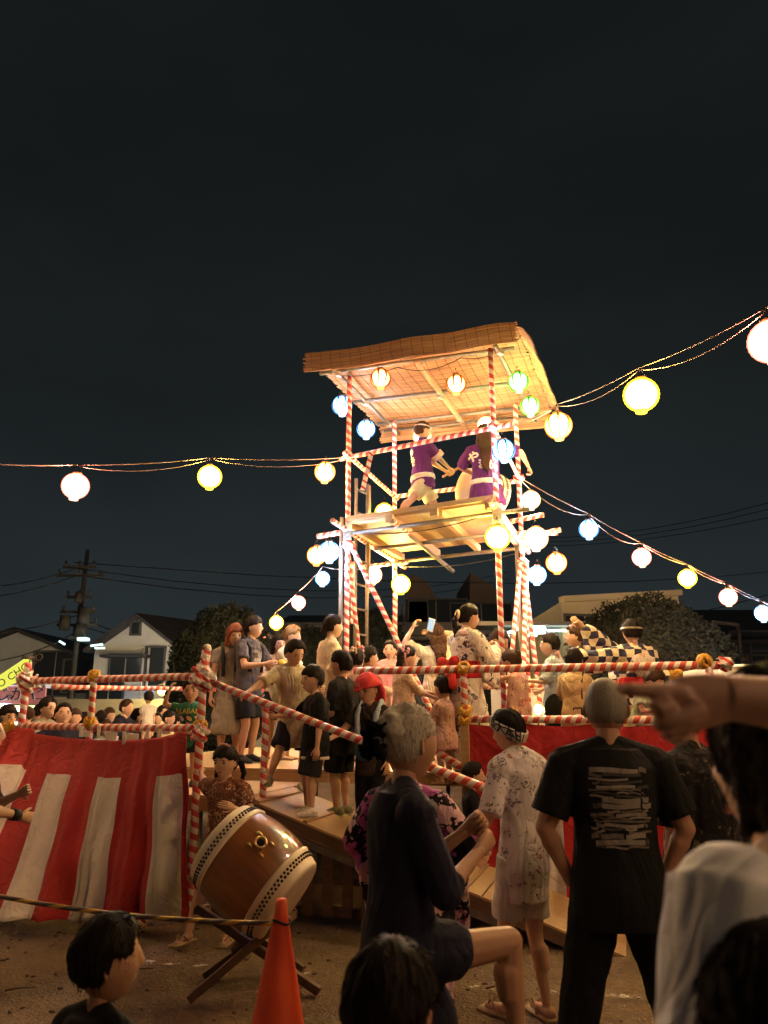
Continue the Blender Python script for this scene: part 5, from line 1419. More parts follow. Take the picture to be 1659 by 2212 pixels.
    def headpt(d, grow=0.0):
        x, y, z = d
        jaw = ss(-z, .05, 1.0)
        X_ = x * hw * (1 - .26 * jaw); Y_ = y * hd; Z_ = z * hz
        if y > 0: Y_ *= .93 - .02 * jaw; Y_ += hd * .10 * jaw * G(x, .5)
        else: Y_ *= 1.0 - .30 * ss(-z, .15, .9)
        if y > 0:
            Y_ += HLn * (.066 * G(x, .13) * G(z + .17, .15) + .045 * G(x, .10) * G(z - .02, .2) + .020 * G(x, .26) * G(z + .52, .10) - .018 * G(x, .3) * G(z + .38, .05) + .03 * G(x, .28) * G(z + .86, .16))
            Y_ -= HLn * (.030 * G(abs(x) - .36, .17) * G(z - .04, .13))
            Y_ += HLn * .012 * G(abs(x) - .36, .22) * G(z - .24, .10) + HLn * .012 * G(abs(x) - .5, .2) * G(z + .25, .2)
        p = J.head + J.hl * X_ + J.hf * Y_ + J.hu * Z_
        if grow: p += (J.hl * (x * hw) + J.hf * (y * hd) + J.hu * (z * hz)).normalized() * grow
        return p
    J.headpt = headpt
    hb = MB(); nd = (56, 40) if near else ((16, 12) if far else (36, 26))
    # parametrise with the pole up but dense on the face
    hb.ellipsoid(J.head, None, None, None, nd[0], nd[1], lambda d: headpt(d))
    for s_ in (1, -1):
        e = J.head + J.hl * s_ * hw * .99 - J.hf * HLn * .03 - J.hu * HLn * .03
        hb.ellipsoid(e, J.hl * .018 * HLn * s_ + J.hf * .0, (J.hf * -.06 + J.hl * s_ * .05) * HLn, J.hu * .125 * HLn, 10, 8)
        hb.ellipsoid(e - J.hu * .075 * HLn, J.hl * .02 * HLn, J.hf * .035 * HLn, J.hu * .045 * HLn, 8, 6)
    meshes.append(hb.mesh('h', []))
    # hands
    HN = .108 * h
    for s_ in (1, -1):
        d = (J.wr[s_] - J.el[s_]).normalized(); w = J.wr[s_]
        pal = l * -s_ * .8 - f * .2; pal = (pal - d * pal.dot(d)).normalized(); ac = d.cross(pal)
        if ac.dot(f) < 0: ac = -ac          # thumb side faces forward
        q = MB()
        q.loft([(w - d * .02 * h, ac, pal, .014 * h, .011 * h), (w + d * .08 * HN, ac, pal, .15 * HN, .10 * HN), (w + d * .30 * HN, ac, pal, .21 * HN, .11 * HN), (w + d * .52 * HN, ac, pal, .20 * HN, .085 * HN), (w + d * .56 * HN, ac, pal, .16 * HN, .05 * HN)], n=10)
        if not far:
            for k, (o_, ln) in enumerate(((.155, .40), (.055, .45), (-.045, .42), (-.14, .33))):
                a0 = w + d * .50 * HN + ac * o_ * HN; c1 = curl; d1 = (d * math.cos(c1) + pal * math.sin(c1)); d2 = (d * math.cos(c1 * 2.1) + pal * math.sin(c1 * 2.1))
                a1 = a0 + d1 * ln * HN * .5; a2 = a1 + d2 * ln * HN * .5
                q.tube([a0 - d * .05 * HN, a0, a1, a2, a2 + d2 * .02 * HN], [.045 * HN, .048 * HN, .044 * HN, .036 * HN, .018 * HN], 6)
            t0 = w + d * .16 * HN + ac * .15 * HN; td = (d * .75 + ac * .55 + pal * .35).normalized(); t1 = t0 + td * .24 * HN; t2 = t1 + (d * .85 + ac * .15 + pal * .5).normalized() * .2 * HN
            q.tube([t0 - td * .06 * HN, t0, t1, t2, t2 + d * .02 * HN], [.05 * HN, .06 * HN, .05 * HN, .038 * HN, .018 * HN], 6)
        meshes.append(q.mesh('hand', []))
    body = merge('body', meshes, skin); J.body = place('body', body, tag_root)
    # face details
    if face and not far:
        for s_ in (1, -1):
            for nm, (z_, w_, hgt, m_) in {'eye': (.02, .085, .030 if eyes else .012, BLACK), 'eyebrow': (.18, .100, .018, hm)}.items():
                d = V((s_ * .36, .9, z_)).normalized(); p = headpt(V((s_ * .37, math.sqrt(max(.01, 1 - .37 ** 2 - z_ ** 2)), z_)))
                q = MB(); q.ellipsoid(p, J.hl * w_ * HLn, J.hf * .012 * HLn, J.hu * hgt * HLn, 8, 6); place(nm, q.mesh(nm, m_), tag_root)
        p = headpt(V((0, .84, -.53))); q = MB(); q.ellipsoid(p, J.hl * .115 * HLn, J.hf * .015 * HLn, J.hu * .024 * HLn, 8, 6); place('mouth', q.mesh('mouth', mat('lips', (.30, .09, .07), .5)), tag_root)
    # hair
    if hair: make_hair(J, hair, hm, hw, hd, hz, HLn, near, far)
    # clothes
    J.cloth = {}
    def dress(nm, q, m_, disp=.010, dsc=.10, sm=3):
        me = cook(q.mesh(nm, []), vox * 1.1, sm, disp * h, dsc); me.name = nm
        o = place(nm, me, tag_root, m_); J.cloth[nm] = o; return o
    kind, tm = top[0], top[1]; kw = top[2] if len(top) > 2 else {}
    bk, bm_ = bottom[0], bottom[1]
    if bk in ('shorts', 'trousers'):
        q = MB(); q.loft([tring(t, .012 * h) for t in (-.20, -.12, 0, .15, .22)], n=16)
        fr = bottom[2] if len(bottom) > 2 else (.72 if bk == 'shorts' else 1.0)
        for s_ in (1, -1):
            H, K, A = J.hj[s_], J.kn[s_], J.an[s_]
            if bk == 'shorts':
                e = H.lerp(K, min(1, fr)); dd = (e - H).normalized(); a_ = dd.orthogonal().normalized(); b2 = dd.cross(a_)
                q.loft([(H + UP * .02 * h, a_, b2, .066 * h * bd, .066 * h * bd), (H.lerp(e, .5), a_, b2, .066 * h * bd, .066 * h * bd), (e, a_, b2, .068 * h * bd, .068 * h * bd)], n=14)
                if fr > 1: 
                    q.loft([(K - (K - H) * .1, a_, b2, .064 * h, .064 * h), (K.lerp(A, (fr - 1)), a_, b2, .066 * h, .066 * h)], n=14)
            else:
                q.capsule(H, K, .066 * h * bd, .050 * h * bd); q.tube([K, K.lerp(A, .5), K.lerp(A, .96)], [.050 * h * bd, .047 * h * bd, .050 * h * bd], 12)
        dress('trousers' if bk == 'trousers' else 'shorts', q, bm_)
    if bk in ('skirt', 'robe'):
        hz_ = bottom[2] if len(bottom) > 2 else .06
        w0 = bottom[3] if len(bottom) > 3 else .115
        q = MB(); c0 = J.hip + UP * .02 * h; ft = (J.an[1] + J.an[-1]) / 2; kc = (J.kn[1] + J.kn[-1]) / 2
        z_end = J.pos.z + hz_ * h; rings = [tring(.28, .016 * h), tring(.1, .018 * h), tring(-.1, .022 * h)]
        n_ = 7
        for k in range(1, n_ + 1):
            t = k / n_; zc = (J.hip.z - .08 * h) * (1 - t) + z_end * t
            fr = (J.hip.z - zc) / max(.01, (J.hip.z - J.pos.z)); c = J.hip.lerp(kc, min(1, fr * 2)) if fr < .5 else kc.lerp(ft, (fr - .5) * 2)
            c = V((c.x, c.y, zc)); spread = max(.0, (J.kn[1] - J.kn[-1]).dot(l) * .5 - .03 * h)
            rings.append((c, l, f, (w0 * (.95 + .1 * t)) * h * bd + spread * .4, (w0 * (.80 + .16 * t)) * h * bd))
        q.loft(rings, n=22); dress('skirt' if bk == 'skirt' else 'robe_skirt', q, bm_, .022, .08)
    if kind:
        scoop = kw.get('scoop', False)
        q = MB(); mg = kw.get('m', .013) * h; hemt = kw.get('hem', -.24); neck_t = .90 if scoop else .985
        ts = [hemt + (neck_t - hemt) * k / 9 for k in range(10)]
        rings = [tring(t, mg * (1.0 if t > .3 else 1.0 + .9 * (.3 - t)), kw.get('wk', 1.0), 1.0) for t in ts]
        if hemt < -.22:
            for i, t in enumerate(ts):
                if t < -.15: c, a_, b2, w_, d_ = rings[i]; rings[i] = (c, a_, b2, (.100 + kw.get('flare', .012)) * h * bd, (.078 + kw.get('flare', .012)) * h * bd)
        q.loft(rings, n=22)
        if not scoop:
         for s_ in (1, -1): q.capsule(J.neck + J.sp * .001 * h + l * s_ * .018 * h, J.sh[s_] + J.sp * .008 * h, .031 * h, .038 * h)
        if not scoop: q.ellipsoid(J.neck - J.sp * .020 * h, l * .062 * h * bd, fp * .054 * h * bd, J.sp * .030 * h, 14, 8)
        sl = kw.get('sleeve', .62 if kind == 'tee' else 0)
        for s_ in (1, -1):
            S, E, W2 = J.sh[s_], J.el[s_], J.wr[s_]
            q.ellipsoid(S, l * .048 * h, fp * .046 * h, J.sp * .040 * h, 12, 8)
            if kind == 'robe':
                # wide hanging sleeve
                q.capsule(S, E, .052 * h, .052 * h); q.capsule(E, E.lerp(W2, .72), .050 * h, .046 * h)
                drop = kw.get('drop', .20) * h
                for k in range(5):
                    a_ = S.lerp(E, .62).lerp(E.lerp(W2, .80), k / 4); q.capsule(a_, a_ - UP * drop * (.75 + .25 * k / 4) + l * s_ * .01, .030 * h, .024 * h)
            elif sl > 0:
                if sl <= 1:
                    e = S.lerp(E, sl); dd = (E - S).normalized(); a_ = dd.orthogonal().normalized(); b2 = dd.cross(a_)
                    q.loft([(S - dd * .01 * h, a_, b2, .046 * h * bd ** .5, .046 * h * bd ** .5), (S.lerp(e, .5), a_, b2, .046 * h * bd ** .5, .046 * h * bd ** .5), (e, a_, b2, .048 * h * bd ** .5, .048 * h * bd ** .5)], n=14)
                else:
                    q.capsule(S, E, .042 * h, .038 * h); q.capsule(E, E.lerp(W2, sl - 1), .037 * h, .033 * h)
        dress({'tee': 'shirt', 'robe': 'robe', 'tank': 'shirt', 'dress': 'dress'}.get(kind, kind), q, tm, .007 if near else .017, .07 if not near else .11)
    if shoes is not None and feet:
        for s_ in (1, -1):
            q = MB(); A = J.an[s_]; fd = (f + l * s_ * .18).normalized(); sd = UP.cross(fd); z0 = A.z - .042 * h
            c = V((A.x, A.y, z0)); 
            if shoes[0] == 'sandal':
                q.box(c + fd * .035 * h + UP * .008, .062 * h, .16 * h, .016, Matrix((sd, fd, UP)).transposed())
                for k in (-1, 1): q.tube([c + fd * .09 * h + UP * .02, c + fd * .055 * h + sd * k * .018 * h + UP * .048 * h, c + fd * .02 * h + sd * k * .030 * h + UP * .016], .006, 6)
                place('sandal', q.mesh('sandal', shoes[1]), tag_root)
            else:
                q.loft([(c - fd * .045 * h + UP * .022 * h, sd, UP, .018 * h, .02 * h), (c - fd * .03 * h + UP * .028 * h, sd, UP, .027 * h, .028 * h), (c + fd * .01 * h + UP * .032 * h, sd, UP, .029 * h, .032 * h), (c + fd * .06 * h + UP * .02 * h, sd, UP, .031 * h, .021 * h), (c + fd * .10 * h + UP * .014 * h, sd, UP, .027 * h, .015 * h), (c + fd * .118 * h + UP * .012 * h, sd, UP, .012 * h, .009 * h)], n=14)
                o = place('shoe', q.mesh('shoe', shoes[1]), tag_root)
                q = MB(); q.loft([(c - fd * .047 * h + UP * .006, sd, UP, .020 * h, .006 * h), (c - fd * .02 * h + UP * .006, sd, UP, .030 * h, .008 * h), (c + fd * .06 * h + UP * .006, sd, UP, .034 * h, .008 * h), (c + fd * .118 * h + UP * .006, sd, UP, .014 * h, .006 * h)], n=12)
                place('sole', q.mesh('sole', mat('sole', (.5, .47, .4), .7)), o)
    return J

def u_loc(v, l, f, u): return V((v.dot(l), v.dot(f), v.dot(u)))
def make_hair(J, kind, hm, hw, hd, hz, HL, near, far):
    style = kind.split('+')
    rr = random.Random(int(abs(J.pos.x * 1e4)) % 9999)
    sm = lambda x, a, c: (lambda t: t * t * (3 - 2 * t))(max(0.0, min(1.0, (x - a) / (c - a))))
    thk = .075 * HL
    if 'buzz' in style: thk = .020 * HL
    if 'thin' in style: thk = .03 * HL
    def cover(d):
        x, y, z = d; az = math.atan2(abs(x), y)      # 0 front .. pi back
        fr = .60 if 'fringe' not in style else .36
        if 'buzz' in style or 'thin' in style: fr = .66
        edge = fr * (1 - sm(az, .60, 1.0)) + (.16 if 'bob' not in style else -.25) * sm(az, .60, 1.0) * (1 - sm(az, 1.45, 1.8)) + (-.50) * sm(az, 1.45, 1.9)
        edge += .10 * noise.noise(V((az * 7 * (1 if x > 0 else -1.3), 3, J.pos.x * 9)))
        return sm(z, edge - .05, edge + .05)
    def fn(d):
        c = cover(d); x, y, z = d
        lump = .30 * noise.noise(V((x * 3, y * 3, z * 1.5)) + V((J.pos.x * 5, 0, 0))) + .12 * noise.noise(V((x * 11, y * 11, z * 2.5)))
        g = -.06 * HL + c * (.06 * HL + thk * (.45 + .55 * sm(z, -.5, .5) + lump + .25 * max(0, z)))
        return J.headpt(d, g)
    q = MB(); nd = (72, 44) if near else ((16, 12) if far else (44, 28))
    q.ellipsoid(J.head, None, None, None, nd[0], nd[1], fn)
    meshes = [q.mesh('hair', [])]
    ex = MB()
    H, u, f, l = J.head, J.hu, J.hf, J.hl
    if 'bob' in style:
        for k in range(13):
            a = math.pi * (.30 + 1.40 * k / 12); d = l * math.sin(a) * hw * 1.06 + f * math.cos(a) * hd * .98
            if math.cos(a) > .30: continue
            ex.capsule(H + d * .97 + u * HL * .12, H + d * 1.06 - u * HL * ((.56 if 'cut' not in style else .34) + .03 * rr.uniform(-1, 1)), .075 * HL, .055 * HL)
            ex.capsule(H + d * .78 + u * HL * .0, H + d * .80 - u * HL * (.50 if 'cut' not in style else .3), .10 * HL, .06 * HL)
    if 'long' in style:
        L = 1.9 * HL
        bk = -J.f
        for k in range(-3, 4):
            a0 = H - f * hd * .86 + l * k * .10 * HL - u * HL * .05
            ex.tube([a0, a0 - u * HL * .5 - f * .05 * HL + l * k * .01 * HL, J.neck - J.sp * .05 * J.h - J.f * .098 * J.h + l * k * .075 * HL, J.neck - J.sp * (L * .85 + rr.uniform(-.06, .06)) - J.f * .108 * J.h + l * k * .045 * HL], [.12 * HL, .12 * HL, .09 * HL, .035 * HL], 8)
    if 'pony' in style:
        b0 = H - f * hd * 1.05 + u * HL * .08
        ex.tube([H - f * hd * .8 + u * HL * .08, b0 - f * .06 * HL, b0 - f * .16 * HL - u * HL * .25, b0 - f * .10 * HL - u * HL * .75, b0 - f * .06 * HL - u * HL * 1.15], [.09 * HL, .085 * HL, .12 * HL, .10 * HL, .03 * HL], 10)
    if 'tails' in style:
        for s_ in (1, -1):
            b0 = H - f * hd * .55 + l * s_ * hw * .9 - u * HL * .02
            ex.tube([b0, b0 + l * s_ * .12 * HL - f * .08 * HL, b0 + l * s_ * .20 * HL - u * HL * .35 - f * .10 * HL, b0 + l * s_ * .16 * HL - u * HL * .85], [.09 * HL, .10 * HL, .10 * HL, .02 * HL], 8)
    if 'bun' in style:
        ex.ellipsoid(H - f * hd * .92 + u * HL * .22, l * .19 * HL, f * .17 * HL, u * .19 * HL, 12, 8)
    if 'lowbun' in style:
        ex.ellipsoid(H - f * hd * 1.02 - u * HL * .16, l * .20 * HL, f * .18 * HL, u * .18 * HL, 12, 8)
    if not far and 'buzz' not in style:
        # loose strands that break up the outline and the hairline
        st = MB(); n_ = (900 if near else 260); buzz = 'buzz' in style or 'thin' in style
        for _ in range(n_):
            d = V((rr.gauss(0, 1), rr.gauss(0, 1), rr.gauss(.25, .8))).normalized()
            if cover(d) < .5: continue
            p0 = fn(d); out = (d.x * l * hw + d.y * f * hd + d.z * u * hz).normalized()
            fall = (-u * .8 - out * .2 + (l * d.x + f * d.y) * .5); fall = fall - out * fall.dot(out)
            if fall.length < .05: continue
            fall.normalize(); fall = (fall + l * rr.uniform(-.35, .35) + f * rr.uniform(-.35, .35)).normalized()
            ln = HL * (rr.uniform(.10, .26) if not buzz else rr.uniform(.04, .09)); r = HL * rr.uniform(.005, .011)
            p1 = fn((d - u_loc(fall, l, f, u) * -.0 + V((fall.dot(l), fall.dot(f), fall.dot(u))) * (ln / HL)).normalized()) + out * HL * rr.uniform(.002, .02)
            p2 = fn((d + V((fall.dot(l), fall.dot(f), fall.dot(u))) * (1.8 * ln / HL)).normalized()) + out * HL * rr.uniform(.0, .03)
            if cover((d + V((fall.dot(l), fall.dot(f), fall.dot(u))) * (1.8 * ln / HL)).normalized()) < .1: p2 = p1 + fall * ln * .5 + out * HL * .01
            st.tube([p0 - out * .002, p1, p2], [r, r * .8, r * .15], 4, cap=False)
        if st.v: meshes.append(st.mesh('s', []))
    if ex.v: meshes.append(cook(ex.mesh('x', []), max(.006, J.vox * .8), 1, .02, .03))
    me = merge('hair', meshes, hm); J.hair = place('hair', me, J.root)
    return J.hair

def glasses(J, m=None):
    q = MB(); HL = J.HL
    for s_ in (1, -1):
        c = J.headpt(V((s_ * .37, .92, .0))) + J.hf * .02 * HL
        q.tube([c + J.hl * (.105 * HL * math.cos(k * .5236)) + J.hu * (.075 * HL * math.sin(k * .5236)) for k in range(13)], .010 * HL, 5)
        q.tube([c + J.hl * s_ * .10 * HL, J.head + J.hl * s_ * .36 * HL + J.hu * .02 * HL], .008 * HL, 4)
    place('glasses', q.mesh('glasses', m or BLACK), J.root)
def belt(J, t0, t1, m, name='obi', grow=.020):
    q = MB(); n = 5; q.loft([J.tring(t0 + (t1 - t0) * k / n, grow * J.h) for k in range(n + 1)], n=24)
    return place(name, cook(q.mesh(name, []), J.vox, 1, .004, .05), J.root, m)
def strap(J, s_, m, width=.018, name='strap', grow=.022):
    """strap over one shoulder, front waist to back waist"""
    pts = []
    for t in (.35, .6, .82):
        c, a, b, w, d = J.tring(t, grow * J.h); pts.append(c + a * s_ * w * .62 + b * d * .80)
    c, a, b, w, d = J.tring(.94, grow * J.h); pts.append(c + a * s_ * w * .72 + J.sp * .045 * J.h)
    for t in (.82, .6, .35):
        c, a, b, w, d = J.tring(t, grow * J.h); pts.append(c + a * s_ * w * .60 - b * d * .80)
    q = MB(); q.tube(pts, width * J.h, 8); return place(name, q.mesh(name, m), J.root)
def backpack(J, m, w=.085, hh=.16):
    c, a, b, w_, d = J.tring(.60, .02 * J.h); q = MB(); k = c - b * (d + .045 * J.h)
    q.ellipsoid(k, a * w * J.h, b * .05 * J.h, J.sp * hh * J.h, 16, 12)
    q.ellipsoid(k - b * .03 * J.h - J.sp * .05 * J.h, a * w * .7 * J.h, b * .03 * J.h, J.sp * .07 * J.h, 12, 8)
    place('backpack', cook(q.mesh('bp', []), J.vox, 2), J.root, m)
    strap(J, 1, m, .014); strap(J, -1, m, .014)
def bvh_of(o): me = o.data; return BVHTree.FromPolygons([tuple(v.co) for v in me.vertices], [tuple(p.vertices) for p in me.polygons])
def project(me, bv, org, ax, ay, dirn, off=.003):
    """lay a flat print (mesh in its own XY) on a cloth surface"""
    bmx = bmesh.new(); bmx.from_mesh(me); bmesh.ops.triangulate(bmx, faces=bmx.faces)
    for _ in range(2): bmesh.ops.subdivide_edges(bmx, edges=[e for e in bmx.edges if e.calc_length() > .025], cuts=1); bmesh.ops.triangulate(bmx, faces=bmx.faces)
    bad = []
    for v in bmx.verts:
        p = org + ax * v.co.x + ay * v.co.y - dirn * 1.0
        hit = bv.ray_cast(p, dirn, 2.0)
        if hit[0] is None: bad.append(v)
        else: v.co = hit[0] - dirn * off
    bmesh.ops.delete(bmx, geom=bad, context='VERTS')
    bmx.to_mesh(me); bmx.free(); return me
# ------------------------------------------------------------------ the cast
GRP_S = 'people on the stage and the ramp'
SHOE_B = mat('shoe_black', (.02, .02, .02), .6); SHOE_G = mat('shoe_olive', (.22, .20, .12), .7, var=.3, vscale=20); SHOE_W = mat('shoe_white_red', (.55, .48, .42), .6, var=.35, vscale=25); GETA = mat('sandal_straw', (.35, .24, .12), .7, var=.2, vscale=30)
C_black = cloth('cloth_black', (.008, .008, .009), bump=.3); C_blk2 = cloth('cloth_washed_black', (.016, .015, .017), bump=.35); C_navy = cloth('cloth_navy', (.013, .012, .028), bump=.35); C_beige = cloth('cloth_beige', (.56, .46, .31)); C_grey = cloth('cloth_warm_grey', (.26, .23, .185))
C_char = cloth('cloth_charcoal', (.070, .060, .060)); C_white = cloth('cloth_white', (.68, .62, .52)); C_cream = cloth('cloth_cream', (.66, .54, .37)); C_tan = cloth('cloth_tan', (.52, .36, .19)); C_sage = cloth('cloth_sage', (.42, .48, .36))
C_bluegrey = cloth('cloth_blue_grey', (.30, .35, .40)); C_purple = cloth('cloth_purple', (.105, .022, .130)); C_green = cloth('cloth_green', (.020, .115, .060)); C_pink = cloth('cloth_pink', (.62, .28, .26)); C_dkbrown = cloth('cloth_brown_black', (.045, .030, .025))
C_lace = pattern('cloth_lace', (.52, .36, .24), [(.66, .52, .38), (.40, .26, .17)], 26, .5, .6); C_red = cloth('cloth_red', (.52, .035, .03)); C_redobi = cloth('cloth_obi_red', (.42, .02, .022))
C_kim = pattern('yukata_white_grey_flowers', (.74, .66, .56), [(.085, .080, .11), (.16, .14, .17), (.05, .05, .08)], 9.0, .36, .9)
C_flor = pattern('dress_orange_floral', (.15, .055, .030), [(.52, .33, .20), (.30, .10, .05), (.58, .42, .30)], 20, .40, .9)
C_pinkchk = pattern('romper_pink_gingham', (.58, .36, .31), [(.42, .17, .17), (.62, .44, .38)], 34, .45, .1)
C_yuk2 = pattern('yukata_pink_mix', (.52, .32, .26), [(.55, .12, .14), (.30, .12, .10), (.70, .55, .30)], 15, .4, .7)
C_blkfl = pattern('yukata_black_pink_flowers', (.012, .008, .014), [(.66, .40, .46), (.62, .48, .50), (.36, .08, .26)], 7.5, .62, 1.0)
C_prnt = pattern('happi_white_prints', (.56, .50, .50), [(.16, .10, .18), (.26, .07, .06), (.08, .09, .07)], 13.0, .36, .9, thin=True)
C_aloha = pattern('shirt_dark_gold_pattern', (.014, .012, .013), [(.12, .09, .05), (.05, .04, .035)], 10, .36, 1.2)

def stage_people():
    # A: woman in grey dress, reddish bob
    A = person('smiling woman with reddish-brown bob in a loose grey dress with black straps', 510, 1350, 8.75, HD, yaw=165, hair='bob+fringe', hm=HR, top=('tee', C_grey, {'hem': -.3, 'sleeve': .5}), bottom=('skirt', C_grey, .20, .12), la='down', ra='down', hpitch=14, hyaw=-10, shoes=('shoe', SHOE_B))
    strap(A, 1, BLACK, .014); strap(A, -1, BLACK, .014)
    B = person('tall youth in charcoal T-shirt and black shorts holding something yellow', 549, 1333, 8.7, HD, yaw=118, hair='short+fringe', top=('tee', C_char, {'sleeve': .7, 'm': .022}), bottom=('shorts', C_black, .85), la='front', ra='front', hyaw=-18, shoes=('shoe', SHOE_B), build=.95)
    backpack(B, C_blk2)
    q = MB(); p = (B.wr[1] + B.wr[-1]) / 2 + B.f * .12; q.ellipsoid(p, B.l * .05, B.f * .06, UP * .055, 12, 8); tag(q.build('drinks_bag', mat('bag_yellow', (.75, .5, .06), .45, bump=.3)), 'small shiny yellow bag held by the tall youth', 'bag')
    # chest print on the youth
    q = MB()
    rr = random.Random(4)
    for k in range(9):
        a = rr.uniform(-.06, .06); b = rr.uniform(-.07, .07); w = rr.uniform(.02, .05); h_ = rr.uniform(.008, .025)
        i = [q.vert((a - w, b - h_, 0)), q.vert((a + w, b - h_, 0)), q.vert((a + w * .7, b + h_, 0)), q.vert((a - w, b + h_, 0))]; q.face(i)
    me = q.mesh('print', [], False, False); c = B.tring(.68)[0]; project(me, bvh_of(B.cloth['shirt']), c, B.l * -1, UP, -B.f); place('chest_print', me, B.root, cloth('print_grey', (.22, .2, .18)))
    Cc = person('small girl with dark hair and a navy strap, mostly hidden behind the laughing boy', 603, 1372, 9.4, HD, yaw=150, hair='bob+fringe', top=('tee', C_white, {}), bottom=('shorts', C_navy), la='front', ra='front'); backpack(Cc, C_navy)
    Dd = person('boy with light brown hair and a white shirt with dark collar looking right', 632, 1353, 9.1, HD, yaw=100, hair='short', hm=HL_, top=('tee', C_white, {'m': .02}), bottom=('shorts', C_navy), la='front', ra='front', hpitch=10)
    belt(Dd, .88, .93, C_navy, 'collar', .026)
    # E laughing boy in beige
    E = person('laughing boy in oversized beige T-shirt and navy shorts, hand on the sloping rail', 640, 1386, 6.98, HS, yaw=170, hair='short', top=('tee', C_beige, {'hem': -.52, 'sleeve': .95, 'm': .034, 'flare': .045}), bottom=('shorts', C_navy, .98), lean=6, side=-10, hpitch=28, hyaw=-30,
               ra=(.20, .20, -.14), la=(.10, .16, -.12), legs=((.04, .02, 0, -.02), (.20, .16, 0)), shoes=('shoe', SHOE_G), eyes=False)
    # F boy black tee
    F = person('boy in black T-shirt with a white hem stripe facing left, one hand on the rail', 676, 1440, 6.55, ramp_z(.45), yaw=-115, hair='short+fringe', top=('tee', C_black, {'hem': -.30, 'sleeve': .8, 'm': .022}), bottom=('shorts', C_blk2, .98), ra=(.16, .20, -.10), la='down', hpitch=4, legs=((.05, .03, 0, .0), (.06, .02, 0, .0)), shoes=('shoe', SHOE_W))
    belt(F, -.30, -.24, C_white, 'hem_stripe', .036)
    strap(F, 1, C_char, .006)
    G_ = person('boy in black T-shirt seen from behind, standing closest to the red-capped boy', 736, 1408, 6.95, ramp_z(.62), yaw=-60, hair='short', top=('tee', C_blk2, {'hem': -.3, 'sleeve': .9, 'm': .022}), bottom=('shorts', C_black, .95), la=(-.06, .12, -.16), ra=(.0, .10, -.16), shoes=('shoe', SHOE_G), hyaw=-10)
    # H red cap
    H = person('boy in red cap and glasses with pale blue backpack straps, gripping the rail', 795, 1462, 6.62, ramp_z(.95), yaw=-150, hair='thin', top=('tee', C_dkbrown, {'hem': -.3}), bottom=('trousers', C_black), ra=(.12, .20, -.18), la='down', hpitch=12, hyaw=12, shoes=('shoe', SHOE_B))
    glasses(H)
    capm = cloth('cap_red', (.60, .05, .055)); q = MB()
    q.ellipsoid(H.head, None, None, None, 28, 16, lambda d: H.headpt(V((d.x, d.y, max(d.z, .20))).normalized() if d.z > -.3 else V((d.x, d.y, .1)), .040 if d.z > -.1 else -.02))
    for k in range(-3, 4): q.tube([H.head - H.hf * H.HL * .40 + H.hl * H.HL * .09 * k + H.hu * H.HL * .2, H.head - H.hf * H.HL * .50 + H.hl * H.HL * .10 * k - H.hu * H.HL * .2, H.head - H.hf * H.HL * .46 + H.hl * H.HL * .11 * k - H.hu * H.HL * .55], [.025, .022, .016], 8)
    q.loft([(H.head + H.hf * H.HL * (.36 + .11 * k) + H.hu * H.HL * (.17 - .03 * k), H.hl, H.hu, H.HL * (.30 - .02 * k * k), H.HL * .028) for k in range(4)], n=14)
    o = place('cap', cook(q.mesh('cap', []), .007, 2), H.root, capm)
    me = text_mesh('LA', .045, .001); me = project(me, BVHTree.FromPolygons([tuple(v.co) for v in o.data.vertices], [tuple(p.vertices) for p in o.data.polygons]), H.head + H.hu * H.HL * .30, H.hl, H.hu, -H.hf); place('badge', me, H.root, WHITEP)
    BLUEST = cloth('strap_pale_blue', (.40, .50, .58)); strap(H, 1, BLUEST, .020); strap(H, -1, BLUEST, .020)
    c, a, b, w, d = H.tring(.18, .03 * H.h); q = MB(); q.ellipsoid(c + b * d * 1.0 + a * .02, a * .085 * H.h + UP * .035, b * .035 * H.h, UP * .065 * H.h - a * .02, 14, 10); place('waist_bag', cook(q.mesh('wb', []), .008, 2), H.root, cloth('bag_blue', (.035, .14, .25)))
    # I woman in cream sweatshirt by the ladder
    I = person('woman in cream top with dark hair pinned up, standing by the foot of the ladder', 720, 1330, 8.1, HD, yaw=75, hair='short+lowbun', skin=SKP, top=('tee', C_cream, {'sleeve': 1.1, 'm': .022, 'hem': -.3}), bottom=('skirt', C_char, .25), la='down', ra=(.0, .04, -.29), hyaw=-8)
    # J/K girls with hair flowers
    def hairflower(J, n=5, m=None, at=(-.55, -.3, .7), r=.035):
        q = MB(); c = J.headpt(V(at).normalized(), .02)
        m = m or mat('hair_flower_pink', (.80, .42, .42), .6)
        for k in range(n):
            a = k * 6.283 / n; q.ellipsoid(c + J.hl * (r * .8 * math.cos(a)) + J.hu * (r * .8 * math.sin(a)), J.hl * r * .55, J.hf * r * .4, J.hu * r * .55, 8, 6)
        q.ellipsoid(c - J.hf * .01, J.hl * r * .35, J.hf * r * .5, J.hu * r * .35, 8, 6)
        place('hair_flower', q.mesh('hair_flower', m), J.root)
    J_ = person('girl in yukata with black hair and a pink flower behind her ear, looking right', 797, 1398, 8.0, HD, yaw=70, hair='short+fringe+bun', top=('robe', C_yuk2, {'drop': .14}), bottom=('robe', C_yuk2, .08), la='front', ra='front'); hairflower(J_, at=(-.3, -.7, .6))
    K = person('small child in patterned yukata with cream-flowered bun, back turned, left of the pink-flowered girl', 770, 1402, 7.7, HD, yaw=20, hair='short+bun', top=('robe', C_yuk2, {'drop': .12}), bottom=('robe', C_yuk2, .08), face=False); hairflower(K, at=(0, -.8, .7), m=mat('hair_flower_cream', (.75, .55, .40), .6))
    Lw = person('woman with long straight black hair and pink top behind the back left post', 842, 1386, 10.1, HD, yaw=190, hair='long', skin=SKP, top=('tee', C_pink, {}), bottom=('skirt', C_grey, .3))
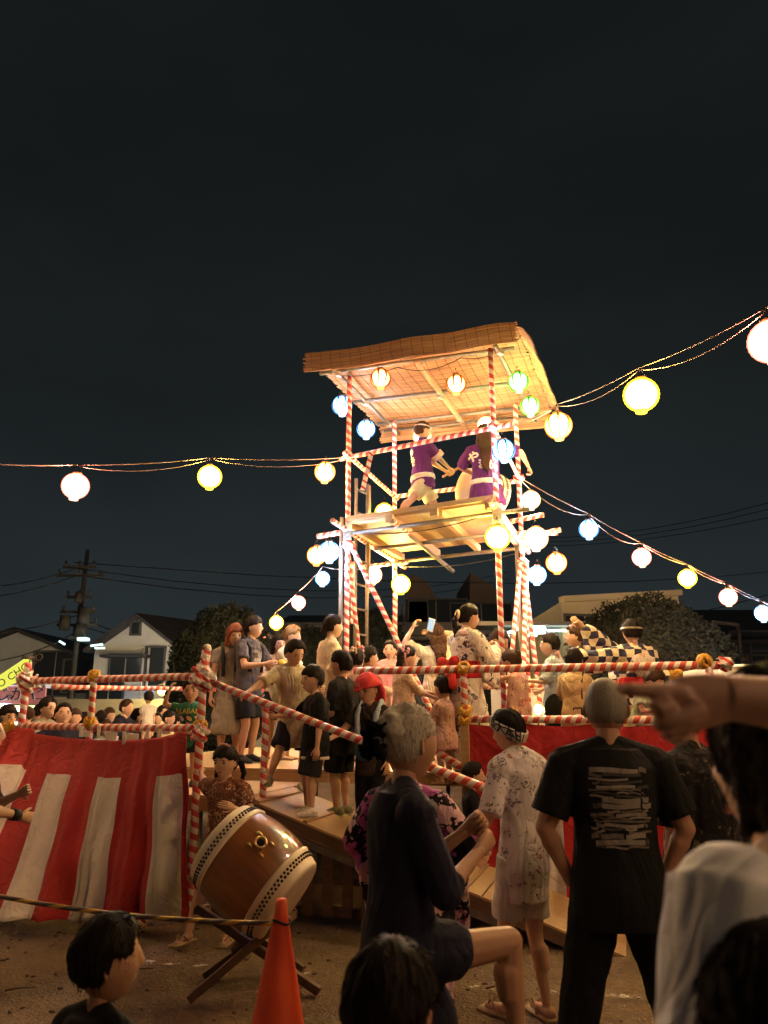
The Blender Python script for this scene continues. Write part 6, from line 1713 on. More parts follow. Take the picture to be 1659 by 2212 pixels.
    M = person('girl in lace blouse with twin tails and dangling pink hair flowers, arms held out right', 880, 1398, 7.55, HD, yaw=82, hair='short+tails', top=('tee', C_lace, {'sleeve': 1.2, 'm': .03, 'hem': -.35}), bottom=('skirt', C_cream, .25, .15), la=(-.03, .26, -.13), ra=(-.03, .24, -.17), hpitch=6)
    hairflower(M, at=(-.5, -.5, .6)); hairflower(M, at=(-.75, -.1, .4), r=.028)
    q = MB(); a = M.headpt(V((-.75, -.3, .3)), .03); q.tube([a, a - UP * .06, a - UP * .12 + V((.01, 0, 0))], [.012, .01, .014], 6); place('hair_ribbon', q.mesh('hair_ribbon', mat('hair_flower_pink', (.8, .42, .42), .6)), M.root)
    person('man in black T-shirt facing the viewer between the lace blouse girl and the brace', 893, 1402, 10.6, HD, yaw=185, hair='short', top=('tee', C_black, {}), bottom=('trousers', C_black), build=1.05)
    O = person('woman with long brown hair holding up a phone with raised arms, back turned', 942, 1350, 8.9, HD, yaw=-12, hair='long', hm=HD_, skin=SKP, top=('tee', C_cream, {'sleeve': .8, 'm': .024}), bottom=('skirt', C_dkbrown, .15), la=(.06, .09, .20), ra=(-.10, .12, .17), lel=(1, .1, -.3), face=False)
    p = (O.wr[1] + O.wr[-1]) / 2 + UP * .09; ph = MB(); ph.box(DT(931, 1350, 8.7), .075, .010, .15, Euler((0, .25, .2)).to_matrix()); o = tag(ph.build('phone', mat('phone_silver', (.55, .6, .62), .25, .4), None, smooth=False), 'phone in a pale case held up by the long-haired woman', 'phone')
    q = MB(); q.box(DT(931, 1349, 8.68), .062, .003, .125, Euler((0, .25, .2)).to_matrix()); so = q.build('screen', emat('phone_glow', (.7, .9, 1.0), .35), o, smooth=False)
    # P yukata woman
    Pp = person('ponytailed woman in white yukata with grey flowers and red obi, in profile', 1012, 1308, 7.35, HD, yaw=62, hair='short+pony', top=('robe', C_kim, {'drop': .21, 'm': .016}), bottom=('robe', C_kim, .03, .118), la=(-.06, .20, -.04), ra=(-.02, .16, -.06), hyaw=12, hpitch=4, shoes=('sandal', GETA), build=1.04)
    belt(Pp, .16, .48, C_redobi, 'obi', .024); belt(Pp, .29, .33, C_cream, 'obi_cord', .028)
    q = MB(); c, a, b, w, d = Pp.tring(.36, .03 * Pp.h); bw = c - b * (d + .02)
    for s_ in (1, -1):
        q.capsule(bw, bw + a * s_ * .10 + UP * .05 - b * .03, .035, .055); q.capsule(bw, bw + a * s_ * .05 - UP * .16 - b * .02, .03, .045)
    q.ellipsoid(bw - b * .03, a * .04, b * .035, UP * .045, 10, 8); place('obi_bow', cook(q.mesh('bow', []), .011, 2, .012, .05), Pp.root, C_red)
    q = MB(); c = Pp.head - Pp.hf * Pp.HL * .50 + Pp.hu * Pp.HL * .08; q.tube([c + Pp.hl * (.035 * math.cos(k * .5236)) + Pp.hu * (.035 * math.sin(k * .5236)) for k in range(13)], .014, 8); place('hair_tie', q.mesh('hair_tie', mat('scrunchie', (.72, .55, .35), .8)), Pp.root)
    q = MB()
    q.loft([Pp.tring(.92, .02 * Pp.h), Pp.tring(1.02, .014 * Pp.h)], n=20); place('collar', cook(q.mesh('col', []), .010, 1), Pp.root, pattern('collar_pink', (.6, .4, .34), [(.55, .2, .2), (.7, .6, .5)], 40, .4, .3))
    person('person with brown hair bending forward in dark jacket, right of the yukata woman', 1072, 1372, 8.0, HD, yaw=115, hair='short', hm=HD_, lean=30, hpitch=25, top=('tee', C_navy, {'sleeve': .9}), bottom=('skirt', C_yuk2, .1), la='front', ra='front', h=1.42)
    person('woman in brown patterned yukata right of the flowered yukata, holding a pink cloth', 1105, 1395, 7.55, HD, yaw=-60, hair='short+bun', hm=HD_, top=('robe', C_yuk2, {'drop': .15}), bottom=('robe', C_yuk2, .05), hpitch=20, h=1.12)
    Rr = person('small child in pink gingham romper with a cream hood on her shoulder, back turned', 957, 1462, 7.3, HD - .10, yaw=-40, hair='short', top=('tee', C_pinkchk, {'hem': -.5, 'flare': .04, 'm': .02}), bottom=('shorts', C_pinkchk, .7), la='front', ra='front', face=False, shoes=('sandal', GETA))
    person('child in yellow-tan outfit behind the gingham romper, half hidden by the brace', 990, 1470, 7.75, HD, yaw=30, hair='short', top=('tee', C_cream, {}), bottom=('trousers', C_tan), face=False)
    S = person('young man in pale blue-grey shirt with black bag, by the right tower posts', 1187, 1370, 8.1, HD, yaw=-75, hair='short+fringe', skin=SKP, top=('tee', C_bluegrey, {'sleeve': 1.0, 'm': .024, 'hem': -.3}), bottom=('trousers', C_black), la='front', ra=(.05, .12, -.2))
    c, a, b, w, d = S.tring(-.1, .05); q = MB(); q.ellipsoid(c + a * w, a * .05, b * .12, UP * .15, 12, 8); place('shoulder_bag', cook(q.mesh('bag', []), .012, 2), S.root, C_black)
    T_ = person('young man in white vest raising a hand to his face before the clipped tree', 1240, 1352, 8.2, HD, yaw=-85, hair='short', hm=HD_, top=('tank', C_white, {'sleeve': 0}), bottom=('shorts', C_tan, .9), la=(-.05, .15, -.01), ra='down', lel=(.6, .5, -1))
    strap(T_, 1, C_char, .012)
    U_ = person('boy in tan shirt seen from behind with thin strap and small cream bag', 1240, 1402, 7.25, HD, yaw=25, hair='short', top=('tee', C_tan, {'hem': -.4, 'sleeve': .9, 'm': .028, 'flare': .03}), bottom=('trousers', C_tan), face=False, la='front', ra='front')
    strap(U_, -1, C_dkbrown, .008); c, a, b, w, d = U_.tring(-.15, .03); q = MB(); q.ellipsoid(c - b * d - a * .03, a * .055, b * .03, UP * .065, 12, 8); place('small_bag', cook(q.mesh('bag', []), .009, 2), U_.root, C_cream)
    q = MB(); k0 = c - b * d - a * .03 + UP * .05; q.tube([k0 - a * .04, k0 - a * .035 + UP * .06, k0 + a * .035 + UP * .06, k0 + a * .04], .008, 6); place('bag_handle', q.mesh('bag_handle', BLACK), U_.root)
    # V checked happi drummer's friend, fan at his back
    yv = -8
    CH = checks('checked_robe', R(-10))
    Vv = person('man in checked robe and white headband, red sash holding a fan, back turned', 1364, 1340, 7.35, HD, yaw=yv, hair='short', top=('robe', CH, {'drop': .12, 'm': .022}), bottom=('robe', CH, .04, .125), la=(.26, .06, -.02), ra='down', lel=(1, -.3, -.2), face=False, build=1.15)
    belt(Vv, .10, .42, C_redobi, 'sash', .030)
    q = MB(); c, a, b, w, d = Vv.tring(.60, .03); fc = c - b * (d + .02) + UP * .02 - a * .0
    q.loft([(fc - b * .004, a, UP, .001, .001), (fc - b * .004, a, UP, .125, .105), (fc + b * .004, a, UP, .125, .105), (fc + b * .004, a, UP, .001, .001)], n=30, cap=False)
    q.beam(fc - UP * .10, fc - UP * .22, .016, .008); fo = place('paper_fan', q.mesh('paper_fan', pattern('fan_print', (.62, .54, .48), [(.55, .09, .06), (.6, .2, .15)], 15, .32, 1.2)), None); tag(fo, 'round paper fan with red brush marks tucked into the red sash at the checked back', 'fan')
    q = MB(); nn = 40
    pts = [Vv.headpt(V((math.cos(k * 6.283 / nn), math.sin(k * 6.283 / nn), .28)).normalized(), .018) for k in range(nn + 1)]; q.tube(pts, .010, 6); place('headband', q.mesh('headband', C_white), Vv.root)
    W_2 = person('second dancer in black and white checked robe bending low, only the back and sleeve showing', 1308, 1425, 7.9, HD, yaw=-70, hair='short', lean=55, hpitch=60, top=('robe', checks('checked_robe_b', R(-40)), {'drop': .14, 'm': .03}), bottom=('robe', CH, .04, .12), la=(.2, .2, .18), ra=(.2, .1, .05), face=False, h=1.62, build=1.1)
    Xx = person('boy in pale green shirt leaning on the right railing, cut by the pointing hand', 1398, 1447, 7.0, HD, yaw=150, hair='short', hm=HD_, top=('tee', C_sage, {'m': .025}), bottom=('shorts', C_black), lean=18, hpitch=40, la='front', ra='front')
    # Y child in green shirt at the corner
    Yc = person('child in green yellow-lettered T-shirt, one arm raised, behind the knotted corner post', 417, 1468, 7.35, HS, yaw=176, hair='short', top=('tee', C_green, {'m': .022, 'hem': -.34}), bottom=('shorts', C_navy), la='down', ra=(.10, .10, .17), rel=(1, .2, -.2), hpitch=6, shoes=('shoe', SHOE_B))
    bv = bvh_of(Yc.cloth['shirt']); c = Yc.tring(.72)[0]; yel = mat('print_yellow', (.62, .45, .06), .7)
    me = project(text_mesh('ALABAMA', .062, 0), bv, c + UP * .012, Yc.l, UP, -Yc.f); place('shirt_lettering', me, Yc.root, yel)
    cols = [(.55, .45, .35), (.62, .42, .2), (.5, .38, .36), (.55, .5, .45), (.6, .25, .2), (.12, .25, .18), (.6, .4, .15), (.5, .42, .36), (.42, .24, .12)]
    q = MB(); i = [q.vert(v) for v in ((-.115, -.20, 0), (.115, -.20, 0), (.115, -.02, 0), (-.115, -.02, 0))]; q.face(i); me = project(q.mesh('p', [], False, False), bv, c, -Yc.l, UP, -Yc.f, .0025); place('print_panel', me, Yc.root, BLACK)
    for k in range(9):
        q = MB(); ox, oy = -.075 + (k % 3) * .075, -.05 - (k // 3) * .058
        ids = [q.vert((ox + .030 * math.cos(t * .5236) * .8 - .012 * math.sin(t * .5236), oy + .020 * math.cos(t * .5236) + .012 * math.sin(t * .5236), 0)) for t in range(12)]; q.face(ids)
        me = project(q.mesh('p', [], False, False), bv, c, -Yc.l, UP, -Yc.f, .0045); place('print_oval', me, Yc.root, mat('oval%d' % k, cols[k], .8))
    # Z girl holding the post
    Zg = person('little girl in brown floral dress clutching the striped corner post below the stage', 490, 1612, 5.95, 0, yaw=-165, hair='fringe+tails+short', skin=SK, top=('tee', C_flor, {'m': .02, 'sleeve': .6, 'hem': -.3}), bottom=('skirt', C_flor, .30, .135), la=(.03, .16, -.08), ra=zz(PC, 1.12) - V((0, .04, 0)), rel=(.3, .3, -1), hyaw=5, legs=((.05, 0, 0), (.12, .14, 0)), shoes=('sandal', GETA), hpitch=4)
    q = MB(); q.tube([Zg.headpt(V((-.5 + k * .1, .2, .8)).normalized(), .022) for k in range(11)], .009, 6); place('hair_band', q.mesh('hair_band', C_pink), Zg.root)
    person('small dark-haired child crouching by the lower ramp rail, left of the headband wearer', 1022, 1640, 6.75, .20, yaw=100, hair='short', top=('tee', C_black, {}), bottom=('shorts', C_dkbrown), la='front', ra='front', h=.98, crouch=.1)
stage_people()

def tower_people():
    zd = ZP + .14
    PB = cloth('sash_white', (.72, .66, .52))
    def sash(J, t0, t1):
        belt(J, t0, t1, PB, 'sash', .034); belt(J, (t0 + t1) / 2 - .014, (t0 + t1) / 2 + .014, C_dkbrown, 'sash_stripe', .0375)
    Dm = person('drummer in purple happi coat with headband lunging right and swinging a drumstick on the tower', 913, 926, 9.05, zd, yaw=72, hair='short', hm=HD_, top=('tee', C_purple, {'sleeve': .92, 'm': .022, 'hem': -.20, 'flare': .022}), bottom=('shorts', cloth('shorts_cream', (.66, .58, .36)), .82), lean=-4, h=1.44, crouch=.10,
                la=(-.04, .33, -.23), ra=(-.06, .30, -.24), lel=(.4, -.4, -1), legs=((.04, .20, 0, 0), (.05, -.30, 0, 0)), hpitch=2, curl=1.2)
    sash(Dm, .02, .15)
    q = MB(); nn = 36; pts = [Dm.headpt(V((math.cos(k * 6.283 / nn), math.sin(k * 6.283 / nn), .42 - .1 * math.sin(k * 6.283 / nn))).normalized(), .016) for k in range(nn + 1)]; q.tube(pts, .010, 6); place('headband', q.mesh('headband', pattern('twisted_headband', (.72, .66, .6), [(.5, .08, .06), (.05, .04, .06)], 40, .4, .4)), Dm.root)
    for s_ in (1, -1):
        e = Dm.sh[s_].lerp(Dm.el[s_], .80); d = (Dm.el[s_] - Dm.sh[s_]).normalized(); a = d.orthogonal().normalized(); b = d.cross(a); q = MB(); rr_ = .060 * Dm.h
        q.loft([(e, a, b, rr_, rr_), (e + d * .045 * Dm.h, a, b, rr_, rr_)], n=18); place('cuff', q.mesh('cuff', cloth('cuff_pink', (.62, .40, .33))), Dm.root)
    st_ = MB(); w = Dm.wr[1] + (Dm.wr[1] - Dm.el[1]).normalized() * .05; a = w - V((.08, .0, .05)); b = w + V((.29, -.04, .15)); st_.tube([a, b], [.015, .017], 10); tag(st_.build('drumstick', mat('stick_wood', (.45, .25, .12), .5)), 'thick wooden drumstick gripped by the lunging drummer', 'drumstick')
    # tower drum behind the girl
    dc2 = D(1043, 1062, 9.05); dt, *_ = taiko('barrel drum standing on the tower platform beyond the long-haired drummer', dc2, V((1, .42, -.12)), .225, .265, .52, (0, 0, 1), 'taiko_drum')
    q = MB()
    for s_ in (-1, 1):
        q.beam(V((dc2.x - .16 * s_, dc2.y - .16, zd)), V((dc2.x + .12 * s_, dc2.y - .12, dc2.z - .12)), .04, .04, up=(0, 1, 0)); q.beam(V((dc2.x - .16 * s_, dc2.y + .16, zd)), V((dc2.x + .12 * s_, dc2.y + .12, dc2.z - .12)), .04, .04, up=(0, 1, 0))
    tag(q.build('drum_stand', DARKWOOD, None, smooth=False), 'low dark wooden stand under the tower drum', 'stand')
    Gd = person('long-haired drummer in purple happi coat lettered on the back, kneeling before the tower drum', 1047, 932, 8.45, zd, yaw=8, hair='long', hm=HD_, top=('tee', C_purple, {'sleeve': .95, 'm': .022, 'hem': -.38, 'flare': .028}), bottom=('shorts', C_purple, .7), h=1.50, crouch=.52, la='front', ra=(.22, .08, -.12), rel=(1, -.2, -.1), lel=(1, 0, -.3), face=False,
                legs=((.10, -.16, .01, 0), (.10, -.14, .01, 0)), curl=1.0, shoes=None, build=1.0)
    sash(Gd, .02, .15)
    # lettering on both backs
    for J, chars, sc in ((Gd, (('や', -.135, .02), ('ま', -.03, -.075), ('き', .085, -.085)), .135), (Dm, (('ゆ', .0, .02), ('き', .01, -.09)), .125)):
        bv = bvh_of(J.cloth['shirt']); c = J.tring(.62)[0]
        for ch, ox, oy in chars:
            for s2, off, m_ in ((1.0, .0045, mat('letter_cream', (.74, .66, .52), .7)),):
                me = text_mesh(ch, sc, 0); bmx = bmesh.new(); bmx.from_mesh(me); bmesh.ops.translate(bmx, verts=bmx.verts, vec=V((ox, oy, 0))); bmx.to_mesh(me); bmx.free()
                # thicken strokes by overlaying shifted copies
                ms = []
                for ddx, ddy in ((0, 0), (.006, 0), (-.006, 0), (0, .006), (0, -.006)):
                    m2 = me.copy(); 
                    for v in m2.vertices: v.co.x += ddx; v.co.y += ddy
                    ms.append(project(m2, bv, c, -J.l, J.sp, J.f, off + .0004 * len(ms)))
                place('back_lettering', merge('back_lettering', ms, m_), J.root)
tower_people()

def crowd():
    rr = random.Random(21); G = 'onlookers in the left crowd'
    tops = [C_black, C_navy, C_white, C_grey, C_char, C_bluegrey, C_beige, C_dkbrown]; names = ['black', 'navy', 'white', 'grey', 'charcoal', 'blue-grey', 'beige', 'dark brown']
    g = person('man in glasses and grey shirt looking right, left of the man with the upturned face', 106, 1508, 9.3, 0, yaw=110, hair='short', top=('tee', C_grey, {}), bottom=('trousers', C_navy), group=G); glasses(g)
    person('man with short black hair and upturned orange-lit face just above the left curtain', 139, 1521, 8.6, 0, yaw=150, hair='short', hpitch=-16, top=('tee', C_navy, {}), bottom=('trousers', C_navy), group=G, build=1.1)
    spec = [(20, 1525, 8.3, 120, 'grey patterned', C_aloha), (60, 1528, 12, -20, 'pale', C_white), (85, 1522, 12.5, 10, 'blue', C_navy), (165, 1532, 11, 150, 'dark brown', C_dkbrown), (182, 1540, 12.2, 40, 'black', C_black), (200, 1548, 12, 90, 'black', C_black),
            (218, 1536, 12.6, 10, 'grey', C_char), (238, 1530, 13.0, 120, 'white', C_white), (232, 1556, 11.6, 160, 'pale grey', C_bluegrey), (258, 1545, 14, 0, 'black', C_black), (275, 1512, 12.0, 100, 'navy striped', C_navy), (292, 1540, 13.4, 20, 'charcoal', C_char),
            (298, 1532, 12.4, 60, 'beige hat and dark', C_dkbrown), (340, 1540, 13.6, 150, 'black', C_black), (352, 1525, 14.5, 130, 'cream', C_cream), (366, 1536, 12.8, 100, 'tan', C_tan), (328, 1556, 12.4, 180, 'black', C_black), (150, 1535, 13.4, 30, 'black', C_black), (120, 1540, 13.8, 0, 'grey', C_grey), (308, 1545, 14.6, 15, 'black', C_black), (382, 1545, 14.0, 60, 'dark', C_dkbrown)]
    near = ['behind the left end post', 'just left of the end post', 'just right of the end post', 'right of the upturned face', 'second right of the upturned face', 'third right of the upturned face', 'beside the middle post, deepest', 'right behind the middle post', 'low beside the middle post', 'far back right of the middle post', 'tall in profile under the railing', 'behind the child in the pale hat', 'under the seated child', 'behind the far rail end', 'under the small lanterns', 'left of the green shirt child', 'low under the small lanterns', 'behind the upturned face', 'behind the man in glasses', 'far back under the railing middle', 'next to the green shirt child, deepest']
    for k, (dx, dy, Y, yw, nm, m_) in enumerate(spec):
        J = person('onlooker in %s top %s' % (nm, near[k]), dx, dy, Y, 0, yaw=yw, hair=rr.choice(['short', 'short+fringe', 'bob', 'short']), top=('tee', m_, {}), bottom=('trousers', C_black), group=G, hm=rr.choice([HB, HB, HD_]), vox=.02, la=rr.choice(['down', 'front', 'face']))
    J = person('small child in white shirt carried high above the left crowd', 321, 1503, 12.2, 1.02, yaw=-20, h=.85, hair='short', top=('tee', C_white, {}), bottom=('shorts', C_char), group=G, face=False, vox=.018)
crowd()

# ---- the dance circle in front of the stage
def front():
    # elder woman in navy
    E = person('gray-haired elder in dark navy yukata dancing with one knee raised and hands lifted', 884, 1524, 2.92, 0, yaw=72, hair='thin', hm=HG, skin=SKT, near=True, build=.84, top=('tee', C_navy, {'sleeve': 1.15, 'm': .019, 'hem': -.30}), bottom=(None, None),
               la=(-.05, .17, -.06), ra=(-.05, .17, -.09), lel=(.3, .1, -1), rel=(.3, .0, -1), legs=((.04, -.04, 0), (.04, .25, .235)), hpitch=2, hyaw=-18, curl=1.5, face=False, hk=1.12)
    h = E.h; q = MB(); f, l = E.f, E.l
    # lower robe: back panel hangs straight, front follows the raised thigh
    K = E.kn[-1]; H = E.hip
    q.loft([E.tring(.3, .02 * h), E.tring(0, .024 * h), E.tring(-.15, .03 * h)] + [(H - UP * z + f * (.02 + z * .09), l, f, w * h, d * h) for z, w, d in ((.20, .092, .090), (.35, .098, .100), (.55, .105, .108), (.68, .11, .112))], n=26)
    q.capsule(E.hj[-1], E.hj[-1].lerp(K, .36), .066 * h, .062 * h)
    place('robe_skirt', cook(q.mesh('rs', []), .010, 4, .03, .16), E.root, C_navy)
    q = MB(); c = E.head - E.hf * E.HL * .34 + E.hu * E.HL * .16
    q.ellipsoid(c, E.hl * .26 * E.HL, E.hf * .20 * E.HL, E.hu * .28 * E.HL, 16, 12); q.ellipsoid(E.head + E.hu * .38 * E.HL - E.hf * .10 * E.HL, E.hl * .24 * E.HL, E.hf * .26 * E.HL, E.hu * .16 * E.HL, 14, 10)
    place('hair_bun', cook(q.mesh('bun', []), .006, 2, .03, .04), E.root, HG)
    q = MB()
    rr = random.Random(2)
    for k in range(60):
        d = V((rr.uniform(-.3, .8), -1, rr.uniform(-.35, .35))).normalized(); p = E.headpt(d, .040 + rr.uniform(-.01, .03)); s = rr.uniform(.008, .017)
        q.ellipsoid(p, V((s, 0, 0)), V((0, s * .5, s * .3)), V((0, -s * .3, s)), 8, 6)
    place('hair_ornament', cook(q.mesh('orn', []), .005, 1, .03, .02), E.root, mat('ornament_black', (.006, .006, .007), .9, spec=.05))
    # person in black yukata with pink flowers just beyond the elder
    Fl = person('dancer in black yukata with large pink flowers, mostly hidden behind the gray-haired elder', 884, 1590, 4.0, 0, yaw=25, hair='short+bun', hm=HB, near=True, build=1.12, top=('robe', C_blkfl, {'drop': .18, 'm': .024}), bottom=('robe', C_blkfl, .04, .115), la=(.03, .10, -.24), ra=(.02, .12, -.22), lel=(1, -.2, -.4), rel=(1, -.2, -.4), face=False)
    # headband wearer
    Hb = person('youth in white printed happi and white shorts with a lettered headband, back turned', 1098, 1537, 4.55, 0, yaw=-32, hair='short', hm=HB, skin=SK, near=True, build=.80, hk=.93, top=('tee', C_prnt, {'hem': -.36, 'sleeve': 1.0, 'm': .018, 'flare': .012}), bottom=('shorts', cloth('shorts_white', (.60, .54, .52)), .80), la=(.04, .10, -.24), ra=(.05, .04, -.27), hpitch=14, hyaw=-22, legs=((.05, .05, 0), (.055, -.03, 0)), shoes=('sandal', GETA))
    n = 72; w = .13 * Hb.HL
    def band(a, y=0.0, grow=.020):
        z = .14 + .70 * math.sin(a)
        d = V((math.cos(a), math.sin(a), z)).normalized(); d2 = V((math.cos(a), math.sin(a), z + y / (.5 * Hb.HL))).normalized()
        return Hb.headpt(d2, grow + .004 * math.sin(a * 5))
    q = MB(); ids = [[q.vert(band(6.2832 * k / n, w * (1 - j * .5))) for j in range(5)] for k in range(n)]
    for k in range(n):
        k2 = (k + 1) % n
        for j in range(4): q.face((ids[k][j], ids[k][j + 1], ids[k2][j + 1], ids[k2][j]))
    hbo = place('headband', q.mesh('headband', cloth('headband_white', (.62, .55, .52))), Hb.root); sol = hbo.modifiers.new('t', 'SOLIDIFY'); sol.thickness = .006; sol.offset = 0
    cd = (V((0, 0, EYE)) - Hb.head).normalized(); ac = math.atan2(cd.dot(Hb.hf), cd.dot(Hb.hl))
    T0 = band(ac + .02) - band(ac - .02); nrm = (band(ac) - Hb.head).normalized(); sg = 1 if T0.dot(Hb.hu.cross(nrm)) > 0 else -1
    rad = T0.length / .04
    for ch, pos in (('祭', -.82), ('大', -.42), ('本', -.02), ('日', .38), ('一', .78)):
        me2 = text_mesh(ch, .058 if ch != '一' else .05, 0)
        bmx = bmesh.new(); bmx.from_mesh(me2); bmesh.ops.triangulate(bmx, faces=bmx.faces)
        if ch == '一': bmesh.ops.rotate(bmx, verts=bmx.verts, cent=(0, 0, 0), matrix=Matrix.Rotation(R(80), 3, 'Z'))
        for v in bmx.verts:
            a = ac + sg * (pos + v.co.x / rad); v.co = band(a, v.co.y, .0275)
        base_ = [v.co.copy() for v in bmx.verts]; bmx.to_mesh(me2); bmx.free(); cps = []
        for kx, ky in ((0, 0), (.0022, 0), (-.0022, 0), (0, .0022), (0, -.0022)):
            m3 = me2.copy()
            for v in m3.vertices: v.co = v.co + Hb.hu * ky + T0.normalized() * kx + cd * .0002 * len(cps)
            cps.append(m3)
        place('headband_lettering', merge('headband_lettering', cps, BLACK), Hb.root)
    q = MB(); kp = band(1.57, .0, .03); q.ellipsoid(kp, Hb.hl * .022, Hb.hf * .014, Hb.hu * .018, 10, 8); place('headband_knot', q.mesh('k', cloth('headband_white', (.62, .55, .52))), Hb.root)
    # man in black T-shirt
    Mn = person('broad man with cropped gray hair in black T-shirt, back turned, hands on hips', 1309, 1466, 3.55, 0, yaw=4, hair='buzz', hm=HS_, skin=SKT, near=True, build=1.06, hk=1.10, top=('tee', C_black, {'hem': -.24, 'sleeve': .80, 'm': .016}), bottom=('trousers', C_black), la=(.0, .02, -.283), ra=(.0, .02, -.283), lel=(1, -.25, 0), rel=(1, -.25, 0), legs=((.15, 0, 0), (.15, 0, 0)), hyaw=12, face=False, shoes=('shoe', SHOE_B), curl=.8)
    glasses(Mn)
    bv = bvh_of(Mn.cloth['shirt']); rr = random.Random(12); c = Mn.tring(.60)[0]
    tones = [cloth('print_pale', (.26, .225, .19)), cloth('print_mid', (.14, .12, .10)), cloth('print_dim', (.07, .062, .055))]
    y = .150; row = 0
    while y > -.165:
        hh_ = rr.choice([.006, .009, .013, .020, .008]); x = -.110 + rr.uniform(-.012, .02)
        while x < .10:
            w_ = rr.choice([.03, .05, .09, .16, .2]) ; w_ = min(w_, .120 + rr.uniform(-.02, .015) - x)
            if w_ > .012 and rr.random() < .88:
                q = MB(); n_ = 10; sk = rr.uniform(-.004, .004); lo_, hi_ = [], []
                for i in range(n_ + 1):
                    t = i / n_; wv = .003 * math.sin(t * 5 + row)
                    lo_.append(q.vert((x + w_ * t, y - hh_ + wv + sk * t, 0))); hi_.append(q.vert((x + w_ * t, y + wv + sk * t - .0, 0)))
                for i in range(n_): q.face((lo_[i], lo_[i + 1], hi_[i + 1], hi_[i]))
                place('back_print', project(q.mesh('p', [], False, False), bv, c, -Mn.l, UP, Mn.f, .0025 + .0003 * (row % 3)), Mn.root, rr.choices(tones, (5, 4, 2))[0])
            x += w_ + rr.choice([.002, .004, .010])
        y -= hh_ + rr.choice([.002, .003, .006]); row += 1
    # man in dark patterned shirt beyond
    Dk = person('man in dark shirt with faint gold pattern facing left, below the pointing hand', 1465, 1500, 3.85, 0, yaw=-48, hair='short', hm=HB, near=True, skin=SKT, build=1.15, top=('tee', C_aloha, {'m': .028, 'sleeve': .95, 'hem': -.34}), bottom=('shorts', C_black, .9), la='down', ra='front', hpitch=10, face=True, shoes=('sandal', GETA))
    # patterned robe at the left edge with a wrist-banded forearm in front of the curtain
    Le = person('person in dark patterned yukata and black wristband cut by the left edge', -25, 1545, 5.0, 0, yaw=75, hair='short', hm=HD_, near=False, top=('tee', pattern('yukata_navy_fans', (.030, .028, .045), [(.30, .26, .22), (.16, .13, .13)], 11, .36, 1.0), {'sleeve': .9, 'hem': -.3}), bottom=('robe', bpy.data.materials['yukata_navy_fans'], .05), la=(-.06, .16, -.10), ra=DT(42, 1762, 4.75), rel=(.5, .2, -1), curl=.6)
    a, b = Le.wr[-1], Le.el[-1]; d = (a - b).normalized(); o1 = d.orthogonal().normalized(); q = MB(); q.loft([(a - d * .06, o1, d.cross(o1), .036, .036), (a - d * .005, o1, d.cross(o1), .034, .034)], n=16); place('wristband', q.mesh('wristband', BLACK), Le.root)
    # little boy low left
    person('small boy in black T-shirt before the rope, face turned to the cone', 238, 1986, 2.35, 0, yaw=28, hair='short', hm=HB, near=True, skin=SKT, top=('tee', C_black, {}), bottom=('shorts', C_navy), hyaw=36, face=False)
    # child's dark head bottom centre
    person('dark-haired child right below the camera, only the blurred crown showing before the elder', 845, 2052, 1.62, 0, yaw=35, hair='short', hm=HB, near=True, skin=SKT, top=('tee', C_blk2, {}), bottom=('shorts', C_navy), face=False)
    # woman in white close on the right
    Wm = person('black-bobbed woman in white blouse very near at the right edge', 1704, 1462, 1.07, 0, nk=.032, yaw=-34, hair='bob+fringe+cut', hm=HB, near=True, skin=SKP, top=('tee', cloth('blouse_white', (.82, .80, .77)), {'m': .040, 'sleeve': 1.0, 'hem': -.3, 'scoop': True}), bottom=('trousers', C_black), hyaw=-4, face=True, la=(.07, .05, -.28), ra='down', build=1.2)
    # child's crown bottom right
    person('dark-haired child at the bottom right corner with brownish light on the crown', 1690, 2028, .86, 0, yaw=5, hair='short', hm=HB, near=True, skin=SKT, top=('tee', C_navy, {}), bottom=('shorts', C_navy), face=False)
front()

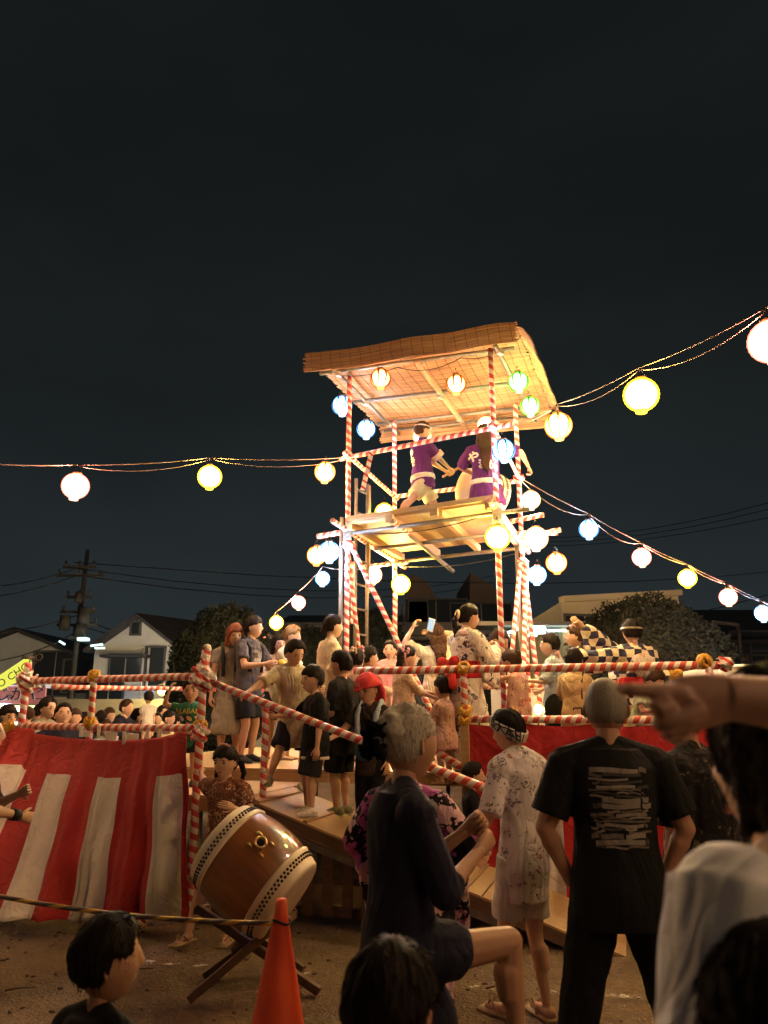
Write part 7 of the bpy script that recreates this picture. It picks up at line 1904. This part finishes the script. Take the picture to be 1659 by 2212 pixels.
def pointing_arm():
    """someone outside the right edge points across the picture; hand about 0.9 m from the camera"""
    t = 1.0
    root = empty('person', V((1.55, .95, 0)), 'person mostly beyond the right edge pointing left across the scene with a bare arm', 'person')
    Pt = lambda x, y, tt: DT(x, y, tt)
    q = MB()
    # forearm and upper arm coming in from the right
    q.tube([Pt(2300, 1640, 1.0), Pt(1980, 1580, .98), Pt(1800, 1540, .97), Pt(1640, 1515, .965), Pt(1560, 1505, .96)], [.052, .046, .040, .031, .028], 20)
    # palm
    q.loft([(Pt(1575, 1507, .96), V((0, 0, 1)), V((0, 1, 0)), .029, .024), (Pt(1530, 1512, .955), V((0, 0, 1)), V((0, 1, 0)), .033, .021), (Pt(1480, 1520, .95), V((.1, 0, 1)).normalized(), V((0, 1, 0)), .036, .019), (Pt(1440, 1524, .945), V((.15, 0, 1)).normalized(), V((0, 1, 0)), .030, .016)], n=18)
    # index finger pointing left
    q.tube([Pt(1475, 1500, .945), Pt(1440, 1496, .94), Pt(1395, 1493, .935), Pt(1362, 1490, .93), Pt(1338, 1489, .93), Pt(1333, 1489, .93)], [.0145, .0115, .0090, .0084, .0066, .003], 14)
    # curled middle, ring, little fingers
    for (x0, y0), (x1, y1), (x2, y2), (x3, y3), r, dt in (((1450, 1525), (1415, 1535), (1425, 1562), (1452, 1560), .0115, -.020), ((1455, 1542), (1428, 1558), (1440, 1582), (1466, 1577), .0110, -.012), ((1470, 1556), (1448, 1575), (1462, 1594), (1484, 1587), .0095, -.004)):
        q.tube([Pt(x0, y0, .945 + dt), Pt(x1, y1, .935 + dt), Pt(x2, y2, .935 + dt), Pt(x3, y3, .95 + dt), Pt(x3 + 5, y3 - 1, .952 + dt)], [r * 1.15, r * 1.1, r, r * .85, r * .4], 12)
    # thumb tucked across
    q.tube([Pt(1510, 1535, .93), Pt(1478, 1552, .92), Pt(1445, 1560, .915), Pt(1420, 1563, .915), Pt(1414, 1563, .915)], [.018, .015, .0125, .0105, .004], 14)
    # rest of the body out of frame
    b = MB(); c = V((1.62, 1.05, 0)); f = V((-.9, .4, 0)).normalized(); l = UP.cross(f)
    b.loft([(c + UP * z, l, f, w, d) for z, w, d in ((.78, .13, .10), (.95, .15, .11), (1.1, .13, .10), (1.3, .16, .11), (1.42, .15, .09), (1.46, .06, .06))], n=16)
    b.capsule(c + UP * 1.44, c + UP * 1.56, .05, .05); b.capsule(c + UP * .85, c + UP * .1, .09, .05); b.ellipsoid(c + UP * 1.65, l * .08, f * .10, UP * .12, 16, 12)
    b.capsule(c + UP * 1.40 - f * .0 - l * .15, Pt(2300, 1640, 1.0), .055, .052)
    me1 = cook(q.mesh('a', []), .0030, 4); me2 = cook(b.mesh('b', []), .014, 3)
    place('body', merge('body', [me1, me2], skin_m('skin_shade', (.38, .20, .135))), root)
    # fingernail
    n = MB(); p = Pt(1343, 1486, .925); n.ellipsoid(p, V((.0065, 0, .001)), V((0, .002, 0)), V((0, 0, .005)), 10, 6); place('fingernail', n.mesh('nail', mat('nail', (.55, .36, .28), .35)), root)
    s = MB(); s.loft([(c + UP * z, l, f, w + .015, d + .015) for z, w, d in ((.70, .14, .11), (.95, .15, .11), (1.1, .14, .11), (1.3, .16, .11), (1.42, .15, .09), (1.45, .07, .07))], n=16); place('shirt', cook(s.mesh('s', []), .014, 2), root, C_char)
pointing_arm()
bpy.data.scenes.remove(_tmp)
